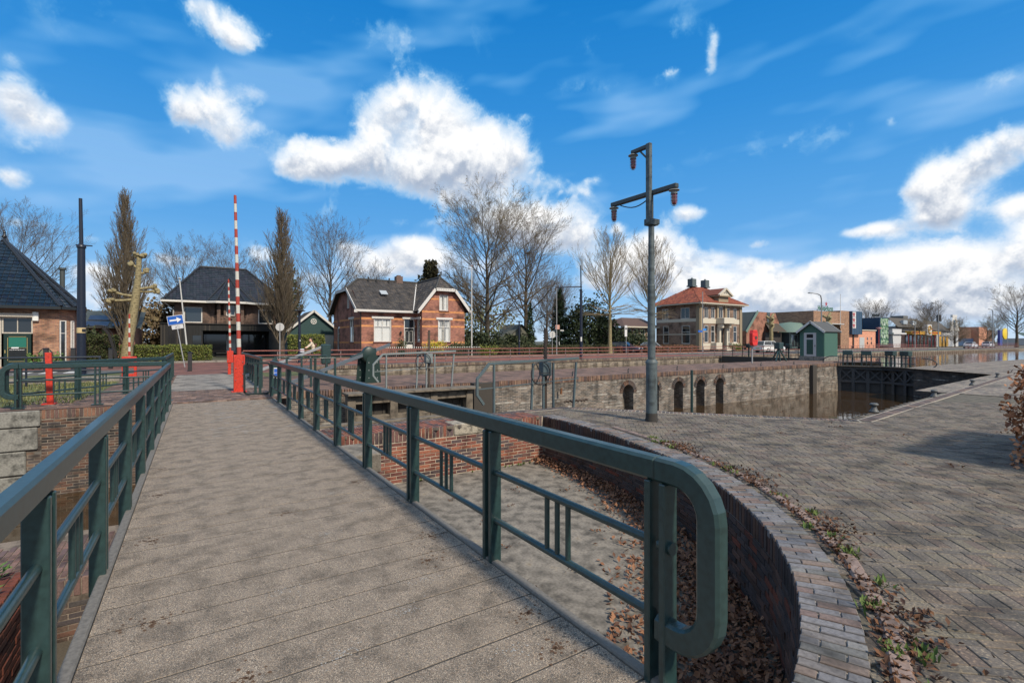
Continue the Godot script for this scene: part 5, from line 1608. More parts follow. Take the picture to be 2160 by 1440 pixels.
# --- red brick house with orange bands and two clipped gables
func house_brick() -> void:
	var t := thing("banded_brick_house", "red brick house with orange bands, white barge boards and two clipped gables", "house")
	var brick := brick_mat("red_brick", [lin(158, 100, 84), lin(146, 92, 80), lin(168, 110, 90), lin(134, 86, 76)], lin(140, 112, 98), 0.21, 0.06, 73, {"blotch": 6.0})
	var band := brick_mat("orange_brick", [lin(206, 138, 84), lin(196, 128, 78), lin(214, 148, 92)], lin(170, 126, 92), 0.21, 0.06, 74, {})
	var zf := -48.66; var zg := -47.0
	var xl := 13.55; var xg := 19.33; var xr := 24.17
	var y0 := 0.2; var ye := 4.75
	var zb := -59.5
	var w := MB.new()
	wall(w, V(xl, y0, zf), PX, PZ, xg - xl, ye - y0, [[1.37, 1.34, 3.15, 3.65], [4.50, 0.6, 5.62, 3.68]], 0.14)
	# gable front
	wall(w, V(xg, y0, zg), PX, PZ, xr - xg, ye - y0, [[1.77, 1.32, 3.17, 3.62]], 0.14)
	wall(w, V(xg + 1.2, ye, zg), PX, PZ, xr - xg - 2.4, 2.2, [[0.72, 0.02, 1.72, 1.66]], 0.14)
	w.poly([V(xg, ye, zg), V(xg + 1.2, ye, zg), V(xg + 1.2, 6.95, zg)], PZ)
	w.poly([V(xr - 1.2, ye, zg), V(xr, ye, zg), V(xr - 1.2, 6.95, zg)], PZ)
	wall(w, V(xg, y0, zf), PZ, -PX, zg - zf, ye - y0, [[0.35, 1.3, 1.15, 3.65]], 0.14)
	w.poly([V(xr, y0, zg), V(xr, y0, zb), V(xr, ye, zb), V(xr, ye, zg)], PX)
	# side gable
	wall(w, V(xl, y0, zb), PZ, -PX, zf - zb, ye - y0, [[1.7, 0.3, 2.6, 3.0], [7.0, 1.3, 8.5, 3.65]], 0.14)
	wall(w, V(xl, ye, zb + 2.6), PZ, -PX, zf - zb - 5.2, 2.1, [[3.2, 0.3, 4.2, 1.9]], 0.14)
	w.poly([V(xl, ye, zb), V(xl, ye, zb + 2.6), V(xl, 6.85, zb + 2.6)], -PX)
	w.poly([V(xl, ye, zf - 2.6), V(xl, ye, zf), V(xl, 6.85, zf - 2.6)], -PX)
	obj("wall", w, brick, t)
	var bl := []
	for y in [1.47, 3.12, 3.85]:
		for seg in [[xl, xl + 1.3], [xl + 3.2, xl + 4.45], [xl + 5.66, xg]]: bl.append([V((seg[0] + seg[1]) * 0.5, y, zf), V(seg[1] - seg[0], 0.18, 0.008)])
		for seg in [[xg, xg + 1.72], [xg + 3.22, xr]]: bl.append([V((seg[0] + seg[1]) * 0.5, y, zg), V(seg[1] - seg[0], 0.18, 0.008)])
		for seg in [[zb, zb + 1.65], [zb + 2.65, zb + 6.95], [zb + 8.55, zf]]: bl.append([V(xl, y, (seg[0] + seg[1]) * 0.5), V(0.008, 0.18, seg[1] - seg[0])])
	bl.append([V((xg + xr) * 0.5, 4.62, zg), V(xr - xg, 0.18, 0.008)])
	for seg in [[xg + 0.62, xg + 1.85], [xg + 2.98, xr - 0.62]]: bl.append([V((seg[0] + seg[1]) * 0.5, 5.95, zg), V(seg[1] - seg[0], 0.18, 0.008)])
	for q in bl:
		var bb := MB.new()
		bb.box(q[0], q[1])
		obj("band", bb, band, t)
	# windows, lintels, sills
	var sill := M("sill_red", Color(0.16, 0.06, 0.045), 0.7)
	var net := M("net_curtain", Color(0.62, 0.62, 0.60), 0.9)
	var gm := clear_glass()
	var dark := M("room_wall", Color(0.30, 0.27, 0.23), 0.9)
	for q in [[V(xl + 1.37, 1.54, zf), PX, PZ, 1.78, 2.31, 2, [0.67, 0.33], 1.0], [V(xg + 1.77, 1.52, zg), PX, PZ, 1.4, 2.3, 2, [0.67, 0.33], 0.34], [V(xg + 1.92, 4.77, zg), PX, PZ, 1.0, 1.64, 2, [1.0], 0.38], [V(xl, 1.5, zb + 7.0), PZ, -PX, 1.5, 2.35, 2, [0.67, 0.33], 1.0], [V(xl, 5.05, zb + 5.8), PZ, -PX, 1.0, 1.6, 2, [1.0], 0.4], [V(xg, 1.5, zf + 0.35), PZ, -PX, 0.8, 2.35, 1, [0.67, 0.33], 0.0]]:
		var wn := window(t, q[0], q[1], q[2], q[3], q[4], white(), gm, q[5], q[6], "window", 0.08, 0.07, sill)
		if q[5] == 2 and q[6].size() == 2:
			var mu := MB.new()
			for k in range(1, 4): mu.box(q[0] + q[1] * (q[3] * k / 4.0) + V(0, q[4] * 0.83, 0) - q[2] * 0.07, V(0.035, q[4] * 0.3, 0.04), Basis(q[1], Vector3.UP, q[2]))
			obj("glazing_bar", mu, M("bar_dark", Color(0.02, 0.022, 0.022), 0.5), wn)
		var bk := MB.new()
		bk.box(q[0] + q[1] * q[3] * 0.5 + V(0, q[4] * 0.5, 0) - q[2] * 0.5, V(q[3] + 0.4, q[4] + 0.4, 0.02), Basis(q[1], Vector3.UP, q[2]))
		obj("room", bk, dark, wn)
		if q[7] >= 1.0: curtain(wn, q[0] - q[2] * 0.2, q[1], q[2], q[3], q[4], net)
		elif q[7] > 0.0:
			curtain(wn, q[0] - q[2] * 0.2, q[1], q[2], q[3] * q[7], q[4], net)
			curtain(wn, q[0] - q[2] * 0.2 + q[1] * q[3] * (1.0 - q[7]), q[1], q[2], q[3] * q[7], q[4], net)
		if q[4] > 2.0:
			var li := MB.new()
			li.box(q[0] + q[1] * q[3] * 0.5 + V(0, q[4] + 0.12, 0) + q[2] * 0.03, V(q[3] + 0.45, 0.22, 0.1), Basis(q[1], Vector3.UP, q[2]))
			obj("lintel", li, white(), wn)
	window(t, V(xl, 0.5, zb + 1.7), PZ, -PX, 0.9, 2.6, white(), glass(), 1, [0.75, 0.25], "side_door", 0.12, 0.07)
	# front door
	window(t, V(xl + 4.5, 2.92, zf), PX, PZ, 1.12, 0.96, white(), glass(), 1, [1.0], "fanlight", 0.07, 0.08)
	var dm := MB.new()
	dm.bbox(V(xl + 5.06, 1.86, zf - 0.1), V(0.98, 2.1, 0.06), 0.01)
	var dn := obj("door", dm, M("door_black", Color(0.012, 0.016, 0.018), 0.3), t)
	var dl := MB.new()
	for s in [-1, 1]:
		for e in [[0.0, 0.56, 0.30, 0.03], [0.0, -0.62, 0.30, 0.03]]: dl.box(V(xl + 5.06 + s * 0.22 + e[0], 2.1 + e[1], zf - 0.065), V(e[2], e[3], 0.01))
		for e in [-0.15, 0.15]: dl.box(V(xl + 5.06 + s * 0.22 + e, 2.08, zf - 0.065), V(0.03, 1.2, 0.01))
	dl.box(V(xl + 5.06, 1.05, zf - 0.065), V(0.74, 0.42, 0.01))
	obj("door_panel", dl, white(), dn)
	var fr := MB.new()
	for s in [-1, 1]: fr.box(V(xl + 5.06 + s * 0.53, 2.2, zf - 0.04), V(0.08, 2.85, 0.1))
	obj("door_frame", fr, white(), t)
	var dli := MB.new()
	dli.box(V(xl + 5.06, 3.98, zf + 0.03), V(1.5, 0.2, 0.1))
	obj("lintel", dli, white(), t)
	var stp := MB.new()
	stp.box(V(xl + 5.06, 0.46, zf + 0.3), V(1.5, 0.66, 0.6))
	obj("doorstep", stp, sill, t)
	var wl := MB.new()
	wl.lathe([Vector2(0.02, 0), Vector2(0.09, 0.05), Vector2(0.11, 0.25), Vector2(0.03, 0.34)], 8, V(xl + 4.1, 2.3, zf + 0.16))
	obj("porch_lamp", wl, M("black_iron", Color(0.02, 0.02, 0.022), 0.5), t)
	# roofs: main ridge along x, gable ridge along z
	var tm := M("grey_tile", Color(1, 1, 1), 0.75, {"vcol": true, "grain": 2.0, "blotch": 4.0})
	var tc := [lin(86, 80, 76), lin(76, 72, 70), lin(98, 90, 82), lin(70, 66, 64)]
	var ed := M("tile_edge", Color(0.05, 0.048, 0.046), 0.8)
	var zr := (zf + zb) * 0.5; var yr := 8.3
	var ex := xl - 0.55; var gx := (xg + xr) * 0.5
	var ezf := zf + 0.5; var ezb := zb - 0.5; var yl := 4.65
	var hl := 6.95; var fz := (hl - yl) / (yr - yl)
	var cf := V(ex, hl, lerpf(ezf, zr, fz)); var cb := V(ex, hl, lerpf(ezb, zr, fz))
	var hipx := V(xl + 1.25, yr, zr)
	var rf := MB.new()
	var front := [V(ex, yl, ezf), V(xg + 0.2, yl, ezf), V(xg + 0.2 + (yr - yl) * 0.0 + 2.4, yr, zr), hipx, cf]
	slope(rf, front); slope(rf, [V(ex, yl, ezb), cb, hipx, V(xr, yr, zr), V(xr, yl, ezb)]); slope(rf, [cb, cf, hipx])
	var gl := V(xg - 0.5, yl, zg + 0.45); var gr := V(xr + 0.5, yl, zg + 0.45)
	var hw := gx - (xg - 0.5); var gf := fz * 0.98
	var c1 := V(xg - 0.5 + hw * gf, lerpf(yl, yr, gf), zg + 0.45); var c2 := V(xr + 0.5 - hw * gf, lerpf(yl, yr, gf), zg + 0.45)
	var gtop := V(gx, yr, zg - 1.0)
	slope(rf, [gl, c1, gtop, V(gx, yr, zr), V(xg - 0.5, yl, zr)]); slope(rf, [gr, V(xr + 0.5, yl, zb), V(gx, yr, zb), gtop, c2]); slope(rf, [c1, c2, gtop])
	obj("roof", rf, ed, t)
	tiles(t, front, 0.27, 0.32, tc, tm, 300)
	tiles(t, [V(xg - 0.5, yl, zf + 0.45), gl, c1, gtop, V(gx, yr, zr)], 0.27, 0.32, tc, tm, 120)
	tiles(t, [c1, c2, gtop], 0.27, 0.32, tc, tm, 60)
	tiles(t, [cb, cf, hipx], 0.27, 0.32, tc, tm, 60)
	for q in [[hipx, V(gx, yr, zr)], [gtop, V(gx, yr, zr)], [c1, gtop], [c2, gtop], [cf, hipx]]:
		var rd := MB.new()
		rd.tube([q[0] + V(0, 0.07, 0), q[1] + V(0, 0.07, 0)], [0.1, 0.1], 8)
		obj("ridge_tile", rd, ed, t)
	var vl := MB.new()
	vl.bar(V(xg - 0.45, yl + 0.1, ezf), V(gx - 0.2, yr, zr), 0.1, 0.06)
	obj("valley_strip", vl, white(), t)
	var bg := MB.new()
	barge(bg, [gl + V(-0.08, -0.25, 0.02), gl, c1, c2, gr, gr + V(0.08, -0.25, 0.02)], 0.3, 0.06, PZ)
	obj("barge_board", bg, white(), t)
	var bg2 := MB.new()
	barge(bg2, [V(ex, yl - 0.25, ezf), V(ex, yl, ezf), cf, cb, V(ex, yl, ezb), V(ex, yl - 0.25, ezb)], 0.3, 0.06, PX)
	obj("barge_board", bg2, white(), t)
	var gu := MB.new()
	gu.bar(V(ex, yl - 0.05, ezf), V(xg - 0.42, yl - 0.05, ezf), 0.14, 0.2)
	gu.box(V((ex + xg) * 0.5, yl - 0.18, zf + 0.25), V(xg - ex, 0.04, 0.5))
	obj("gutter", gu, white(), t)
	var dp := MB.new()
	dp.tube([V(xl + 0.06, yl - 0.1, zf + 0.08), V(xl + 0.06, 0.2, zf + 0.08)], [0.05, 0.05], 8)
	obj("downpipe", dp, M("pipe_dark", Color(0.03, 0.028, 0.028), 0.6), t)
	var sk := MB.new()
	sk.bbox(V(xl + 3.1, 6.72, zf - 2.25), V(0.75, 0.06, 0.85), 0.01, Basis(PX, atan2(yr - yl, absf(zr - ezf))))
	obj("skylight", sk, M("skylight_glass", Color(0.35, 0.38, 0.4), 0.1, {"spec": 1.0}), t)
	var ch := MB.new()
	ch.bbox(V(xl + 5.9, yr + 0.1, zr - 0.1), V(0.75, 1.1, 0.75), 0.02); ch.box(V(xl + 5.9, yr + 0.68, zr - 0.1), V(0.4, 0.2, 0.4))
	obj("chimney", ch, brick_mat("chimney_brick", [lin(112, 84, 74), lin(98, 78, 70)], lin(110, 98, 90), 0.21, 0.06, 75, {}), t)
	for q in [[xl + 2.3, -2.3], [xl + 3.2, -0.6], [xl + 4.6, 2.2]]:
		var vp := MB.new()
		vp.tube([V(q[0], yr - 0.35, zr + 0.5), V(q[0], yr + 0.3, zr + 0.5)], [0.08, 0.08], 8)
		obj("vent_pipe", vp, M("pipe_dark", Color(0.03, 0.028, 0.028), 0.6), t)
	rebase(t, V(19, 0, -52))

func garage() -> void:
	var t := thing("green_garage", "green boarded garage with two cream doors and a round gable vent", "garage")
	var z := -62.0; var x0 := 9.2; var x1 := 14.4; var xm := 11.8
	var gm := M("garage_green", Color(0.035, 0.085, 0.085), 0.6, {"grain": 1.0, "vcol": true})
	var w := MB.new()
	wall(w, V(x0, 0.1, z), PX, PZ, x1 - x0, 2.9, [[0.35, 0.1, 2.4, 2.3], [2.75, 0.1, 4.85, 2.3]], 0.1)
	w.poly([V(x0, 3.0, z), V(x1, 3.0, z), V(xm, 5.1, z)], PZ)
	w.poly([V(x0, 0.1, z - 6), V(x0, 0.1, z), V(x0, 3.0, z), V(x0, 3.0, z - 6)], -PX)
	obj("wall", w, gm, t)
	for k in 15:
		var y := 2.45 + k * 0.165
		var hw := (x1 - x0) * 0.5 * (1.0 if y < 3.0 else (5.1 - y) / 2.1) - 0.03
		if hw < 0.1: continue
		var b := MB.new()
		b.box(V(xm, y, z + 0.012), V(hw * 2, 0.15, 0.024), Basis(PX, 0.05))
		obj("board", b, gm, t)
	for q in [x0 + 1.375, x0 + 3.8]:
		var d := MB.new()
		d.box(V(q, 1.3, z - 0.06), V(2.06, 2.2, 0.04))
		var dn := obj("garage_door", d, M("cream_door", Color(0.62, 0.60, 0.52), 0.6, {"grain": 1.4}), t)
		for k in 10:
			var s := MB.new()
			s.bbox(V(q, 0.32 + k * 0.22, z - 0.035), V(2.04, 0.2, 0.02), 0.006)
			obj("slat", s, M("cream_door", Color(0.62, 0.60, 0.52), 0.6), dn)
	var rf := MB.new()
	slope(rf, [V(x0 - 0.3, 2.85, z + 0.35), V(x0 - 0.3, 2.85, z - 6), V(xm, 5.25, z - 6), V(xm, 5.25, z + 0.35)])
	slope(rf, [V(x1 + 0.3, 2.85, z - 6), V(x1 + 0.3, 2.85, z + 0.35), V(xm, 5.25, z + 0.35), V(xm, 5.25, z - 6)])
	obj("roof", rf, M("tile_edge", Color(0.05, 0.048, 0.046), 0.8), t)
	var bg := MB.new()
	barge(bg, [V(x0 - 0.35, 2.75, z + 0.36), V(xm, 5.2, z + 0.36), V(x1 + 0.35, 2.75, z + 0.36)], 0.24, 0.05, PZ)
	obj("barge_board", bg, white(), t)
	var vt := MB.new()
	vt.tube([V(xm, 3.95, z + 0.03), V(xm, 3.95, z + 0.07)], [0.34, 0.34], 18)
	var vo := obj("round_vent", vt, white(), t)
	for k in 7:
		var h := MB.new()
		var p := V(xm, 3.95, z + 0.075) + (Vector3.ZERO if k == 6 else V(cos(TAU * k / 6.0), sin(TAU * k / 6.0), 0) * 0.2)
		h.tube([p, p + V(0, 0, 0.008)], [0.075, 0.075], 8)
		obj("vent_hole", h, M("vent_hole_shade", Color(0.02, 0.045, 0.045), 0.7), vo)  # raised disc, its darker colour painted as the shade inside a hole
	rebase(t, V(11.8, 0.1, -64))

# --- villa with red hipped roof and cream stone front
func villa() -> void:
	var t := thing("villa", "two-storey brown brick villa with a red hipped roof and a cream balcony", "house")
	var brick := brick_mat("villa_brick", [lin(138, 112, 96), lin(126, 102, 90), lin(148, 120, 102)], lin(134, 116, 102), 0.21, 0.06, 76, {"blotch": 6.0})
	var x0 := 65.1; var x1 := 75.9; var z := -48.0; var zb := -56.5
	var ye := 7.35
	var w := MB.new()
	var fh := []
	for q in [[1.1, 1.0], [2.75, 0.95], [6.7, 0.95], [8.6, 0.95]]:
		fh.append([q[0], 1.2, q[0] + q[1], 3.9]); fh.append([q[0], 4.95, q[0] + q[1], 6.7])
	fh.append([4.75, 4.95, 5.85, 6.9]); fh.append([4.7, 0.2, 5.9, 3.4])
	wall(w, V(x0, 0.2, z), PX, PZ, x1 - x0, ye - 0.2, fh, 0.15)
	wall(w, V(x0, 0.2, zb), PZ, -PX, z - zb, ye - 0.2, [[1.4, 1.0, 2.6, 3.9], [5.1, 1.0, 6.7, 3.9], [1.2, 4.95, 2.5, 6.7], [4.9, 4.95, 6.6, 6.7]], 0.15)
	obj("wall", w, brick, t)
	for q in fh:
		if q[1] < 0.5: continue
		var wn := window(t, V(x0 + q[0], 0.2 + q[1], z), PX, PZ, q[2] - q[0], q[3] - q[1], white(), glass(), 2 if q[1] > 4 else 1, [1.0] if q[1] > 4 else [0.64, 0.36], "window", 0.1, 0.08)
	for q in [[1.4, 1.0, 2.6, 3.9], [5.1, 1.0, 6.7, 3.9], [1.2, 4.95, 2.5, 6.7], [4.9, 4.95, 6.6, 6.7]]:
		window(t, V(x0, 0.2 + q[1], zb + q[0]), PZ, -PX, q[2] - q[0], q[3] - q[1], white(), glass(), 2 if q[1] > 4 else 1, [1.0] if q[1] > 4 else [0.64, 0.36], "window", 0.1, 0.08)
	# stone dressings
	var cs := MB.new()
	for x in [x0 + 0.3, x1 - 0.3]: cs.box(V(x, 3.8, z + 0.06), V(0.62, 7.1, 0.14))
	for x in [x0 + 4.25, x0 + 6.35]: cs.box(V(x, 5.9, z + 0.1), V(0.45, 3.2, 0.22))
	cs.box(V(x0 - 0.05, 3.8, z - 0.3), V(0.14, 7.1, 0.62))
	var yl := [4.55, 1.05]
	obj("pilaster", cs, M("tan_stone", Color(0.34, 0.27, 0.18), 0.8, {"grain": 1.0}), t)
	var cb := MB.new()
	for seg in [[0.65, 3.95], [6.6, 10.1]]:
		cb.box(V(x0 + (seg[0] + seg[1]) * 0.5, 4.75, z + 0.03), V(seg[1] - seg[0], 0.75, 0.08))
		cb.box(V(x0 + (seg[0] + seg[1]) * 0.5, 0.85, z + 0.04), V(seg[1] - seg[0], 0.9, 0.1))
	cb.box(V(x0 - 0.02, 4.9, (z + zb) * 0.5), V(0.06, 0.5, z - zb)); cb.box(V(x0 - 0.02, 2.7, (z + zb) * 0.5 - 0.02), V(0.03, 0.14, z - zb - 0.2))
	obj("stone_band", cb, cream(), t)
	var bal := MB.new()
	bal.bbox(V(x0 + 5.3, 4.8, z + 0.75), V(2.7, 0.95, 1.5), 0.05)
	for s in [-1, 1]:
		bal.bbox(V(x0 + 5.3 + s * 0.95, 4.0, z + 0.6), V(0.5, 0.75, 1.0), 0.12); bal.bbox(V(x0 + 5.3 + s * 0.95, 2.1, z + 0.3), V(0.42, 3.5, 0.5), 0.03)
		bal.bbox(V(x0 + 5.3 + s * 2.0, 0.85, z + 0.6), V(1.5, 1.1, 1.0), 0.04)
	bal.box(V(x0 + 5.3, 0.35, z + 1.0), V(1.4, 0.4, 1.0))
	obj("balcony", bal, cream(), t)
	var pd := MB.new()
	pd.box(V(x0 + 5.3, 1.85, z - 0.2), V(1.2, 3.2, 0.05))
	obj("door", pd, M("door_black", Color(0.012, 0.016, 0.018), 0.3), t)
	# cornice, roof
	var co := MB.new()
	co.box(V((x0 + x1) * 0.5, ye + 0.1, z + 0.35), V(x1 - x0 + 1.7, 0.16, 0.9)); co.box(V(x0 - 0.4, ye + 0.101, (z + zb) * 0.5 - 0.1), V(0.9, 0.158, z - zb - 0.1))
	obj("cornice", co, cream(), t)
	for k in 22:
		var c := MB.new()
		c.box(V(x0 - 0.3 + k * 0.52, ye - 0.06, z + 0.35), V(0.16, 0.16, 0.6))
		obj("bracket", c, cream(), t)
	var e := [V(x0 - 0.85, ye + 0.19, z + 0.8), V(x1 + 0.85, ye + 0.19, z + 0.8), V(x1 + 0.85, ye + 0.19, zb - 0.8), V(x0 - 0.85, ye + 0.19, zb - 0.8)]
	var r0 := V(x0 + 3.7, 10.6, (z + zb) * 0.5); var r1 := V(x1 - 3.7, 10.6, (z + zb) * 0.5)
	var rf := MB.new()
	slope(rf, [e[0], e[1], r1, r0]); slope(rf, [e[3], e[0], r0]); slope(rf, [e[1], e[2], r1]); slope(rf, [e[2], e[3], r0, r1])
	obj("roof", rf, M("red_roof", Color(0.16, 0.045, 0.025), 0.8), t)
	var tc := [lin(168, 92, 66), lin(150, 80, 60), lin(178, 104, 74), lin(136, 74, 58)]
	var tm := M("red_tile", Color(1, 1, 1), 0.7, {"vcol": true, "grain": 2.0, "blotch": 4.0})
	tiles(t, [e[0], e[1], r1, r0], 0.25, 0.32, tc, tm, 0)
	tiles(t, [e[3], e[0], r0], 0.25, 0.32, tc, tm, 0)
	for q in [r0, r1]:
		var ch := MB.new()
		ch.bbox(q + V(0, 0.62, 0), V(1.0, 1.25, 1.0), 0.03); ch.box(q + V(0, 0.05, 0), V(1.2, 0.2, 1.2)); ch.lathe([Vector2(0.1, 0), Vector2(0.16, 0.1), Vector2(0.0, 0.3)], 8, q + V(0, 1.25, 0))
		obj("chimney", ch, M("chimney_lead", Color(0.11, 0.14, 0.145), 0.6, {"grain": 1.0}), t)
	# dormer with pediment
	var dz := z + 0.35; var dx := x0 + 5.3
	var dm := MB.new()
	dm.box(V(dx, ye + 0.75, dz - 1.2), V(2.5, 1.1, 2.6)); dm.box(V(dx, ye + 1.38, dz - 1.1), V(3.3, 0.2, 3.2))
	obj("dormer", dm, M("tan_stone", Color(0.34, 0.27, 0.18), 0.8), t)
	var pr := MB.new()
	barge(pr, [V(dx - 1.75, ye + 1.45, dz + 0.5), V(dx, ye + 2.55, dz + 0.5), V(dx + 1.75, ye + 1.45, dz + 0.5)], 0.24, 0.3, PZ)
	pr.poly([V(dx - 1.6, ye + 1.48, dz + 0.42), V(dx + 1.6, ye + 1.48, dz + 0.42), V(dx, ye + 2.5, dz + 0.42)], PZ)
	obj("pediment", pr, cream(), t)
	var dr := MB.new()
	slope(dr, [V(dx - 1.75, ye + 1.55, dz + 0.5), V(dx, ye + 2.65, dz + 0.5), V(dx, ye + 2.65, dz - 3.2), V(dx - 1.75, ye + 1.55, dz - 3.2)])
	slope(dr, [V(dx + 1.75, ye + 1.55, dz + 0.5), V(dx, ye + 2.65, dz + 0.5), V(dx, ye + 2.65, dz - 3.2), V(dx + 1.75, ye + 1.55, dz - 3.2)])
	obj("dormer_roof", dr, M("red_roof", Color(0.16, 0.045, 0.025), 0.8), t)
	var dw := MB.new()
	for s in [-1, 0, 1]: dw.box(V(dx + s * 0.3, ye + 1.95 - absf(s) * 0.1, dz + 0.43), V(0.16, 0.18, 0.02))
	obj("pediment_light", dw, glass(), t)
	# low wing on the side towards the trees
	var wg := MB.new()
	var holes := []
	for k in 4: holes.append([0.6 + k * 1.6, 0.9, 1.7 + k * 1.6, 3.4])
	wall(wg, V(57.6, 0.2, -56.6), PX, PZ, 7.4, 3.6, holes, 0.14)
	wg.poly([V(57.6, 0.2, -63), V(57.6, 0.2, -56.6), V(57.6, 3.8, -56.6), V(57.6, 3.8, -63)], -PX)
	obj("wing", wg, brick, t)
	for q in holes: window(t, V(57.6 + q[0], 0.2 + q[1], -56.6), PX, PZ, q[2] - q[0], q[3] - q[1], white(), glass(), 1, [0.66, 0.34], "window", 0.1, 0.08)
	var wc := MB.new()
	wc.box(V(61.2, 3.9, -56.3), V(8.2, 0.2, 1.0))
	obj("wing_cornice", wc, cream(), t)
	var wr := MB.new()
	slope(wr, [V(57.0, 4.0, -55.9), V(65.2, 4.0, -55.9), V(65.2, 5.6, -60), V(60.5, 5.6, -60)]); slope(wr, [V(57.0, 4.0, -64), V(57.0, 4.0, -55.9), V(60.5, 5.6, -60)])
	obj("wing_roof", wr, M("brown_roof", Color(0.12, 0.07, 0.052), 0.8, {"grain": 1.0}), t)
	rebase(t, V(70, 0.2, -52))

func shed() -> void:
	var t := thing("green_shed", "small green boarded shed with a pale door and pitched roof on the island", "shed", V(43.1, 0.03, -20.45))
	var g := M("shed_green", Color(0.06, 0.15, 0.115), 0.6, {"grain": 0.9})
	var gd := M("shed_dark", Color(0.06, 0.15, 0.115), 0.6, {"grain": 0.9})
	var st := M("grey_stone", Color(0.27, 0.26, 0.23), 0.9)
	var b := MB.new()
	b.box(V(0, 0.17, 0), V(2.3, 0.36, 1.96))
	obj("plinth", b, st, t)
	var w := MB.new()
	w.box(V(0, 1.35, 0), V(2.16, 2.0, 1.84))
	obj("body", w, gd, t)
	for k in 15:
		var s := MB.new()
		s.bbox(V(-1.0 + k * 0.143, 1.35, 0.935), V(0.138, 2.0, 0.03), 0.005)
		obj("board", s, g, t)
	var bd := MB.new()
	for k in 13:
		var zz := -0.86 + k * 0.1433
		var hgt := 2.0 + (0.92 - absf(zz)) * 0.78
		var s := MB.new()
		s.bbox(V(-1.095, 0.35 + hgt * 0.5, zz), V(0.03, hgt, 0.138), 0.005)
		obj("board", s, gd, t)
	var gb := MB.new()
	gb.poly([V(-1.08, 2.35, -0.92), V(-1.08, 2.35, 0.92), V(-1.08, 3.05, 0)], -PX); gb.poly([V(1.08, 2.35, 0.92), V(1.08, 2.35, -0.92), V(1.08, 3.05, 0)], PX)
	obj("gable", gb, gd, t)
	var rm := M("shed_roof", Color(0.085, 0.088, 0.09), 0.8, {"grain": 0.7})
	for s in [-1, 1]:
		var r := MB.new()
		var nrm := V(0, 0.8, s * 0.62).normalized()
		var al := V(0, -0.62, s * 0.8).normalized()
		r.box(V(0, 3.14, 0) + al * 0.68, V(2.7, 0.05, 1.36), Basis(PX, nrm, PX.cross(nrm)))
		obj("roof", r, rm, t)
		for e in [-1.36, 1.36]:
			var f := MB.new()
			f.box(V(e, 3.12, 0) + al * 0.68, V(0.04, 0.16, 1.42), Basis(PX, nrm, PX.cross(nrm)))
			obj("barge_board", f, white(), t)
	var d := MB.new()
	d.bbox(V(-1.13, 1.3, -0.12), V(0.05, 1.9, 0.95), 0.008)
	var dn := obj("door", d, M("pale_grey_paint", Color(0.42, 0.42, 0.42), 0.6), t)
	var p := MB.new()
	p.box(V(-1.16, 1.1, -0.12), V(0.01, 1.2, 0.5))
	obj("panel", p, M("panel_green", Color(0.02, 0.06, 0.045), 0.6), dn)
	var gl := MB.new()
	gl.box(V(-1.16, 1.98, -0.12), V(0.01, 0.3, 0.5))
	obj("pane", gl, glass(), dn)
	var hn := MB.new()
	hn.box(V(-1.18, 1.2, 0.28), V(0.05, 0.12, 0.03))
	obj("handle", hn, M("black_iron", Color(0.02, 0.02, 0.022), 0.5), dn)
# ---------------------------------------------------------------- buildings farther along the canal
func block(t: Node3D, called: String, x0: float, x1: float, y0: float, y1: float, z: float, deep: float, m: Material) -> MeshInstance3D:
	var b := MB.new()
	b.box(V((x0 + x1) * 0.5, (y0 + y1) * 0.5, z - deep * 0.5), V(x1 - x0, y1 - y0, deep))
	return obj(called, b, m, t)
func panes(t: Node3D, x0: float, x1: float, y0: float, y1: float, z: float, nx: int, ny: int, fm: Material, gm: Material, called := "window") -> void:
	window(t, V(x0, y0, z + 0.12), PX, PZ, x1 - x0, y1 - y0, fm, gm, nx, _even(ny), called, 0.12, 0.06)
func _even(k: int) -> Array:
	var a := []
	for q in k: a.append(1.0 / k)
	return a
func star(b: MB, c: Vector3, r: float) -> void:
	for k in 5:
		var a := PI * 0.5 + TAU * k / 5.0
		b.poly([c + V(cos(a - TAU * 0.1), sin(a - TAU * 0.1), 0) * r * 0.42, c + V(cos(a), sin(a), 0) * r, c + V(cos(a + TAU * 0.1), sin(a + TAU * 0.1), 0) * r * 0.42], PZ)
		b.poly([c, c + V(cos(a - TAU * 0.1), sin(a - TAU * 0.1), 0) * r * 0.42, c + V(cos(a + TAU * 0.1), sin(a + TAU * 0.1), 0) * r * 0.42], PZ)
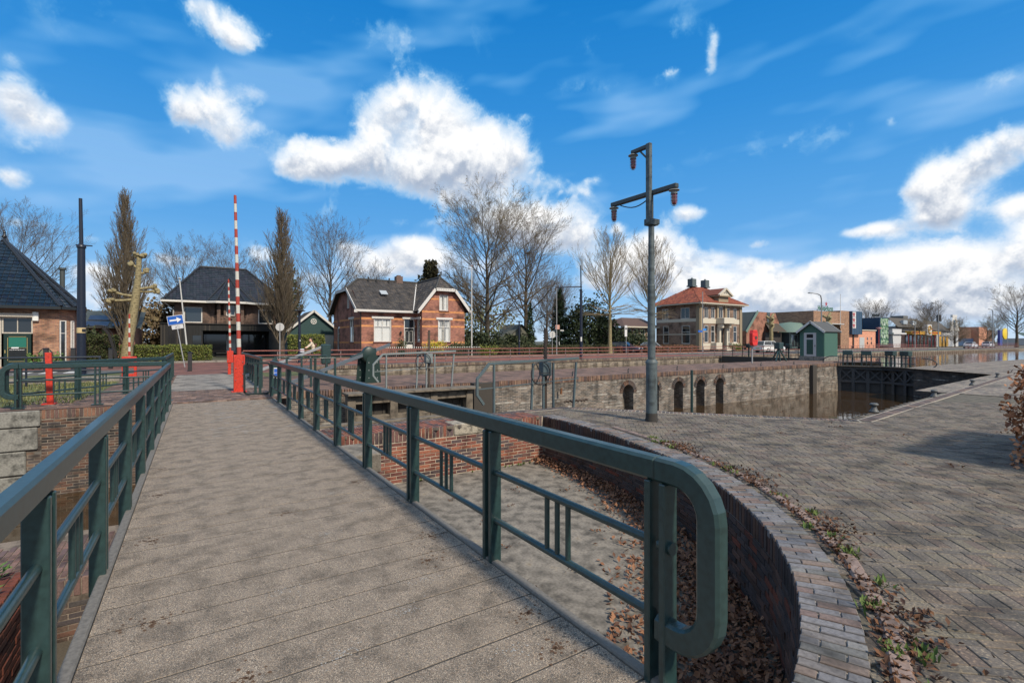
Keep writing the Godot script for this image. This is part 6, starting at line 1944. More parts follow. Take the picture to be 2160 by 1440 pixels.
func build_far() -> void:
	var brown := brick_mat("pub_brick", [lin(150, 116, 92), lin(138, 106, 86), lin(160, 124, 98)], lin(136, 112, 94), 0.5, 0.16, 81, {})
	var rust := brick_mat("rust_brick", [lin(158, 106, 86), lin(146, 98, 80), lin(168, 114, 92)], lin(140, 108, 94), 0.21, 0.06, 82, {"blotch": 7.0})
	var salmon := brick_mat("salmon_brick", [lin(206, 142, 114), lin(196, 134, 108), lin(214, 150, 120)], lin(194, 148, 124), 0.3, 0.1, 83, {})
	var dark := M("dark_joinery_and_shade", Color(0.035, 0.030, 0.028), 0.7)
	var steel := M("pale_steel", Color(0.42, 0.42, 0.41), 0.5)
	var lead := M("verdigris", Color(0.17, 0.25, 0.21), 0.7, {"grain": 1.5})
	# angular brick hall beside the villa
	var t := thing("brick_hall", "rust brick hall with a slanting green edged roof beside the villa", "building")
	var b := MB.new()
	var pr := [Vector2(88.6, 0.1), Vector2(100.6, 0.1), Vector2(100.0, 5.2), Vector2(98.6, 7.3), Vector2(92.3, 7.4), Vector2(88.6, 3.6)]
	var pts := []
	for q in pr: pts.append(V(q.x, q.y, -55))
	b.poly(pts, PZ)
	b.poly([V(88.6, 0.1, -64), V(88.6, 0.1, -55), V(88.6, 3.6, -55), V(88.6, 3.6, -64)], -PX)
	obj("wall", b, rust, t)
	var r := MB.new()
	r.poly([V(88.6, 3.6, -64), V(88.6, 3.6, -55), V(92.3, 7.4, -55), V(92.3, 7.4, -64)])
	obj("roof", r, M("roof_slate", Color(0.05, 0.06, 0.055), 0.7), t)
	var ge := MB.new()
	barge(ge, [V(88.4, 3.4, -54.9), V(92.3, 7.45, -54.9)], 0.5, 0.12, PZ)
	obj("roof_edge", ge, lead, t)
	var gs := MB.new()
	gs.box(V(96.0, 5.6, -54.96), V(1.0, 3.5, 0.1))
	obj("glass_strip", gs, M("strip_glass", Color(0.08, 0.10, 0.11), 0.1), t)
	var cn := MB.new()
	slope(cn, [V(93.8, 3.5, -53.2), V(99.6, 3.5, -53.2), V(99.6, 5.2, -55), V(95.0, 5.2, -55)])
	obj("canopy", cn, M("canopy_tile", Color(0.07, 0.055, 0.04), 0.8, {"grain": 0.7}), t)
	block(t, "porch", 94.0, 99.8, 0.1, 3.4, -54.4, 0.5, dark)  # solid block, its dark colour stands in for the shade of the porch
	block(t, "stair_hall", 81.0, 88.7, 0.1, 6.6, -57, 6, M("hall_grey", Color(0.12, 0.12, 0.115), 0.7))
	panes(t, 82.0, 87.6, 2.6, 6.0, -57, 4, 2, steel, glass())
	rebase(t, V(93, 0, -58))
	t = thing("domed_kiosk", "low building with a pale green domed roof between the brick hall and the shed", "building")
	block(t, "body", 100.2, 107.5, 0.1, 3.4, -53, 5, M("kiosk_dark", Color(0.03, 0.045, 0.05), 0.4))
	var dm := MB.new()
	dm.lathe([Vector2(3.8, 0), Vector2(3.7, 0.2), Vector2(2.3, 1.9), Vector2(0, 2.2)], 8, V(103.4, 3.4, -54.5))
	obj("dome", dm, lead, t)
	panes(t, 100.6, 107.1, 0.3, 3.0, -53, 5, 1, M("kiosk_frame", Color(0.14, 0.2, 0.19), 0.6), glass())
	block(t, "side_hall", 107.6, 117.0, 0.1, 6.2, -58, 6, rust)
	rebase(t, V(104, 0, -55))
	# pub with its roof sign and star panel
	t = thing("brown_pub", "tall brown brick pub with a green roof sign and a red star", "building")
	block(t, "wall", 114.6, 118.4, 0.1, 8.1, -50, 9, brown)
	block(t, "upper_wall", 103.4, 114.6, 5.2, 7.7, -50, 9, brown)
	block(t, "lower_wall", 103.4, 114.6, 0.1, 5.2, -52, 7, M("pub_dark", Color(0.03, 0.03, 0.032), 0.5))
	panes(t, 104.0, 114.4, 0.4, 5.0, -52, 7, 4, steel, glass(), "window_wall")
	var eb := MB.new()
	eb.box(V(109.5, 5.2, -50.6), V(10.6, 0.2, 2.4))
	obj("window_hood", eb, steel, t)
	rebase(t, V(111, 0, -54))
	var sg := thing("roof_sign", "green Heineken lettering with a red star on the pub roof", "sign", V(108.6, 7.75, -50.2))
	text_on(sg, "Heineken", V(0, 0.55, 0), 1.0, 0.0, M("sign_green", Color(0.005, 0.11, 0.035), 0.5))
	var sr := MB.new()
	star(sr, V(0.2, 1.5, 0.05), 0.6)
	obj("star", sr, M("sign_red", Color(0.33, 0.012, 0.02), 0.5), sg)
	var sp := MB.new()
	for x in [-3.0, 0.0, 3.0]: sp.box(V(x, 0.1, -0.2), V(0.08, 0.5, 0.08))
	sp.box(V(0, 0.98, -0.06), V(1.7, 0.07, 0.05))
	obj("bracket", sp, dark, sg)
	t = thing("star_panel", "blue glass advertising panel with three red stars on the pub corner", "sign", V(121.1, 3.1, -49.6))
	block(t, "panel", -2.4, 2.4, 0, 5.0, 0, 0.6, M("panel_blue", Color(0.03, 0.07, 0.13), 0.15))
	for k in 6:
		var gb := MB.new()
		gb.box(V(-2.3 + k * 0.92, 2.5, 0.03), V(0.08, 5.0, 0.06))
		obj("glazing_bar", gb, M("bar_dark", Color(0.02, 0.022, 0.022), 0.5), t)
	for y in [4.3, 3.1, 1.9]:
		var st := MB.new()
		st.box(V(-1.4, y, 0.05), V(1.5, 1.15, 0.03))
		obj("print_ground", st, M("print_white", Color(0.6, 0.6, 0.6), 0.6), t)
		var s2 := MB.new()
		star(s2, V(-1.6, y, 0.08), 0.68)
		obj("star", s2, M("sign_red", Color(0.33, 0.012, 0.02), 0.5), t)
	t = thing("salmon_annex", "low salmon brick annex with a pale door beside the pub", "building")
	block(t, "wall", 118.5, 132.0, 0.1, 4.0, -50.3, 7, salmon)
	block(t, "coping", 118.4, 132.1, 4.0, 4.2, -50.1, 7.3, cream())
	block(t, "door", 123.9, 126.3, 0.1, 2.5, -50.25, 0.1, M("pale_door", Color(0.42, 0.43, 0.43), 0.6))
	for x in [127.6, 129.6]:
		for y in [0.9, 1.9]: block(t, "window", x, x + 0.5, y, y + 0.6, -50.26, 0.1, glass())
	block(t, "pipe", 120.6, 121.0, 0.1, 3.6, -50.1, 0.2, dark)
	rebase(t, V(125, 0, -53))
	t = thing("blue_glass_hall", "dark blue glass hall rising behind the salmon annex", "building")
	block(t, "body", 124.0, 140.0, 0.1, 7.2, -58, 9, M("hall_blue", Color(0.012, 0.04, 0.085), 0.15))
	panes(t, 124.3, 132.5, 3.6, 7.0, -58, 5, 3, M("bar_dark", Color(0.02, 0.022, 0.022), 0.5), M("blue_glass", Color(0.02, 0.08, 0.12), 0.05, {"spec": 0.8}))
	block(t, "parapet", 123.9, 140.2, 7.2, 7.35, -57.9, 9, steel)
	rebase(t, V(132, 0, -62))
	t = thing("printed_tower", "glass corner tower covered with a pale green floral print", "building")
	block(t, "body", 134.9, 139.6, 0.6, 7.2, -50.5, 4, M("hall_blue", Color(0.012, 0.04, 0.085), 0.15))
	var printm := M("floral_print", Color(0.62, 0.66, 0.62), 0.4, {"grain": 3.0, "tex": noise_tex("floral", FastNoiseLite.TYPE_CELLULAR, 0.03, 1, [Color(0.85, 0.9, 0.85), Color(0.3, 0.5, 0.3), Color(0.9, 0.92, 0.9), Color(0.55, 0.7, 0.5), Color(0.15, 0.25, 0.22), Color(0.8, 0.85, 0.7)], 256, 17)})
	for k in 3:
		for j in 5: block(t, "print_panel", 135.2 + k * 1.42, 136.55 + k * 1.42, 0.8 + j * 1.26, 2.0 + j * 1.26, -50.44, 0.1, printm)
	rebase(t, V(137, 0, -52))
	sg = thing("small_roof_sign", "dark roof lettering with a star on the printed tower", "sign", V(134.0, 7.3, -51))
	var lt := MB.new()
	for k in 14: lt.box(V(-1.9 + k * 0.29, 0.42 + (0.08 if k in [3, 8, 11] else 0.0), 0), V(0.17, 0.62 if k in [3, 8, 11] else 0.46, 0.06))
	lt.box(V(0, 0.16, -0.05), V(4.2, 0.06, 0.05))
	obj("lettering", lt, M("bar_dark", Color(0.02, 0.022, 0.022), 0.5), sg)
	sr = MB.new()
	star(sr, V(0, 1.3, 0.05), 0.55)
	obj("star", sr, M("bar_dark", Color(0.02, 0.022, 0.022), 0.5), sg)
	t = thing("white_kiosk", "small white slanted kiosk beside the printed tower", "kiosk")
	b = MB.new()
	pts = []
	for q in [Vector2(141, 0.1), Vector2(145, 0.1), Vector2(145.8, 4.6), Vector2(140.4, 4.6)]: pts.append(Vector2(q.x, -q.y))
	var wm := M("kiosk_white", Color(0.5, 0.5, 0.5), 0.6)
	b.prism(pts, -2.0, 2.0, Transform3D(Basis(PX, Vector3(0, 0, 1), Vector3(0, -1, 0)), V(0, 0, -52)))
	obj("body", b, wm, t)
	block(t, "roof_slab", 140.0, 147.5, 3.3, 3.7, -49.6, 4, wm)
	rebase(t, V(143, 0, -52))
	# restaurant with mansard roof and yellow fascia
	t = thing("restaurant", "restaurant with a dark mansard roof and a bright yellow fascia", "building")
	block(t, "ground_floor", 147.0, 170.5, 0.1, 3.4, -50.6, 9, M("rest_dark", Color(0.05, 0.03, 0.03), 0.5))
	block(t, "upper_floor", 148.0, 168.0, 4.2, 5.4, -52, 8, M("rest_grey", Color(0.16, 0.16, 0.17), 0.6))
	b = MB.new()
	slope(b, [V(147.0, 5.2, -51.2), V(170, 5.2, -51.2), V(165.5, 7.6, -53.4), V(147.0, 7.6, -53.4)]); slope(b, [V(170, 5.2, -51.2), V(170, 5.2, -60), V(165.5, 7.6, -58), V(165.5, 7.6, -53.4)]); b.box(V(156, 7.6, -56), V(19, 0.1, 5))
	obj("mansard_roof", b, M("mansard", Color(0.09, 0.078, 0.065), 0.8, {"grain": 2.0}), t)
	for x in [151.5, 157.5]: block(t, "roof_light", x, x + 2.6, 6.0, 7.0, -51.6, 0.6, M("skylight_glass", Color(0.35, 0.38, 0.4), 0.1))
	block(t, "roof_box", 160.0, 163.0, 7.6, 8.5, -54.5, 3, M("hall_grey", Color(0.12, 0.12, 0.115), 0.7))
	var yl := M("fascia_yellow", Color(0.60, 0.32, 0.03), 0.5)
	block(t, "fascia", 151.0, 160.4, 3.4, 4.2, -49.9, 1.2, yl); block(t, "fascia", 163.6, 171.5, 3.4, 4.2, -49.9, 1.2, yl)
	for x0 in [152.0, 165.2]:
		var lt2 := MB.new()
		for k in 12: lt2.box(V(x0 + k * 0.42, 3.8 + 0.03 * (k % 3), -49.88), V(0.26, 0.34, 0.03))
		obj("lettering", lt2, M("sign_red", Color(0.33, 0.012, 0.02), 0.5), t)
	block(t, "logo_box", 160.4, 163.6, 3.2, 6.0, -49.5, 1.0, M("print_white", Color(0.6, 0.6, 0.6), 0.6))
	var lg := MB.new()
	var ring := []; var rr := []
	for k in 20:
		var a := 0.1 + TAU * 0.86 * k / 19.0
		ring.append(V(162.0 + cos(a) * 0.9, 4.6 + sin(a) * 0.95, -49.44)); rr.append(0.17)
	lg.tube(ring, rr, 6)
	lg.box(V(162.0, 4.6, -49.44), V(1.7, 0.24, 0.12))
	obj("logo", lg, yl, t)
	for k in 9: block(t, "red_post", 149.0 + k * 2.5, 149.16 + k * 2.5, 0.1, 3.4, -49.7, 0.16, M("post_red", Color(0.3, 0.05, 0.05), 0.5))
	panes(t, 149.5, 170.0, 0.5, 3.2, -50.55, 9, 1, M("bar_dark", Color(0.02, 0.022, 0.022), 0.5), glass())
	rebase(t, V(158, 0, -54))
	t = thing("white_gable_house", "white house with a stepped gable and dark roof beyond the restaurant", "house")
	block(t, "wall", 172.0, 189.0, 0.1, 4.6, -51, 9, M("kiosk_white", Color(0.5, 0.5, 0.5), 0.6))
	b = MB.new()
	slope(b, [V(170.5, 4.4, -50.6), V(183, 4.4, -50.6), V(183, 7.4, -54), V(170.5, 7.4, -54)])
	obj("roof", b, M("mansard", Color(0.09, 0.078, 0.065), 0.8), t)
	b = MB.new()
	b.poly([V(181.5, 4.6, -50.8), V(189.2, 4.6, -50.8), V(187, 8.6, -50.8), V(183.6, 8.6, -50.8)], PZ); b.box(V(185.3, 8.9, -51), V(3.6, 0.7, 0.5))
	obj("gable", b, white(), t)
	for q in [[184.2, 5.6], [174, 1.0], [177, 1.0], [185, 1.0]]: block(t, "window", q[0], q[0] + 1.5, q[1], q[1] + 2.2, -50.75, 0.1, glass())
	for k in 3: block(t, "shop_panel", 173.0 + k * 2.6, 174.6 + k * 2.6, 0.2, 3.0, -50.7, 0.15, yl)
	block(t, "chimney", 181.6, 182.5, 7.4, 9.3, -53, 0.9, dark)
	rebase(t, V(180, 0, -54))
	t = thing("brick_store", "long low brick store with a blue shop front and a yellow oval sign", "building")
	block(t, "wall", 198, 262, 0.1, 6.0, -60, 12, M("store_brick", Color(0.16, 0.085, 0.06), 0.85, {"grain": 3.0}))
	block(t, "corner_wall", 236, 245, 0.1, 6.8, -58, 6, salmon)
	block(t, "shop_front", 200, 236, 0.1, 2.6, -59.5, 0.5, M("front_blue", Color(0.02, 0.05, 0.12), 0.3))
	block(t, "blue_pylon", 242.5, 245.5, 0.1, 5.6, -54, 0.6, M("pylon_blue", Color(0.03, 0.05, 0.25), 0.4))
	b = MB.new()
	b.lathe([Vector2(0, -0.2), Vector2(2.0, -0.2), Vector2(2.0, 0.2), Vector2(0, 0.2)], 20, V(248.5, 4.4, -54), Basis(PX * 1.5, PZ, Vector3.DOWN))
	obj("oval_sign", b, M("sign_yellow", Color(0.7, 0.5, 0.02), 0.5), t)
	rebase(t, V(230, 0, -60))
	t = thing("white_boathouse", "low white roofed house far along the canal beneath the trees", "house")
	block(t, "wall", 270, 300, 0.1, 2.8, -52, 9, M("kiosk_white", Color(0.5, 0.5, 0.5), 0.6))
	b = MB.new()
	slope(b, [V(269, 2.7, -51.5), V(301, 2.7, -51.5), V(301, 5.2, -56), V(269, 5.2, -56)])
	obj("roof", b, M("roof_green", Color(0.03, 0.06, 0.05), 0.7), t)
	rebase(t, V(285, 0, -56))
	# low roofs between the corner house and the poplar
	t = thing("solar_bungalow", "low bungalow with rows of solar panels behind the dark hedge", "house")
	block(t, "wall", -10.5, -4.4, 0.1, 2.7, -53, 7, rust)
	b = MB.new()
	slope(b, [V(-11, 2.7, -52.4), V(-3.9, 2.7, -52.4), V(-3.9, 4.3, -57), V(-11, 4.3, -57)])
	obj("roof", b, M("roof_slate", Color(0.05, 0.06, 0.055), 0.7), t)
	for k in 8:
		var s := MB.new()
		s.bbox(V(-10.4 + (k % 4) * 1.75, 3.05 + 0.55 * (k / 4), -53.2 - 1.6 * (k / 4)), V(1.5, 0.05, 1.3), 0.01, Basis(PX, 0.334))
		obj("solar_panel", s, M("solar_blue", Color(0.02, 0.024, 0.04), 0.35), t)
	rebase(t, V(-7.5, 0, -55))
	t = thing("garden_hut", "low garden hut with a pale gable roof under the evergreen trees", "shed")
	block(t, "wall", 36.5, 41.0, 0.1, 2.0, -58, 4, M("hall_grey", Color(0.12, 0.12, 0.115), 0.7))
	b = MB.new()
	slope(b, [V(36.0, 1.8, -57.6), V(36.0, 1.8, -62), V(38.7, 4.0, -62), V(38.7, 4.0, -57.6)]); slope(b, [V(41.4, 1.8, -57.6), V(41.4, 1.8, -62), V(38.7, 4.0, -62), V(38.7, 4.0, -57.6)])
	b.poly([V(36.5, 2.0, -57.95), V(41.0, 2.0, -57.95), V(38.7, 3.9, -57.95)], PZ)
	obj("roof", b, M("hut_roof", Color(0.14, 0.14, 0.11), 0.8), t)
	rebase(t, V(38.7, 0, -60))
	# bank along the upper water: sheet piles under the grass
	t = thing("sheet_pile_bank", "brown sheet pile bank below the far grass verge", "wall")
	b = MB.new()
	b.box(V(380, -0.45, -30.75), V(640, 0.86, 0.2))
	obj("core", b, M("pile_brown", Color(0.13, 0.085, 0.06), 0.85, {"grain": 1.0}), t)
	for k in 90:
		var s := MB.new()
		s.bbox(V(70 + k * 0.9, -0.45, -30.6), V(0.5, 0.9, 0.2), 0.06)
		obj("sheet_pile", s, M("pile_brown", Color(0.13, 0.085, 0.06), 0.85), t)
# ---------------------------------------------------------------- trees, hedges, shrubs
func limb(tk: MB, tw: MB, p: Vector3, d: Vector3, l: float, r: float, lev: int, S: Dictionary) -> void:
	var pts := [p]; var rr := [r]
	var seg := 4 if lev == 0 else (3 if lev == 1 else 2)
	var q := p; var dd := d
	for k in seg:
		dd = (dd + V(rnd(-1, 1), rnd(-1, 1), rnd(-1, 1)) * S.wob + Vector3.UP * S.up).normalized()
		q += dd * l / seg
		pts.append(q); rr.append(maxf(r * (1.0 - 0.75 * (k + 1) / seg), 0.006))
	var b := tk if lev < 1 else tw
	b.tube(pts, rr, 5 if lev == 0 else 3, false)
	if lev >= S.n.size(): return
	var cnt: int = S.n[lev]
	for k in cnt:
		var s := lerpf(S.from, 1.0, (k + rnd(0.2, 0.9)) / cnt) * (pts.size() - 1)
		var i0 := mini(int(s), pts.size() - 2)
		var a: Vector3 = (pts[i0] as Vector3).lerp(pts[i0 + 1], s - i0)
		var ax: Vector3 = (pts[i0 + 1] - pts[i0]).normalized()
		var side := ax.cross(V(rnd(-1, 1), rnd(-1, 1), rnd(-1, 1))).normalized()
		var an: float = S.ang * rnd(0.7, 1.25)
		limb(tk, tw, a, (ax * cos(an) + side * sin(an)).normalized(), l * S.len * rnd(0.7, 1.15) * (1.15 - 0.5 * s / (pts.size() - 1)), maxf(rr[i0] * 0.55, 0.007), lev + 1, S)
# S: h, r, first (share of the height), nb branches, blen, bang (from upright), n counts per level, len, ang, up, wob, from
func bare_tree(called: String, label: String, at: Vector3, S: Dictionary, bark: Material, twig: Material, group := "") -> Node3D:
	var t := thing(called, label, "tree", at, 0.0, group)
	var tk := MB.new(); var tw := MB.new()
	var pts := []; var rr := []
	var lean: Vector3 = S.get("lean", Vector3.ZERO)
	for k in 9:
		var f := k / 8.0
		pts.append(V(rnd(-1, 1) * S.r * 0.5 * f, S.h * f * 0.96, rnd(-1, 1) * S.r * 0.5 * f) + lean * f * S.h)
		rr.append(maxf(S.r * (1.0 - f * 0.93) * (1.25 if k == 0 else 1.0), 0.012))
	tk.tube(pts, rr, 9, false)
	for k in S.nb:
		var f: float = lerpf(S.first, 0.97, pow((k + rnd(0, 1)) / S.nb, S.get("pow", 0.9)))
		var i0 := mini(int(f * 8), 7)
		var p: Vector3 = (pts[i0] as Vector3).lerp(pts[i0 + 1], f * 8 - i0)
		var az: float = k * 2.4 + rnd(-0.4, 0.4)
		var an: float = S.bang * rnd(0.8, 1.2) * lerpf(1.15, 0.55, f)
		var d := V(cos(az) * sin(an), cos(an), sin(az) * sin(an))
		var l: float = S.blen * S.h * rnd(0.75, 1.15) * S.shape.call((f - S.first) / (1.0 - S.first))
		limb(tk, tw, p, d, l, S.r * 0.34 * (1.15 - f), 0, S)
	obj("trunk", tk, bark, t)
	var c := obj("crown", tw, twig, t)
	if S.has("buds"):
		var lb := MB.new()
		var shapes := []
		for q in S.budcol: shapes.append(leaf_shape(S.get("budsize", 0.16), S.get("budsize", 0.16) * 0.4, q))
		for k in S.buds:
			var v: Vector3 = tw.v[rng.randi() % tw.v.size()]
			lb.add(pick(shapes), Transform3D(Basis.from_euler(V(rnd(-1.5, 1.5), rnd(0, TAU), rnd(-1, 1))), v))
		obj("buds", lb, M("leafy", Color(1, 1, 1), 0.8, {"vcol": true, "back": Color(0.25, 0.25, 0.08)}), c)
	return t
# crown made of many small leaves spread through lobes: lobes = [centre, radii]
func leafy(called: String, label: String, category: String, at: Vector3, lobes: Array, count: int, size: float, cols: Array, trunk_h: float, group := "") -> Node3D:
	var t := thing(called, label, category, at, 0.0, group)
	var b := MB.new()
	var shapes := []
	for c in cols: shapes.append(leaf_shape(size, size * 0.42, c))
	for k in count:
		var q: Array = pick(lobes)
		var d := V(rng.randfn(), rng.randfn(), rng.randfn()).normalized()
		var rad := pow(rnd(0.12, 1.0), 0.4) * (1.0 + 0.22 * sin(d.x * 7.0 + d.y * 5.0 + q[0].x) + 0.15 * sin(d.z * 9.0 + d.y * 8.0))
		var p: Vector3 = q[0] + d * rad * q[1]
		if p.y < 0.03: continue
		b.add(pick(shapes), Transform3D(Basis.from_euler(V(rnd(-1.6, 1.6), rnd(0, TAU), rnd(-1.2, 1.2))).scaled(Vector3.ONE * rnd(0.6, 1.4)), p))
	obj("crown" if category == "tree" else "foliage", b, M("leafy", Color(1, 1, 1), 0.8, {"vcol": true, "back": Color(0.25, 0.25, 0.08)}), t)
	if trunk_h > 0.0:
		var k := MB.new()
		k.tube([V(0, 0, 0), V(0.05, trunk_h * 0.5, 0), V(0, trunk_h, 0.03)], [0.16, 0.13, 0.05], 8, false)
		obj("trunk", k, M("bark_dark", Color(0.06, 0.05, 0.04), 0.9), t)
	return t
func conifer(called: String, label: String, at: Vector3, h: float, w: float, cols: Array, n: int) -> Node3D:
	var t := thing(called, label, "tree", at)
	var b := MB.new()
	var shapes := []
	for c in cols: shapes.append(leaf_shape(0.42, 0.10, c))
	for k in n:
		var f := pow(rnd(0.0, 1.0), 0.7)
		var y := h * (1.0 - f) * 0.97 + 0.15
		var az := rnd(0, TAU)
		var tier := 0.72 + 0.28 * sin(y * 6.2 + az * 1.5)
		var r := w * 0.5 * (1.0 - y / h) * tier * pow(rnd(0.1, 1.0), 0.45)
		b.add(pick(shapes), Transform3D(Basis.from_euler(V(rnd(0.1, 0.9), -az + PI * 0.5 + rnd(-0.5, 0.5), 0)).scaled(Vector3.ONE * rnd(0.6, 1.3)), V(cos(az) * r, y + rnd(-0.1, 0.1), sin(az) * r)))
	obj("crown", b, M("leafy", Color(1, 1, 1), 0.8, {"vcol": true, "back": Color(0.25, 0.25, 0.08)}), t)
	var k := MB.new()
	k.tube([V(0, 0, 0), V(0, h * 0.95, 0)], [w * 0.04, 0.02], 8, false)
	obj("trunk", k, M("bark_dark", Color(0.06, 0.05, 0.04), 0.9), t)
	return t
func hedge(label: String, x0: float, x1: float, z0: float, z1: float, h: float, size: float, density: float, cols: Array, y0 := 0.05, ragged := 0.0) -> void:
	var t := thing("hedge", label, "hedge", V((x0 + x1) * 0.5, y0, (z0 + z1) * 0.5))
	var core := MB.new()
	var sx := x1 - x0; var sz := z1 - z0
	core.bbox(V(0, h * 0.47, 0), V(sx - 0.22, h * 0.94 - 0.06, sz - 0.22), 0.08)
	obj("stems", core, M("hedge_stems", Color(0.085, 0.07, 0.045), 0.95, {"grain": 0.5}), t)
	var b := MB.new()
	var shapes := []
	for c in cols: shapes.append(leaf_shape(size, size * 0.42, c))
	var area := sx * sz + 2.0 * (sx + sz) * h
	for k in int(area * density):
		var s := rnd(0, area)
		var p: Vector3
		if s < sx * sz: p = V(rnd(-sx, sx) * 0.5, h, rnd(-sz, sz) * 0.5)
		elif s < sx * sz + 2.0 * sx * h: p = V(rnd(-sx, sx) * 0.5, rnd(0.02, h), sz * 0.5 * (1 if rng.randf() < 0.7 else -1))
		else: p = V(sx * 0.5 * (1 if rng.randf() < 0.5 else -1), rnd(0.02, h), rnd(-sz, sz) * 0.5)
		p += V(rnd(-1, 1), rnd(-1, 0.8), rnd(-1, 1)) * 0.08 + V(0, sin(p.x * 2.1) * 0.03, 0)
		if ragged > 0.0:
			var lump := sin(p.x * 5.0 + p.y * 3.0) * sin(p.z * 4.3 + p.y * 4.0 + 1.0)
			p += V(signf(p.x) * maxf(absf(p.x) - sx * 0.4, 0.0), 0.0, signf(p.z) * maxf(absf(p.z) - sz * 0.4, 0.0)).normalized() * (lump * 0.10 + absf(rng.randfn(0, ragged)))
			if p.y > h * 0.8: p.y += lump * 0.06 + absf(rng.randfn(0, ragged * 0.6))
		b.add(pick(shapes), Transform3D(Basis.from_euler(V(rnd(-1.6, 1.6), rnd(0, TAU), rnd(-1.2, 1.2))).scaled(Vector3.ONE * rnd(0.6, 1.35)), p))
	if ragged > 0.0:
		var tw := MB.new()
		for k in 160:
			var q := V(rnd(-sx, sx) * 0.46, rnd(0.1, h), sz * 0.44 * (1 if k % 2 else -1)) if k % 3 else V(-sx * 0.45, rnd(0.1, h), rnd(-sz, sz) * 0.46)
			var d := V(q.x * 0.3 if k % 3 == 0 else rnd(-0.1, 0.1), rnd(0.05, 0.35), q.z * 0.1).normalized() * rnd(0.15, 0.34)
			tw.tube([q, q + d * 0.5 + V(0, 0.02, 0), q + d], [0.005, 0.004, 0.002], 4, false)
		obj("twigs", tw, M("hedge_twig", Color(0.09, 0.06, 0.045), 0.9), t)
	obj("foliage", b, M("leafy", Color(1, 1, 1), 0.8, {"vcol": true, "back": Color(0.25, 0.25, 0.08)}), t)

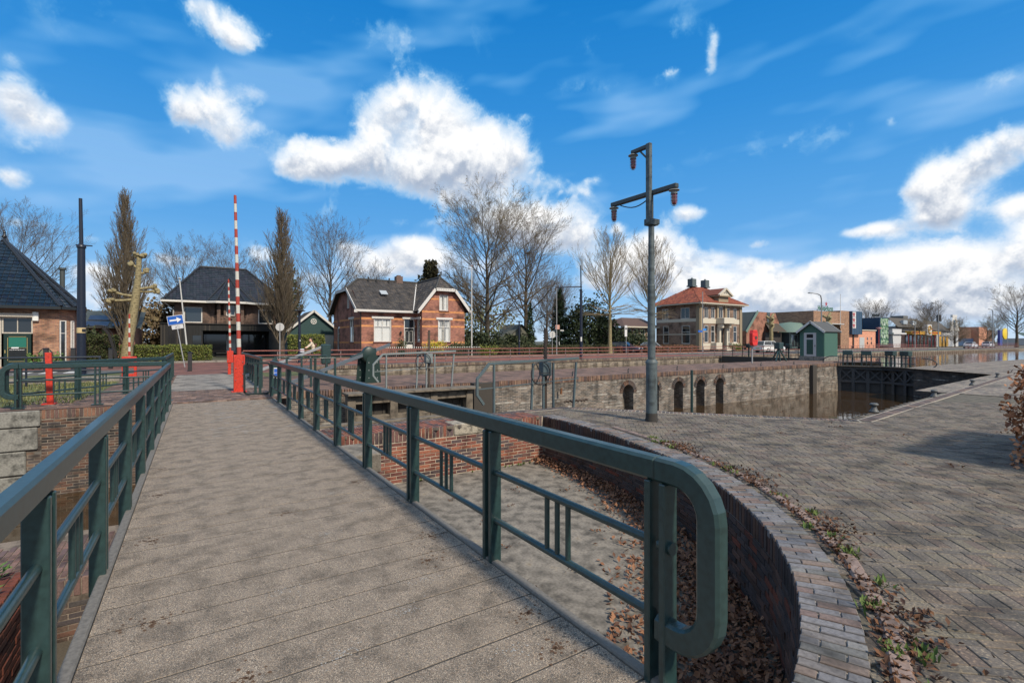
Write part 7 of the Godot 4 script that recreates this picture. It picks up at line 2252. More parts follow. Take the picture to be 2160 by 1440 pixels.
func build_trees() -> void:
	var round_shape := func(f: float) -> float: return 0.55 + 0.75 * sin(PI * clampf(f * 0.8 + 0.12, 0, 1))
	var spindle := func(f: float) -> float: return 1.15 - 0.85 * f
	var fan := func(f: float) -> float: return 1.1 - 0.55 * f
	var bark := M("bark", Color(0.115, 0.09, 0.065), 0.95, {"grain": 0.6, "blotch": 1.5})
	var twig := M("twig", Color(0.125, 0.098, 0.075), 0.95)
	var twig_olive := M("twig_olive", Color(0.15, 0.118, 0.078), 0.95)
	var plane_bark := M("plane_bark", Color(0.36, 0.30, 0.16), 0.9, {"grain": 0.5, "blotch": 0.7})
	var plane_twig := M("plane_twig", Color(0.215, 0.165, 0.10), 0.9)
	# poplars
	var PS := {"h": 13.6, "r": 0.24, "first": 0.05, "nb": 84, "blen": 0.34, "bang": 0.36, "n": [8, 7, 3], "len": 0.46, "ang": 0.32, "up": 0.10, "wob": 0.07, "from": 0.12, "shape": spindle, "pow": 1.0}
	var p1 := bare_tree("poplar", "tall slender bare poplar standing behind the pollarded tree", V(-4.9, 0.05, -52), PS, bark, twig_olive, "poplars")
	p1.scale = V(0.95, 1.0, 0.95)
	copy(p1, V(6.7, 0.05, -50), 2.0, "tall slender bare poplar between the black-roofed house and the garage").scale = V(1.1, 0.97, 1.1)
	# big bare trees behind the banded house
	var RS := {"h": 17.2, "r": 0.42, "first": 0.15, "nb": 40, "blen": 0.44, "bang": 1.18, "n": [10, 8, 6], "len": 0.47, "ang": 0.66, "up": 0.11, "wob": 0.12, "from": 0.22, "shape": round_shape, "buds": 2600, "budsize": 0.13, "budcol": [lin(150, 130, 70), lin(130, 112, 66), lin(120, 100, 64)]}
	var big := bare_tree("budding_tree", "broad bare tree with olive buds beside the banded brick house", V(33.0, 0.05, -57.5), RS, bark, twig_olive, "bare trees behind the street")
	RS.erase("buds")
	RS.h = 15.6; RS.first = 0.24; RS.nb = 28; RS.bang = 1.05; RS.n = [9, 7, 6]
	var big2 := bare_tree("bare_tree", "large bare tree with a crow's nest beside the olive budding tree", V(40.0, 0.05, -58.5), RS, bark, twig, "bare trees behind the street")
	var nest := MB.new()
	for k in 70: nest.tube([V(rng.randfn(0, 0.2), rng.randfn(0, 0.12), rng.randfn(0, 0.2)), V(rng.randfn(0, 0.3), rng.randfn(0, 0.15), rng.randfn(0, 0.3))], [0.02, 0.015], 3, false)
	single("crow_nest", "dark crow's nest of twigs high in the large bare tree", "nest", nest, M("nest_dark", Color(0.03, 0.025, 0.02), 0.95), V(40.2, 14.2, -58.2))
	var c := copy(big2, V(17.2, 0.05, -78), 1.1, "bare tree with steep branches behind the green garage")
	c.scale = V(0.86, 1.0, 0.86)
	# far wood of bare trees behind the street
	var back := [[-16, -74, 0.8, "bare tree behind the solar bungalow"], [-1.5, -84, 0.78, "bare tree peeping over the black roof near its ridge"], [5.0, -86, 0.8, "bare tree peeping over the black roof near the poplar"], [27, -92, 0.8, "bare tree far behind the banded brick house"], [56, -75, 0.72, "bare tree behind the plane trees and the villa wing"], [49, -88, 0.78, "bare tree far behind the spruce"], [63, -80, 0.72, "bare tree close behind the villa chimney"], [-28, -90, 0.9, "bare tree beyond the corner house roof"], [84, -110, 0.8, "bare tree behind the brick hall"], [215, -80, 0.8, "small bare tree beside the brick store"], [205, -56, 0.42, "low budding tree before the brick store"], [228, -54, 0.4, "low budding tree near the blue shop front"], [262, -60, 0.55, "budding tree beside the yellow oval sign"], [255, -100, 1.0, "dark bare tree above the store roof"], [290, -90, 1.0, "dark bare tree at the end of the canal"], [330, -100, 1.1, "dark bare tree farthest along the canal"], [152, -48.4, 0.36, "small bushy street tree before the restaurant"], [176, -48.2, 0.36, "small street tree before the white gable house"]]
	for q in back:
		var o := copy(big if q[2] < 0.6 else big2, V(q[0], 0.02, q[1]), q[0] * 0.7, q[3])
		o.scale = Vector3.ONE * q[2]
	var dark_bare := copy(big2, V(183, 0.02, -37.5), 0.4, "dark spreading bare tree on the canal bank past the parked sedan")
	dark_bare.scale = V(0.9, 0.8, 0.9)
	# plane trees with upright crowns over a drooping ring of shoots
	var FS := {"h": 13.4, "r": 0.27, "first": 0.42, "nb": 34, "blen": 0.44, "bang": 0.85, "n": [8, 7, 4], "len": 0.42, "ang": 0.44, "up": 0.14, "wob": 0.07, "from": 0.2, "shape": fan, "pow": 1.3}
	var pl := bare_tree("plane_tree", "bare plane tree with a pale straight trunk beside the tall blue pole", V(43.4, 0.05, -45.0), FS, plane_bark, plane_twig, "plane trees by the red railing")
	var tk := MB.new(); var tw := MB.new()
	var DS := {"n": [6, 3], "len": 0.45, "ang": 0.3, "up": -0.02, "wob": 0.06, "from": 0.25}
	for k in 16:
		var az := k * 0.39 + rnd(-0.1, 0.1)
		limb(tk, tw, V(0, 5.0 + rnd(-0.4, 0.9), 0), V(cos(az), rnd(0.0, 0.4), sin(az)).normalized(), rnd(2.6, 3.8), 0.06, 0, DS)
	tw.add(tk)
	obj("lower_shoots", tw, plane_twig, pl)
	copy(pl, V(51.0, 0.05, -45.2), 1.9, "bare plane tree with a pale trunk in front of the villa wing").scale = V(1.0, 0.98, 1.0)
	# pollarded tree by the bridge
	var po := thing("pollarded_tree", "pollarded plane tree with a pale leaning trunk and knobbly stumps", "tree", V(-3.9, 0.05, -44.0))
	var b := MB.new()
	b.tube([V(-0.25, -0.05, 0), V(-0.12, 1.5, 0), V(0.12, 3.2, 0), V(0.3, 4.6, 0), V(0.42, 5.8, 0), V(0.5, 7.4, 0)], [0.4, 0.32, 0.29, 0.25, 0.2, 0.15], 12, false)
	obj("trunk", b, plane_bark, po)
	for q in [[V(0.3, 4.7, 0), V(-0.4, 4.8, 0.1), V(-1.0, 5.0, 0.1)], [V(0.3, 4.5, 0), V(-0.4, 4.4, 0.1), V(-1.1, 4.35, 0.2)], [V(0.35, 5.2, 0), V(0.9, 5.35, 0.1), V(1.3, 5.45, 0)], [V(0.35, 5.1, 0), V(1.0, 5.1, -0.1), V(1.55, 5.15, 0.1)], [V(0.47, 6.7, 0), V(0.2, 6.9, 0), V(0.05, 7.0, 0)], [V(0.5, 6.4, 0), V(0.75, 6.4, 0), V(0.85, 6.6, 0)], [V(0.5, 7.3, 0), V(0.6, 7.5, 0), V(0.75, 7.62, 0)], [V(0.5, 7.3, 0), V(0.4, 7.55, 0), V(0.38, 7.65, 0)]]:
		var s := MB.new()
		s.tube([q[0], q[1], q[2]], [0.11, 0.085, 0.11], 8)
		var so := obj("stump", s, plane_bark, po)
		var kb := MB.new()
		for j in 8: kb.lathe([Vector2(0, -0.13), Vector2(0.11, -0.07), Vector2(0.13, 0.02), Vector2(0.07, 0.12), Vector2(0, 0.14)], 7, q[2] + V(rnd(-0.16, 0.16), rnd(-0.12, 0.12), rnd(-0.14, 0.14)), Basis.from_euler(V(rnd(0, 3), rnd(0, 3), 0)))
		obj("knob", kb, plane_bark, so)
	# two stubby pollards far by the brick hall
	for q in [[78.5, -44.5, "stubby pollarded tree standing against the villa corner"], [83.0, -38.0, "tall bare pollard stump beside the white car"]]:
		var s := thing("pollard_stump", q[2], "tree", V(q[0], 0.02, q[1]))
		var k := MB.new()
		k.tube([V(0, 0, 0), V(0.1, 2.5, 0), V(-0.1, 5.4, 0)], [0.34, 0.28, 0.26], 9)
		obj("trunk", k, plane_bark, s)
		var cr := MB.new()
		for j in 7: cr.tube([V(0, 3.6 + j * 0.3, 0), V(cos(j * 2.1) * 0.7, 4.0 + j * 0.33, sin(j * 2.1) * 0.7)], [0.16, 0.2], 7)
		obj("crown", cr, plane_bark, s)
	# evergreens
	var dg := [Color(0.018, 0.036, 0.014), Color(0.028, 0.05, 0.018), Color(0.014, 0.028, 0.012), Color(0.035, 0.055, 0.02)]
	conifer("spruce", "dark pointed spruce behind the tall blue pole", V(43.0, 0.05, -54.5), 9.3, 5.4, dg, 5200)
	conifer("slim_conifer", "slim dark conifer beside the spruce", V(38.6, 0.05, -55.5), 7.0, 2.4, dg, 1800)
	leafy("yew", "dark olive yew rising behind the banded brick house roof", "tree", V(28.4, 0.05, -66), [[V(0, 8.5, 0), V(1.3, 4.2, 1.3)], [V(-1.4, 7.4, 0), V(1.1, 2.8, 1.1)], [V(1.3, 7.6, 0), V(1.1, 2.8, 1.1)], [V(0, 4, 0), V(2.4, 3.5, 2.4)], [V(0, 11.4, 0), V(0.7, 1.6, 0.7)]], 12000, 0.42, [Color(0.05, 0.045, 0.016), Color(0.07, 0.058, 0.018), Color(0.04, 0.036, 0.014)], 6.0)
	leafy("ivy_tree", "wide dark ivy-clad evergreen between the blue pole and the plane trunk", "tree", V(48.0, 0.05, -54), [[V(0, 4.2, 0), V(3.0, 3.8, 2.4)], [V(-2.6, 3.0, 0.3), V(2.0, 3.0, 2.0)], [V(2.8, 2.8, 0.2), V(2.2, 2.9, 2.0)]], 6500, 0.34, [Color(0.022, 0.036, 0.010), Color(0.035, 0.05, 0.013), Color(0.016, 0.026, 0.008)], 4.0)
	leafy("dark_evergreen", "dark evergreen behind the poplar and the garage", "tree", V(9.4, 0.05, -68), [[V(0, 5.2, 0), V(1.7, 5.2, 1.7)]], 3200, 0.36, dg, 5.0)
	var gx := 0
	for q in [[29.0, -52.5, 2.6, "dark laurel shrub beside the flagpole"], [34.5, -53, 2.2, "dark laurel shrub at the foot of the budding tree"], [55.5, -53, 3.0, "dark shrub beside the villa wing"], [-8.5, -47.5, 2.4, "dark shrub behind the blue lamp post"]]:
		leafy("laurel_shrub", q[3], "shrub", V(q[0], 0.05, q[1]), [[V(0, q[2] * 0.5, 0), V(q[2] * 1.1, q[2] * 0.55, q[2] * 0.7)]], 2200, 0.3, [Color(0.02, 0.034, 0.012), Color(0.03, 0.045, 0.014), Color(0.05, 0.055, 0.02)], 0.0)
	leafy("brown_thicket", "brown leafless thicket behind the pollarded tree", "shrub", V(-4.4, 0.05, -64), [[V(0, 2.8, 0), V(5.5, 3.2, 2.5)], [V(4, 2.4, 0), V(3.0, 2.6, 2.0)]], 15000, 0.34, [lin(112, 96, 70), lin(98, 84, 62), lin(120, 106, 76)], 0.0)
	leafy("green_thicket", "pale green budding thicket under the distant bare trees", "shrub", V(43, 0.05, -78), [[V(0, 4.0, 0), V(8, 4.4, 3)], [V(-9, 3.0, 0), V(6, 3.6, 3)]], 5200, 0.4, [lin(124, 122, 70), lin(104, 104, 62), lin(90, 92, 58)], 0.0)
	leafy("forsythia", "bright yellow forsythia bush behind the picket fence", "shrub", V(20.3, 0.2, -45.9), [[V(0, 0.7, 0), V(1.2, 0.75, 0.7)]], 1400, 0.11, [Color(0.55, 0.42, 0.02), Color(0.45, 0.38, 0.03), Color(0.3, 0.3, 0.03)], 0.0)
	leafy("garden_bush", "dark green garden bush beside the yellow forsythia", "shrub", V(23.0, 0.2, -46.0), [[V(0, 0.6, 0), V(1.4, 0.7, 0.6)]], 1300, 0.13, [Color(0.04, 0.06, 0.02), Color(0.06, 0.08, 0.025)], 0.0)
	leafy("door_bush", "small clipped bush beside the front door of the banded house", "shrub", V(17.0, 0.2, -46.6), [[V(0, 0.8, 0), V(0.5, 0.8, 0.5)]], 700, 0.11, [Color(0.03, 0.05, 0.02), Color(0.04, 0.065, 0.02)], 0.0)
	for q in [[26.2, -45.7, "low green bush at the end of the picket fence"], [72.0, -46.4, "yellow flowering bush in front of the villa"]]:
		leafy("low_bush", q[2], "shrub", V(q[0], 0.1, q[1]), [[V(0, 0.5, 0), V(1.5, 0.6, 0.6)]], 1100, 0.13, [Color(0.12, 0.15, 0.03), Color(0.2, 0.2, 0.03), Color(0.06, 0.09, 0.02)], 0.0)
	# hedges
	var fresh := [Color(0.16, 0.18, 0.03), Color(0.12, 0.15, 0.028), Color(0.08, 0.11, 0.02), Color(0.2, 0.21, 0.05), Color(0.05, 0.07, 0.016)]
	hedge("low fresh green hedge before the black timber house", -4.6, 1.0, -46.9, -45.8, 1.15, 0.10, 420.0, fresh)
	hedge("square green hedge beside the white garage doors, behind the cyclist", 6.6, 9.3, -45.4, -44.3, 2.0, 0.11, 360.0, fresh)
	hedge("tall dark hedge behind the blue lamp post", -9.2, -4.7, -45.0, -44.0, 1.9, 0.11, 300.0, [Color(0.035, 0.05, 0.012), Color(0.05, 0.065, 0.014), Color(0.025, 0.035, 0.01)])
	hedge("low dark hedge under the evergreen trees", 28.5, 46.0, -47.6, -46.6, 1.0, 0.13, 130.0, [Color(0.03, 0.04, 0.012), Color(0.05, 0.055, 0.016), Color(0.07, 0.06, 0.02)])
	hedge("brown beech hedge along the canal road", 46.5, 62.0, -47.2, -46.2, 0.9, 0.13, 130.0, [lin(134, 96, 70), lin(118, 84, 62), lin(104, 80, 60)])
	# beech hedge on the quay, still in its dead leaves
	var bh := [lin(164, 112, 80), lin(140, 90, 62), lin(184, 134, 98), lin(112, 72, 52), lin(150, 98, 66)]
	hedge("copper brown beech hedge with dead leaves at the quay's edge", 8.95, 11.8, -1.75, 2.2, 1.2, 0.056, 1500.0, bh, -0.05, 0.05)
# ---------------------------------------------------------------- street furniture, vehicles, cyclist, lock machinery
func pole(called: String, label: String, category: String, at: Vector3, parts: Array, group := "") -> Node3D:
	# parts: [name, kind, material, ...]
	var t := thing(called, label, category, at, 0.0, group)
	for p in parts:
		var b := MB.new()
		if p[1] == "tube": b.tube(p[3], p[4], p[5] if p.size() > 5 else 10)
		elif p[1] == "box": b.bbox(p[3], p[4], minf(0.01, (p[4] as Vector3)[(p[4] as Vector3).min_axis_index()] * 0.3), p[5] if p.size() > 5 else Basis())
		elif p[1] == "lathe": b.lathe(p[3], 16, p[4])
		obj(p[0], b, p[2], t)
	return t
func build_street() -> void:
	signal_mast()
	red_railing()
	var navy := M("navy_paint", Color(0.010, 0.016, 0.035), 0.4, {"grain": 1.2})
	var galv := M("galvanised", Color(0.34, 0.35, 0.36), 0.5, {"grain": 0.8})
	var black := M("black_iron", Color(0.02, 0.02, 0.022), 0.5)
	var wht := M("white_pole", Color(0.66, 0.65, 0.62), 0.5, {"grain": 1.0})
	# tall blue posts
	pole("tall_lamp_post", "thick dark blue lamp post with a thinner top in front of the corner house", "lamp post", V(-4.55, 0.02, -30.6), [["shaft", "tube", navy, [V(0, 0, 0), V(0, 6.05, 0)], [0.185, 0.145], 14], ["collar", "lathe", navy, [Vector2(0.16, 0), Vector2(0.18, 0.02), Vector2(0.18, 0.12), Vector2(0.1, 0.2)], V(0, 5.95, 0)], ["bracket", "box", navy, V(0.1, 6.1, 0), V(0.62, 0.05, 0.08)], ["top_shaft", "tube", navy, [V(0, 6.0, 0), V(-0.03, 8.3, 0)], [0.085, 0.07], 10], ["sticker", "tube", M("sticker_tan", Color(0.5, 0.38, 0.2), 0.7), [V(0, 1.95, 0), V(0, 2.2, 0)], [0.176, 0.175], 14], ["sticker_dark", "box", black, V(0.12, 2.08, 0.16), V(0.16, 0.12, 0.02), Basis(Vector3.UP, 0.6)], ["base_door", "box", navy, V(0.0, 0.5, 0.19), V(0.16, 0.6, 0.03)]])
	pole("tall_lamp_post", "tall dark blue lamp post with a long arm by the red railing", "lamp post", V(28.9, 0.02, -33.6), [["shaft", "tube", navy, [V(0, 0, 0), V(0, 6.2, 0)], [0.15, 0.11], 12], ["top_shaft", "tube", navy, [V(0, 6.2, 0), V(-0.05, 8.3, 0)], [0.06, 0.05], 8], ["arm", "tube", navy, [V(0.1, 6.42, 0), V(-1.0, 6.4, -0.5), V(-1.9, 6.32, -0.9)], [0.05, 0.05, 0.04], 8], ["lamp_head", "box", navy, V(-1.7, 6.33, -0.8), V(0.8, 0.08, 0.24), Basis(Vector3.UP, -0.45)], ["notice", "box", wht, V(-0.1, 1.75, 0.14), V(0.16, 0.4, 0.02)]])
	for q in [[6.4, -38.8, "black street lamp with a flat round top beside the green hedge"], [30.5, -46.0, "black street lamp under the budding tree"]]:
		pole("street_lamp", q[2], "lamp", V(q[0], 0.03, q[1]), [["post", "tube", navy, [V(0, 0, 0), V(0, 3.7, 0)], [0.11, 0.08], 10], ["cap", "lathe", black, [Vector2(0.08, 0), Vector2(0.1, 0.1), Vector2(0.42, 0.14), Vector2(0.4, 0.18), Vector2(0.0, 0.22)], V(0, 3.62, 0)], ["sticker", "box", wht, V(0.03, 1.6, 0.11), V(0.08, 0.08, 0.01)]])
	# flagpoles
	pole("flagpole", "white flagpole beside the banded brick house", "flagpole", V(24.6, 0.05, -46.2), [["pole", "tube", wht, [V(0, 0, 0), V(0, 9.5, 0)], [0.075, 0.045], 10], ["knob", "lathe", M("knob_rust", Color(0.35, 0.13, 0.07), 0.6), [Vector2(0.0, 0), Vector2(0.12, 0.02), Vector2(0.12, 0.06), Vector2(0, 0.1)], V(0, 9.5, 0)]])
	pole("flagpole", "white flagpole leaning before the black timber house", "flagpole", V(-0.55, 0.05, -51.0), [["pole", "tube", wht, [V(0, 0, 0), V(-0.62, 6.9, 0)], [0.07, 0.045], 10], ["knob", "lathe", wht, [Vector2(0.0, 0), Vector2(0.13, 0.0), Vector2(0.13, 0.06), Vector2(0, 0.09)], V(-0.62, 6.9, 0)]])
	# far curved lamps
	var lam := pole("curved_lamp", "tall grey curved street lamp behind the green shed", "lamp", V(68.6, 0.03, -32.2), [["post", "tube", galv, [V(0, 0, 0), V(0, 7.0, 0), V(-0.25, 7.5, 0.02), V(-1.2, 7.66, 0.1), V(-3.0, 7.68, 0.2)], [0.1, 0.08, 0.07, 0.06, 0.05], 8], ["lamp_head", "box", galv, V(-3.2, 7.66, 0.22), V(0.9, 0.1, 0.26)]], "curved lamps along the canal")
	copy(lam, V(109.4, 0.03, -32.2), 0.0, "tall grey curved street lamp on the grass bank before the restaurant").scale = V(1, 1.06, 1)
	copy(lam, V(139.8, 0.03, -32.2), 0.0, "tall grey curved street lamp past the white sedan").scale = V(1, 1.06, 1)
	copy(lam, V(205, 0.03, -44.0), 0.3, "thin grey curved street lamp near the dark bare tree").scale = V(0.8, 0.9, 0.8)
	pole("white_mast", "thin white mast on the front of the brown pub", "flagpole", V(113.8, 4.4, -49.7), [["pole", "tube", wht, [V(0, 0, 0), V(0, 7.0, 0)], [0.07, 0.05], 8], ["knob", "lathe", wht, [Vector2(0.0, 0), Vector2(0.1, 0.03), Vector2(0, 0.1)], V(0, 7.0, 0)]])
	pole("red_lamp", "short lamp post with a flared pink top before the salmon annex", "lamp", V(121.0, 0.05, -45.5), [["post", "tube", M("post_red", Color(0.3, 0.05, 0.05), 0.5), [V(0, 0, 0), V(0, 4.0, 0)], [0.1, 0.08], 8], ["cap", "lathe", M("cap_pink", Color(0.5, 0.25, 0.25), 0.5), [Vector2(0.05, 0), Vector2(0.55, 0.4), Vector2(0.0, 0.5)], V(0, 4.0, 0)]])
	pole("arc_lamp", "grey lamp with a hooked white head before the restaurant", "lamp", V(137.0, 0.05, -44.5), [["post", "tube", galv, [V(0, 0, 0), V(0, 5.2, 0), V(-0.4, 5.9, 0), V(-1.0, 5.6, 0)], [0.1, 0.08, 0.06, 0.06], 8], ["lamp_head", "lathe", wht, [Vector2(0.0, 0), Vector2(0.3, 0.0), Vector2(0.12, 0.35), Vector2(0, 0.4)], V(-1.0, 5.2, 0)]])
	# road signs
	var blue := M("sign_blue", Color(0.015, 0.10, 0.42), 0.45)
	var sg := thing("one_way_sign", "blue one-way sign with a white arrow on a leaning pole", "road sign", V(-0.55, 0.03, -35.6), 0.0)
	sg.rotation = V(0, -0.35, 0.17)
	var b := MB.new()
	b.tube([V(0, 0, 0), V(0, 3.1, 0)], [0.03, 0.03], 8)
	obj("pole", b, galv, sg)
	b = MB.new(); b.bbox(V(0, 2.86, 0.045), V(0.86, 0.56, 0.03), 0.006)
	var pn := obj("border", b, M("print_white", Color(0.6, 0.6, 0.6), 0.6), sg)
	b = MB.new(); b.box(V(0, 2.86, 0.063), V(0.80, 0.50, 0.006))
	obj("sign_face", b, blue, pn)
	b = MB.new(); b.box(V(-0.08, 2.86, 0.07), V(0.46, 0.09, 0.006)); b.poly([V(0.08, 2.70, 0.0735), V(0.33, 2.86, 0.0735), V(0.08, 3.02, 0.0735)], PZ)
	obj("arrow", b, M("arrow_white", Color(0.75, 0.75, 0.75), 0.5), pn)
	b = MB.new(); b.bbox(V(0.04, 2.44, 0.045), V(0.62, 0.24, 0.02), 0.004)
	var lp := obj("lower_plate", b, M("print_white", Color(0.6, 0.6, 0.6), 0.6), sg)
	b = MB.new()
	for x in [-0.08, 0.08]:
		var ring := []; var rr := []
		for k in 11: ring.append(V(0.04 + x + cos(TAU * k / 10.0) * 0.05, 2.42 + sin(TAU * k / 10.0) * 0.05, 0.058)); rr.append(0.006)
		b.tube(ring, rr, 4, false)
	b.bar(V(-0.03, 2.43, 0.058), V(0.06, 2.5, 0.058), 0.012, 0.012, PZ)
	obj("bicycle_symbol", b, black, lp)
	for q in [[5.3, -40.4, 2.9, 0.26, "round sign seen from behind on a thin pole beside the poplar"], [34.0, -44.5, 2.6, 0.34, "round white sign on a pole under the big bare trees"]]:
		pole("round_sign", q[4], "road sign", V(q[0], 0.03, q[1]), [["pole", "tube", galv, [V(0, 0, 0), V(0, q[2], 0)], [0.035, 0.035], 8], ["disc", "tube", M("sign_back", Color(0.45, 0.45, 0.44), 0.5), [V(0.0, q[2] - 0.28, 0.04), V(-0.006, q[2] - 0.28, 0.07)], [q[3] * 1.15, q[3] * 1.15], 20], ["bracket", "box", galv, V(0, q[2] - 0.28, 0.085), V(0.09, 0.5, 0.02)]])
	pole("tall_thin_pole", "thin grey pole with a small disc under the bare trees", "pole", V(34.4, 0.03, -44.2), [["pole", "tube", galv, [V(0, 0, 0), V(0, 7.8, 0)], [0.06, 0.04], 8]])
	pole("parking_sign", "upright white rectangular sign on a pole before the plane tree", "road sign", V(45.6, 0.03, -44.4), [["pole", "tube", galv, [V(0, 0, 0), V(0, 2.2, 0)], [0.04, 0.04], 8], ["sign_face", "box", M("print_white", Color(0.6, 0.6, 0.6), 0.6), V(-0.1, 2.85, 0.05), V(0.42, 1.4, 0.04)], ["symbol", "tube", black, [V(-0.1, 3.15, 0.08), V(-0.1, 3.15, 0.09)], [0.13, 0.13], 12]])
	pole("direction_sign", "small red and white direction sign among the evergreens", "road sign", V(37.6, 0.03, -47.8), [["pole", "tube", black, [V(0, 0, 0), V(0, 3.2, 0)], [0.05, 0.04], 8], ["sign_face", "box", M("sign_pale_red", Color(0.5, 0.26, 0.2), 0.6), V(-0.3, 3.3, 0.05), V(0.62, 0.55, 0.04)], ["side_arm", "box", wht, V(0.4, 2.9, 0.05), V(0.55, 0.14, 0.03)], ["reflector", "tube", wht, [V(0, 0.9, 0), V(0, 1.5, 0)], [0.052, 0.052], 8]])
	pole("street_name_pole", "pale pole with two blue street name signs beside the villa", "road sign", V(55.5, 0.03, -40.5), [["pole", "tube", galv, [V(0, 0, 0), V(0, 8.0, 0)], [0.07, 0.045], 8], ["name_sign", "box", M("sign_sky", Color(0.03, 0.22, 0.62), 0.5), V(0.34, 3.1, 0.05), V(0.66, 0.26, 0.03)], ["name_sign", "box", blue, V(-0.55, 2.85, 0.05), V(0.9, 0.26, 0.03)]])
	# small posts by the bridge and the corner house
	for q in [[-0.25, -30.4, 0.95, "black square bollard at the end of the concrete path"], [-6.6, -34.9, 1.15, "dark bollard before the corner house door, beside the planter"], [-5.5, -34.8, 1.15, "dark bollard before the corner house window"], [-4.1, -36.2, 1.1, "dark bollard at the foot of the tall blue lamp post"]]:
		pole("street_bollard", q[3], "bollard", V(q[0], 0.03, q[1]), [["body", "box", black, V(0, q[2] * 0.5, 0), V(0.19, q[2], 0.19)], ["cap", "box", navy, V(0, q[2] + 0.02, 0), V(0.22, 0.05, 0.22)]])
	pole("chalk_board", "small arched notice board leaning by the corner house wall", "sign", V(-7.2, 0.03, -38.0), [["frame", "tube", black, [V(-0.28, 0, 0), V(-0.28, 0.9, 0), V(-0.15, 1.1, 0), V(0.15, 1.1, 0), V(0.28, 0.9, 0), V(0.28, 0, 0)], [0.03, 0.03, 0.03, 0.03, 0.03, 0.03], 6], ["board", "box", M("board_olive", Color(0.17, 0.17, 0.11), 0.7), V(0, 0.58, 0), V(0.5, 0.9, 0.03)]])
	leafy("potted_plant", "leafy green plants in pots before the corner house wall", "plant", V(-7.1, 0.03, -37.4), [[V(-0.5, 0.5, 0), V(0.4, 0.35, 0.3)], [V(0.45, 0.5, 0), V(0.45, 0.35, 0.3)]], 420, 0.12, [Color(0.08, 0.15, 0.03), Color(0.11, 0.19, 0.04)], 0.0)
	# beach flag of dark cloth
	var bf := thing("feather_flag", "curved black advertising flag beside the dark hedge", "flag", V(-4.75, 0.03, -42.8))
	bf.scale = V(0.8, 0.85, 0.8)
	b = MB.new()
	var fp := [V(0.35, 0, 0), V(0.2, 1.4, 0), V(-0.05, 2.5, 0), V(-0.5, 3.05, 0), V(-1.1, 3.1, 0)]
	b.tube(fp, [0.03, 0.025, 0.022, 0.02, 0.015], 6)
	obj("rod", b, black, bf)
	b = MB.new()
	for k in 4:
		var w0 := [0.02, 0.16, 0.2, 0.16, 0.04]
		b.bar(fp[k] + V(-w0[k], -0.05, 0), fp[k + 1] + V(-w0[k + 1], -0.08, 0), 0.012, 0.2, PX)
	obj("cloth", b, M("flag_black", Color(0.012, 0.012, 0.014), 0.8), bf)
	# picket fence before the banded house
	var pf := thing("picket_fence", "white tipped picket fence before the banded brick house", "fence", V(14.4, 0.1, -45.2))
	b = MB.new(); b.box(V(5.4, 0.28, 0), V(10.8, 0.05, 0.04)); b.box(V(5.4, 0.68, 0), V(10.8, 0.05, 0.04))
	obj("rail", b, M("fence_dark", Color(0.05, 0.05, 0.045), 0.8), pf)
	for k in 54:
		b = MB.new(); b.box(V(k * 0.2, 0.42, 0.03), V(0.055, 0.84, 0.025))
		var p := obj("picket", b, M("fence_dark", Color(0.05, 0.05, 0.045), 0.8), pf)
		b = MB.new(); b.lathe([Vector2(0.04, 0), Vector2(0.05, 0.04), Vector2(0.0, 0.13)], 6, V(k * 0.2, 0.84, 0.03))
		obj("tip", b, M("tip_white", Color(0.62, 0.61, 0.56), 0.6), p)
	# island things
	var lf := thing("lifebuoy_post", "red lifebuoy case on a grey post on the island", "lifebuoy", V(33.4, 0.03, -20.3))
	b = MB.new(); b.tube([V(0, 0, 0), V(0, 2.25, 0)], [0.05, 0.05], 10)
	obj("post", b, galv, lf)
	b = MB.new()
	var oc := []
	for q in [[-0.22, 0.0], [-0.32, 0.2], [-0.32, 0.85], [-0.22, 1.1], [0.22, 1.1], [0.32, 0.85], [0.32, 0.2], [0.22, 0.0]]: oc.append(Vector2(q[0], -(1.25 + q[1])))
	b.prism(oc, 0.06, 0.30, Transform3D(Basis(PX, PZ, Vector3.DOWN), V(-0.12, 0, 0)))
	for q in [1.32, 1.62, 1.94, 2.24]: b.box(V(-0.12, q, 0.31), V(0.5, 0.05, 0.03))
	obj("case", b, M("buoy_red", Color(0.62, 0.03, 0.022), 0.4), lf)
	b = MB.new(); b.tube([V(-0.02, 1.8, 0.30), V(-0.02, 1.8, 0.325)], [0.13, 0.13], 14)
	obj("opening", b, M("opening_shade", Color(0.08, 0.04, 0.04), 0.8), lf)  # flat disc, shade of the case opening painted as its dark colour
	var cr := thing("crank_stand", "green crank box on three splayed legs beside the shed", "machine", V(38.5, 0.03, -21.2))
	for q in [V(-0.75, 0, 0.2), V(0.75, 0, 0.2), V(0.0, 0, -0.6), V(0.08, 0, 0.05)]:
		b = MB.new(); b.bar(q, V(0, 1.0, 0), 0.09, 0.09)
		obj("leg", b, green(), cr)
	b = MB.new(); b.bbox(V(0, 1.2, 0), V(0.6, 0.52, 0.45), 0.03)
	obj("gear_box", b, green(), cr)
	var wc := thing("gate_winch", "dark green gate winch with riveted side plates and a long steel push rod", "machine", V(5.5, 0.02, -18.6))
	wc.scale = V(0.8, 0.95, 0.8)
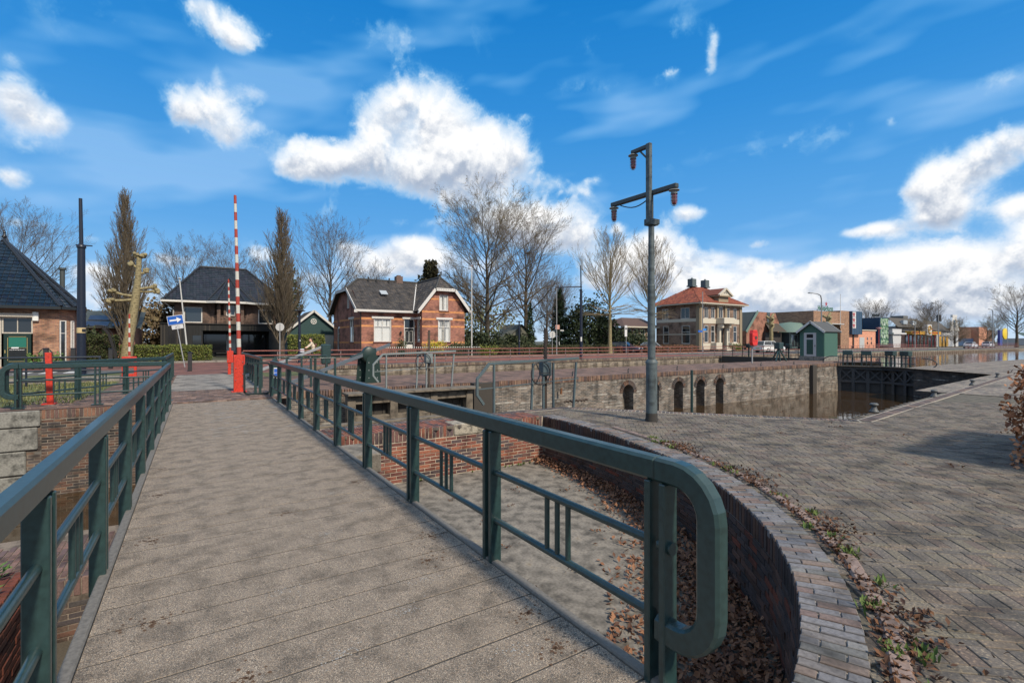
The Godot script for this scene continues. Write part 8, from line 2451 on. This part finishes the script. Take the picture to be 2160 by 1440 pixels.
	for s in [-1, 1]:
		b = MB.new()
		b.prism([Vector2(-0.38, 0), Vector2(0.38, 0), Vector2(0.3, -0.95), Vector2(0.14, -1.12), Vector2(-0.14, -1.12), Vector2(-0.3, -0.95)], -0.02, 0.02, Transform3D(Basis(PX, PZ, Vector3.DOWN), V(s * 0.12, 0, s * 0.3)))
		var pl := obj("side_plate", b, M("winch_green", Color(0.012, 0.03, 0.026), 0.4), wc)
		for k in 6:
			var rv := MB.new()
			rv.tube([V(s * 0.12 - 0.2 + 0.4 * (k % 2), 0.2 + 0.3 * (k / 2), s * 0.3 + 0.02), V(s * 0.12 - 0.2 + 0.4 * (k % 2), 0.2 + 0.3 * (k / 2), s * 0.3 + 0.035)], [0.022, 0.022], 6)
			obj("rivet", rv, galv, pl)
	b = MB.new(); b.lathe([Vector2(0, -0.24), Vector2(0.3, -0.24), Vector2(0.34, -0.1), Vector2(0.34, 0.1), Vector2(0.3, 0.24), Vector2(0, 0.24)], 14, V(0, 1.1, 0), Basis(PX, PZ, Vector3.DOWN))
	obj("drum", b, M("winch_green", Color(0.012, 0.03, 0.026), 0.4), wc)
	b = MB.new(); b.bar(V(-3.6, 0.15, 0.9), V(1.1, 1.5, -0.2), 0.09, 0.12)
	obj("push_rod", b, M("rod_steel", Color(0.10, 0.12, 0.14), 0.4), wc)
	b = MB.new(); b.bbox(V(-0.25, 1.12, 0.05), V(1.2, 0.2, 0.2), 0.02, Basis(PZ, 0.28))
	obj("rack_guide", b, M("winch_green", Color(0.012, 0.03, 0.026), 0.4), wc)
	var w2 := thing("gate_crank", "green crank box on two legs with a grey push rod near the cyclist", "machine", V(5.0, 0.02, -24.6))
	for x in [-0.25, 0.25]:
		b = MB.new(); b.bar(V(x, 0, 0), V(x, 0.9, 0), 0.12, 0.1, PX)
		obj("leg", b, M("winch_green", Color(0.012, 0.03, 0.026), 0.4), w2)
	b = MB.new(); b.bbox(V(0.2, 0.95, 0.12), V(0.42, 0.95, 0.3), 0.05)
	obj("gear_box", b, green(), w2)
	b = MB.new(); b.bar(V(-3.4, 0.12, 2.0), V(0.2, 1.35, 0), 0.07, 0.1)
	obj("push_rod", b, galv, w2)
	# green hand rails at the gate crank
	for q in [[V(2.6, 0.03, -18.2), V(4.0, 0.03, -17.4), "short green hand rail beside the gate, nearer the winch"], [V(2.5, 0.03, -20.3), V(4.4, 0.03, -20.6), "short green hand rail beside the gate, nearer the cyclist"]]:
		var t := thing("hand_rail", q[2], "railing", q[0])
		var d: Vector3 = q[1] - q[0]
		b = MB.new(); b.tube([V(0, 0.3, 0), V(0, 0.95, 0), d + V(0, 0.98, 0), d + V(0, 0.3, 0)], [0.03, 0.03, 0.03, 0.03], 8)
		obj("rail", b, green(), t)
		for s in [0.0, 0.5, 1.0]:
			b = MB.new(); b.bar(d * s, d * s + V(0, 0.97, 0), 0.1, 0.06, PX)
			obj("post", b, green(), t)
	# weir at the end of the side channel
	var we := thing("weir", "dark timber weir with railings across the side channel beside the island", "weir", V(44.8, -0.2, -26.0))
	b = MB.new(); b.box(V(0, 0.05, 0), V(0.5, 0.5, 8.6)); b.box(V(0.2, -0.5, 0), V(0.2, 1.0, 8.6))
	obj("beam", b, M("timber_dark", Color(0.06, 0.052, 0.044), 0.9), we)
	for k in 9:
		b = MB.new(); b.tube([V(-0.2, 0.2, -4.2 + k * 1.05), V(-0.2, 1.35, -4.2 + k * 1.05)], [0.035, 0.03], 6)
		obj("post", b, black, we)
	for y in [0.8, 1.35]:
		b = MB.new(); b.tube([V(-0.2, y, -4.3), V(-0.2, y, 4.3)], [0.03, 0.03], 6)
		obj("rail", b, black, we)
	for z in [-1.6, 2.2]:
		b = MB.new(); b.bbox(V(0.05, 1.35, z), V(0.4, 0.4, 0.4), 0.03); b.box(V(0.05, 0.7, z), V(0.1, 1.2, 0.1))
		obj("gear_box", b, M("winch_green", Color(0.012, 0.03, 0.026), 0.4), we)
	pole("depth_gauge", "thin dark green gauge post standing in the lock before the niches", "post", V(17.9, -2.4, -13.6), [["post", "tube", green(), [V(0, 0, 0), V(0, 2.75, 0)], [0.06, 0.055], 8]])
	# corner kerb of the hedge bed
	b = MB.new(); b.bbox(V(1.6, 0.03, 0), V(3.4, 0.16, 0.14), 0.02); b.bbox(V(-0.05, 0.03, 1.9), V(0.14, 0.16, 3.7), 0.02)
	single("bed_kerb", "mossy concrete kerb round the beech hedge bed", "kerb", b, M("mossy_kerb", Color(0.18, 0.19, 0.12), 0.95, {"grain": 0.5, "blotch": 0.6}), V(8.75, -0.05, -1.45))
	# cars
	var suv := car("white_car", "white estate car driving past the brick hall", V(67.0, 0.02, -38.2), PI * 0.5 - 0.12, Color(0.72, 0.72, 0.70), 1.62, 4.7, true)
	car("silver_sedan", "silver sedan driving along the far canal road", V(149.0, 0.02, -38.0), PI * 0.5, Color(0.5, 0.52, 0.55), 1.45, 4.7, false)
	car("blue_car", "dark blue car parked before the villa wing", V(47.6, 0.05, -46.4), 0.4, Color(0.008, 0.014, 0.04), 1.5, 4.2, true)
	car("grey_car", "pale grey car parked beside the villa wing behind the plane trunk", V(53.5, 0.05, -47.2), PI * 0.5, Color(0.35, 0.40, 0.44), 1.45, 4.3, false)
	car("far_car", "pale car parked before the blue shop front", V(172.0, 0.02, -40.5), PI * 0.5, Color(0.5, 0.55, 0.6), 1.5, 4.4, true)
	cyclist(V(6.6, 0.02, -36.0))

# mast with three caged red lamps
func signal_mast() -> void:
	var t := thing("signal_mast", "weathered blue-grey signal mast with three caged red lamps", "signal mast", V(7.81, -0.05, -6.9))
	t.rotation = V(0.014, 0, 0.018)
	var m := M("mast_paint", Color(0.13, 0.165, 0.175), 0.55, {"grain": 0.45, "tex": noise_tex("flaking", FastNoiseLite.TYPE_SIMPLEX_SMOOTH, 0.03, 5, [grey(0.55), grey(0.8), grey(0.85), grey(0.9), Color(1.0, 1.0, 0.97)], 512, 51), "blotch": 0.9})
	var dk := M("mast_dark", Color(0.055, 0.07, 0.075), 0.5, {"grain": 0.5})
	var b := MB.new()
	b.lathe([Vector2(0.112, 0.0), Vector2(0.112, 1.16), Vector2(0.122, 1.17), Vector2(0.122, 1.21), Vector2(0.1, 1.24), Vector2(0.082, 1.26)], 20)
	obj("base_sleeve", b, m, t)
	b = MB.new()
	b.lathe([Vector2(0.125, 0.0), Vector2(0.125, 0.05), Vector2(0.116, 0.09), Vector2(0.119, 0.13), Vector2(0.114, 0.17)], 16)
	obj("rusty_foot", b, M("mast_rust", Color(0.045, 0.04, 0.036), 0.9, {"grain": 0.2}), t)
	b = MB.new()
	b.lathe([Vector2(0.078, 1.25), Vector2(0.076, 2.72), Vector2(0.08, 2.73), Vector2(0.08, 2.76), Vector2(0.066, 2.78), Vector2(0.058, 4.02), Vector2(0.0, 4.03)], 18)
	obj("pole", b, m, t)
	b = MB.new()
	b.bbox(V(0.0, 4.02, 0), V(0.24, 0.13, 0.18), 0.01); b.bbox(V(0.1, 4.03, 0.0), V(0.08, 0.1, 0.2), 0.008)
	obj("clamp", b, dk, t)
	b = MB.new()
	b.bbox(V(-0.09, 4.78, 0.02), V(0.085, 1.6, 0.11), 0.012)
	obj("post", b, m, t)
	b = MB.new()
	b.tube([V(0.02, 4.0, 0), V(0.02, 4.62, 0)], [0.03, 0.03], 10)
	obj("conduit", b, dk, t)
	b = MB.new()
	b.bbox(V(-0.02, 4.60, -0.22), V(0.1, 0.09, 1.75), 0.012)
	obj("cross_arm", b, dk, t)
	b = MB.new()
	b.bbox(V(-0.09, 5.53, -0.19), V(0.08, 0.08, 0.5), 0.012); b.bar(V(-0.09, 5.30, -0.03), V(-0.09, 5.5, -0.22), 0.03, 0.03)
	obj("top_arm", b, dk, t)
	b = MB.new()
	var pts := []
	for k in 9: pts.append(V(0.02, 4.55 - 0.12 * sin(PI * k / 8.0), -0.02 - 0.85 * k / 8.0))
	b.tube(pts, [0.012, 0.012, 0.012, 0.012, 0.012, 0.012, 0.012, 0.012, 0.012], 6, false)
	obj("cable", b, M("black_iron", Color(0.02, 0.02, 0.022), 0.5), t)
	for at in [V(-0.09, 5.47, -0.40), V(-0.02, 4.53, 0.58), V(-0.02, 4.53, -1.03)]:
		b = MB.new()
		b.lathe([Vector2(0.0, 0.0), Vector2(0.1, 0.0), Vector2(0.1, -0.018), Vector2(0.058, -0.02), Vector2(0.058, -0.06), Vector2(0.066, -0.065), Vector2(0.066, -0.085), Vector2(0, -0.086)], 16, at)
		var f := obj("lamp_fitting", b, M("fitting_grey", Color(0.20, 0.21, 0.21), 0.5), t)
		b = MB.new()
		b.lathe([Vector2(0.0, -0.29), Vector2(0.035, -0.278), Vector2(0.05, -0.25), Vector2(0.052, -0.086)], 16, at)
		obj("red_glass", b, M("red_glass", Color(0.16, 0.008, 0.01), 0.08, {"coat": 0.6}), f)
		b = MB.new()
		for k in 6:
			var d := V(cos(TAU * k / 6.0), 0, sin(TAU * k / 6.0))
			b.tube([at + d * 0.062 + V(0, -0.08, 0), at + d * 0.062 + V(0, -0.26, 0), at + d * 0.03 + V(0, -0.30, 0), at + V(0, -0.305, 0)], [0.004, 0.004, 0.004, 0.004], 4, false)
		for y in [-0.14, -0.20]:
			var ring := []; var rr := []
			for k in 13: ring.append(at + V(cos(TAU * k / 12.0) * 0.063, y, sin(TAU * k / 12.0) * 0.063)); rr.append(0.004)
			b.tube(ring, rr, 4, false)
		obj("cage", b, M("fitting_grey", Color(0.20, 0.21, 0.21), 0.5), f)
func red_railing() -> void:
	var rm := M("railing_red", Color(0.30, 0.105, 0.085), 0.6, {"grain": 1.0})
	var gm := M("railing_post", Color(0.16, 0.13, 0.13), 0.6)
	for q in [[2.2, 48.0, -31.05, "long red four-bar railing along the side channel", 4, 1.0], [48.6, 70.0, -31.6, "red railing on the bank behind the lifebuoy and the weir", 3, 0.95], [70.5, 108.0, -33.2, "low red railing along the road before the pub", 3, 0.9], [108.5, 128.0, -43.0, "red railing with pale uprights before the restaurant terrace", 3, 1.0], [118.0, 152.0, -30.9, "pale red bridge railing far along the canal", 4, 1.1]]:
		var t := thing("red_railing", q[3], "railing", V(q[0], 0.03, q[2]))
		var l: float = q[1] - q[0]
		for k in q[4]:
			var b := MB.new()
			var y: float = q[5] * (1.0 - 0.8 * k / (q[4] - 1.0) * 1.0) + 0.02
			b.bar(V(0, y, 0), V(l, y, 0), 0.05, 0.055)
			obj("bar", b, rm, t)
		var n := int(l / 1.72)
		for k in n + 1:
			var b := MB.new()
			b.box(V(l * k / n, q[5] * 0.5 - 0.05, -0.04), V(0.05, q[5] + 0.05, 0.03))
			obj("post", b, gm, t)
func car(called: String, label: String, at: Vector3, turn: float, col: Color, h: float, l: float, tall: bool) -> Node3D:
	var t := thing(called, label, "car", at, turn)          # nose towards -z before turning
	t.rotation.y = turn - PI
	var paint := M("paint_" + called, col, 0.3, {"coat": 0.8})
	var w := 0.88
	# stations along the length: z, half width, sill, shoulder
	var st := [[-0.5, 0.62, 0.42, 0.60], [-0.47, 0.78, 0.30, 0.70], [-0.38, 0.86, 0.24, 0.80], [-0.2, w, 0.22, 0.90], [0.0, w, 0.22, 0.94], [0.25, w, 0.22, 0.97], [0.4, 0.87, 0.24, 0.98], [0.47, 0.82, 0.30, 0.94], [0.5, 0.70, 0.40, 0.80]]
	var b := MB.new()
	var ring := func(q: Array) -> Array:
		var z: float = q[0] * l; var y1: float = q[3] * h / 1.5
		return [V(-q[1] * 0.9, q[2], z), V(-q[1], q[2] + 0.12, z), V(-q[1], y1 - 0.16, z), V(-q[1] * 0.93, y1, z), V(q[1] * 0.93, y1, z), V(q[1], y1 - 0.16, z), V(q[1], q[2] + 0.12, z), V(q[1] * 0.9, q[2], z)]
	for k in st.size() - 1:
		var a: Array = ring.call(st[k]); var z: Array = ring.call(st[k + 1])
		for s in 8: b.poly([a[s], a[(s + 1) % 8], z[(s + 1) % 8], z[s]])
	var e0: Array = ring.call(st[0]); var e1: Array = ring.call(st[8])
	e1.reverse()
	b.poly(e0); b.poly(e1)
	obj("body", b, paint, t)
	# cabin: glass with a painted roof
	var ys := 0.95 * h / 1.5
	var base := [V(-0.80, ys, -0.17 * l), V(0.80, ys, -0.17 * l), V(0.78, ys, (0.46 if tall else 0.36) * l), V(-0.78, ys, (0.46 if tall else 0.36) * l)]
	var top := [V(-0.62, h - 0.03, -0.02 * l), V(0.62, h - 0.03, -0.02 * l), V(0.60, h - 0.06, (0.38 if tall else 0.22) * l), V(-0.60, h - 0.06, (0.38 if tall else 0.22) * l)]
	var g := MB.new()
	for k in 4: g.poly([base[(k + 1) % 4], base[k], top[k], top[(k + 1) % 4]])
	obj("windows", g, M("car_glass", Color(0.015, 0.018, 0.022), 0.06, {"spec": 0.6}), t)
	var r := MB.new()
	r.poly([top[3], top[2], top[1], top[0]], Vector3.UP)
	for k in 4: r.bar(base[k], top[k], 0.07, 0.07)
	for s in [-1, 1]: r.bar(V(s * 0.805, ys, 0.12 * l), V(s * 0.62, h - 0.05, 0.13 * l), 0.05, 0.07)
	for k in 4: r.bar(top[k], top[(k + 1) % 4], 0.07, 0.06)
	obj("roof", r, paint, t)
	for q in [[-1, -0.31], [1, -0.31], [-1, 0.30], [1, 0.30]]:
		var y := MB.new()
		var c := V(q[0] * 0.78, 0.33, q[1] * l)
		y.lathe([Vector2(0.2, -0.11), Vector2(0.32, -0.11), Vector2(0.33, -0.07), Vector2(0.33, 0.07), Vector2(0.32, 0.11), Vector2(0.2, 0.11)], 18, c, Basis(PZ, PX, Vector3.UP))
		var wo := obj("wheel", y, M("tyre", Color(0.012, 0.012, 0.012), 0.9), t)
		var rm := MB.new()
		rm.lathe([Vector2(0.0, -0.09), Vector2(0.21, -0.09), Vector2(0.21, 0.09), Vector2(0.0, 0.09)], 10, c, Basis(PZ, PX, Vector3.UP))
		obj("rim", rm, M("rim_grey", Color(0.3, 0.3, 0.3), 0.4, {"metal": 0.8}), wo)
	for s in [-1, 1]:
		var tl := MB.new()
		tl.bbox(V(s * 0.62, 0.78 * h / 1.5, 0.49 * l), V(0.3, 0.14, 0.06), 0.01)
		obj("tail_light", tl, M("tail_red", Color(0.25, 0.015, 0.015), 0.2), t)
		var hl := MB.new()
		hl.bbox(V(s * 0.58, 0.62, -0.485 * l), V(0.3, 0.12, 0.08), 0.01)
		obj("headlight", hl, M("head_white", Color(0.6, 0.62, 0.65), 0.1), t)
		var mr := MB.new()
		mr.bbox(V(s * 0.93, ys + 0.06, -0.1 * l), V(0.16, 0.12, 0.1), 0.02)
		obj("mirror", mr, paint, t)
	var np := MB.new()
	np.box(V(0, 0.62, 0.503 * l), V(0.5, 0.11, 0.02))
	obj("number_plate", np, M("plate_yellow", Color(0.6, 0.42, 0.03), 0.5), t)
	var bp := MB.new()
	bp.box(V(0, 0.36, 0.487 * l), V(1.4, 0.16, 0.08)); bp.box(V(0, 0.36, -0.487 * l), V(1.3, 0.14, 0.08))
	obj("bumper", bp, M("bumper_black", Color(0.02, 0.02, 0.02), 0.6), t)
	return t
# smooth body from tapered capsules, meshed as surface nets
func body_mesh(bones: Array, cell: float) -> MB:
	var lo := V(9, 9, 9); var hi := V(-9, -9, -9)
	for q in bones:
		var r: float = maxf(q[2], q[3]) + cell * 3.0
		lo = lo.min(q[0] - Vector3.ONE * r).min(q[1] - Vector3.ONE * r); hi = hi.max(q[0] + Vector3.ONE * r).max(q[1] + Vector3.ONE * r)
	var n := Vector3i(((hi - lo) / cell).ceil())
	var f := PackedFloat32Array()
	f.resize((n.x + 1) * (n.y + 1) * (n.z + 1))
	f.fill(1.0)
	for q in bones:
		var a: Vector3 = q[0]; var d: Vector3 = q[1] - q[0]
		var dl := maxf(d.length_squared(), 1e-6)
		var r: float = maxf(q[2], q[3]) + cell * 2.5
		var m0 := Vector3i(((a.min(q[1]) - lo - Vector3.ONE * r) / cell).floor()).clamp(Vector3i.ZERO, n); var m1 := Vector3i(((a.max(q[1]) - lo + Vector3.ONE * r) / cell).ceil()).clamp(Vector3i.ZERO, n)
		for z in range(m0.z, m1.z + 1):
			for y in range(m0.y, m1.y + 1):
				for x in range(m0.x, m1.x + 1):
					var p := lo + V(x, y, z) * cell
					var s := clampf((p - a).dot(d) / dl, 0, 1)
					var v := (p - a - d * s).length() - lerpf(q[2], q[3], s)
					var i := x + (n.x + 1) * (y + (n.y + 1) * z)
					var k := 0.035
					var h := maxf(k - absf(f[i] - v), 0.0) / k
					f[i] = minf(f[i], v) - h * h * k * 0.25
	var id := {}
	var b := MB.new()
	var sx := n.x + 1; var sy := sx * (n.y + 1)
	for z in n.z:
		for y in n.y:
			for x in n.x:
				var i := x + sx * y + sy * z
				var neg := 0
				var c := [f[i], f[i + 1], f[i + sx], f[i + sx + 1], f[i + sy], f[i + sy + 1], f[i + sy + sx], f[i + sy + sx + 1]]
				for v in c: neg += 1 if v < 0 else 0
				if neg == 0 or neg == 8: continue
				var sum := Vector3.ZERO; var cnt := 0
				for e in [[0, 1], [2, 3], [4, 5], [6, 7], [0, 2], [1, 3], [4, 6], [5, 7], [0, 4], [1, 5], [2, 6], [3, 7]]:
					var u: float = c[e[0]]; var w: float = c[e[1]]
					if (u < 0) == (w < 0): continue
					var tt := u / (u - w)
					var p0 := V(e[0] & 1, (e[0] >> 1) & 1, e[0] >> 2); var p1 := V(e[1] & 1, (e[1] >> 1) & 1, e[1] >> 2)
					sum += p0.lerp(p1, tt); cnt += 1
				id[i] = b.v.size()
				b.v.append(lo + (V(x, y, z) + sum / cnt) * cell)
				b.n.append(V(c[1] + c[3] + c[5] + c[7] - c[0] - c[2] - c[4] - c[6], c[2] + c[3] + c[6] + c[7] - c[0] - c[1] - c[4] - c[5], c[4] + c[5] + c[6] + c[7] - c[0] - c[1] - c[2] - c[3]).normalized())
				b.t.append(Vector2.ZERO); b.c.append(Color(1, 1, 1))
	for z in range(1, n.z):
		for y in range(1, n.y):
			for x in range(1, n.x):
				var i := x + sx * y + sy * z
				for ax in 3:
					var st: int = [1, sx, sy][ax]; var u: int = [sx, sy, 1][ax]; var w: int = [sy, 1, sx][ax]
					if (f[i] < 0) == (f[i + st] < 0): continue
					if not (id.has(i) and id.has(i - u) and id.has(i - w) and id.has(i - u - w)): continue
					var q := [id[i], id[i - u], id[i - u - w], id[i - w]]
					if f[i] < 0: b.i.append_array([q[0], q[2], q[1], q[0], q[3], q[2]])
					else: b.i.append_array([q[0], q[1], q[2], q[0], q[2], q[3]])
	return b
func cyclist(at: Vector3) -> void:
	# bicycle heads towards -x
	var black := M("black_iron", Color(0.02, 0.02, 0.022), 0.5)
	var t := thing("bicycle", "dark city bicycle ridden along the road behind the red railing", "bicycle", at)
	for x in [-0.55, 0.52]:
		var b := MB.new()
		var ring := []; var rr := []
		for k in 25: ring.append(V(x + cos(TAU * k / 24.0) * 0.34, 0.35 + sin(TAU * k / 24.0) * 0.34, 0)); rr.append(0.02)
		b.tube(ring, rr, 6, false)
		var w := obj("wheel", b, black, t)
		b = MB.new()
		for k in 12: b.tube([V(x, 0.35, 0), V(x + cos(TAU * k / 12.0) * 0.33, 0.35 + sin(TAU * k / 12.0) * 0.33, 0)], [0.004, 0.003], 3, false)
		obj("spokes", b, M("rim_grey", Color(0.3, 0.3, 0.3), 0.4, {"metal": 0.8}), w)
	var fr := MB.new()
	for q in [[V(-0.38, 0.85, 0), V(0.0, 0.3, 0)], [V(0.0, 0.3, 0), V(0.22, 0.86, 0)], [V(-0.36, 0.72, 0), V(0.16, 0.62, 0)], [V(0.0, 0.3, 0), V(0.52, 0.35, 0)], [V(0.18, 0.7, 0), V(0.52, 0.35, 0)], [V(-0.38, 0.85, 0), V(-0.55, 0.35, 0)]]: fr.tube([q[0], q[1]], [0.018, 0.018], 6)
	obj("frame", fr, M("bike_blue", Color(0.03, 0.05, 0.09), 0.4), t)
	var hb := MB.new()
	hb.tube([V(-0.2, 1.08, 0.28), V(-0.38, 1.1, 0.15), V(-0.40, 1.08, 0), V(-0.38, 1.1, -0.15), V(-0.2, 1.08, -0.28)], [0.014, 0.014, 0.014, 0.014, 0.014], 6)
	hb.tube([V(-0.40, 1.08, 0), V(-0.38, 0.85, 0)], [0.016, 0.016], 6)
	obj("handlebar", hb, black, t)
	var sd := MB.new()
	sd.bbox(V(0.25, 0.9, 0), V(0.26, 0.07, 0.17), 0.025)
	obj("saddle", sd, black, t)
	var bg := MB.new()
	bg.bbox(V(-0.5, 0.92, 0), V(0.26, 0.26, 0.32), 0.04)
	obj("basket", bg, M("basket_white", Color(0.5, 0.52, 0.56), 0.7), t)
	var p := thing("person", "person in a pale jacket riding a bicycle with arms stretched forward", "person", at)
	# legs, then torso and arms, head
	var bones := [[V(0.24, 0.98, 0.09), V(-0.14, 0.82, 0.1), 0.085, 0.06], [V(-0.14, 0.82, 0.1), V(0.02, 0.42, 0.1), 0.058, 0.04], [V(0.02, 0.42, 0.1), V(-0.14, 0.36, 0.1), 0.042, 0.035], [V(0.24, 0.98, -0.09), V(-0.06, 0.68, -0.1), 0.085, 0.06], [V(-0.06, 0.68, -0.1), V(0.12, 0.26, -0.1), 0.058, 0.04], [V(0.12, 0.26, -0.1), V(-0.04, 0.2, -0.1), 0.042, 0.035], [V(0.26, 1.0, 0), V(0.2, 1.22, 0), 0.13, 0.135], [V(0.2, 1.22, -0.05), V(0.12, 1.42, -0.08), 0.125, 0.09], [V(0.2, 1.22, 0.05), V(0.12, 1.42, 0.08), 0.125, 0.09], [V(0.12, 1.45, 0.15), V(-0.06, 1.24, 0.2), 0.06, 0.045], [V(-0.06, 1.24, 0.2), V(-0.24, 1.12, 0.24), 0.042, 0.03], [V(0.12, 1.45, -0.15), V(-0.06, 1.24, -0.2), 0.06, 0.045], [V(-0.06, 1.24, -0.2), V(-0.24, 1.12, -0.24), 0.042, 0.03], [V(0.11, 1.46, 0), V(0.08, 1.56, 0), 0.05, 0.045], [V(0.07, 1.62, 0), V(0.06, 1.68, 0), 0.085, 0.09], [V(0.0, 1.6, 0), V(0.02, 1.63, 0), 0.045, 0.04], [V(-0.025, 1.63, 0), V(-0.03, 1.64, 0), 0.014, 0.012]]
	for s in [-1, 1]:
		for k in 4: bones.append([V(-0.23, 1.115, s * (0.235 + k * 0.016)), V(-0.275, 1.10 - 0.004 * k, s * (0.235 + k * 0.016)), 0.010, 0.009])
		bones.append([V(-0.22, 1.11, s * 0.225), V(-0.25, 1.085, s * 0.22), 0.011, 0.010])
	var bm := body_mesh(bones, 0.021)
	for k in bm.v.size():
		var v := bm.v[k]
		var c := lin(206, 190, 168)
		if v.y < 0.98 + (v.x - 0.1) * 0.2 and v.y < 1.02: c = lin(62, 64, 80)
		if v.y < 0.32 or (v.y < 0.42 and v.z > 0.02 and v.x < -0.02): c = lin(220, 220, 216)
		if v.y > 1.52 or (v.x < -0.205 and v.y > 1.0): c = lin(222, 172, 146)
		if v.y > 1.62 and v.y < 1.655 and v.x < 0.0 and absf(absf(v.z) - 0.035) < 0.02: c = lin(60, 44, 38)
		bm.c[k] = c
	obj("body", bm, M("person_skin_cloth", Color(1, 1, 1), 0.8, {"vcol": true}), p)
	var hair := body_mesh([[V(0.10, 1.68, 0), V(0.06, 1.73, 0), 0.09, 0.085], [V(0.13, 1.64, 0), V(0.2, 1.5, 0), 0.06, 0.04], [V(0.2, 1.5, 0), V(0.3, 1.32, 0), 0.045, 0.02]], 0.021)
	obj("hair", hair, M("hair_brown", Color(0.06, 0.03, 0.016), 0.7), p)
	var bp := MB.new()
	bp.bbox(V(0.36, 1.25, 0), V(0.12, 0.34, 0.26), 0.04, Basis(PZ, -0.3))
	obj("backpack", bp, M("pack_brown", Color(0.12, 0.06, 0.045), 0.8), p)
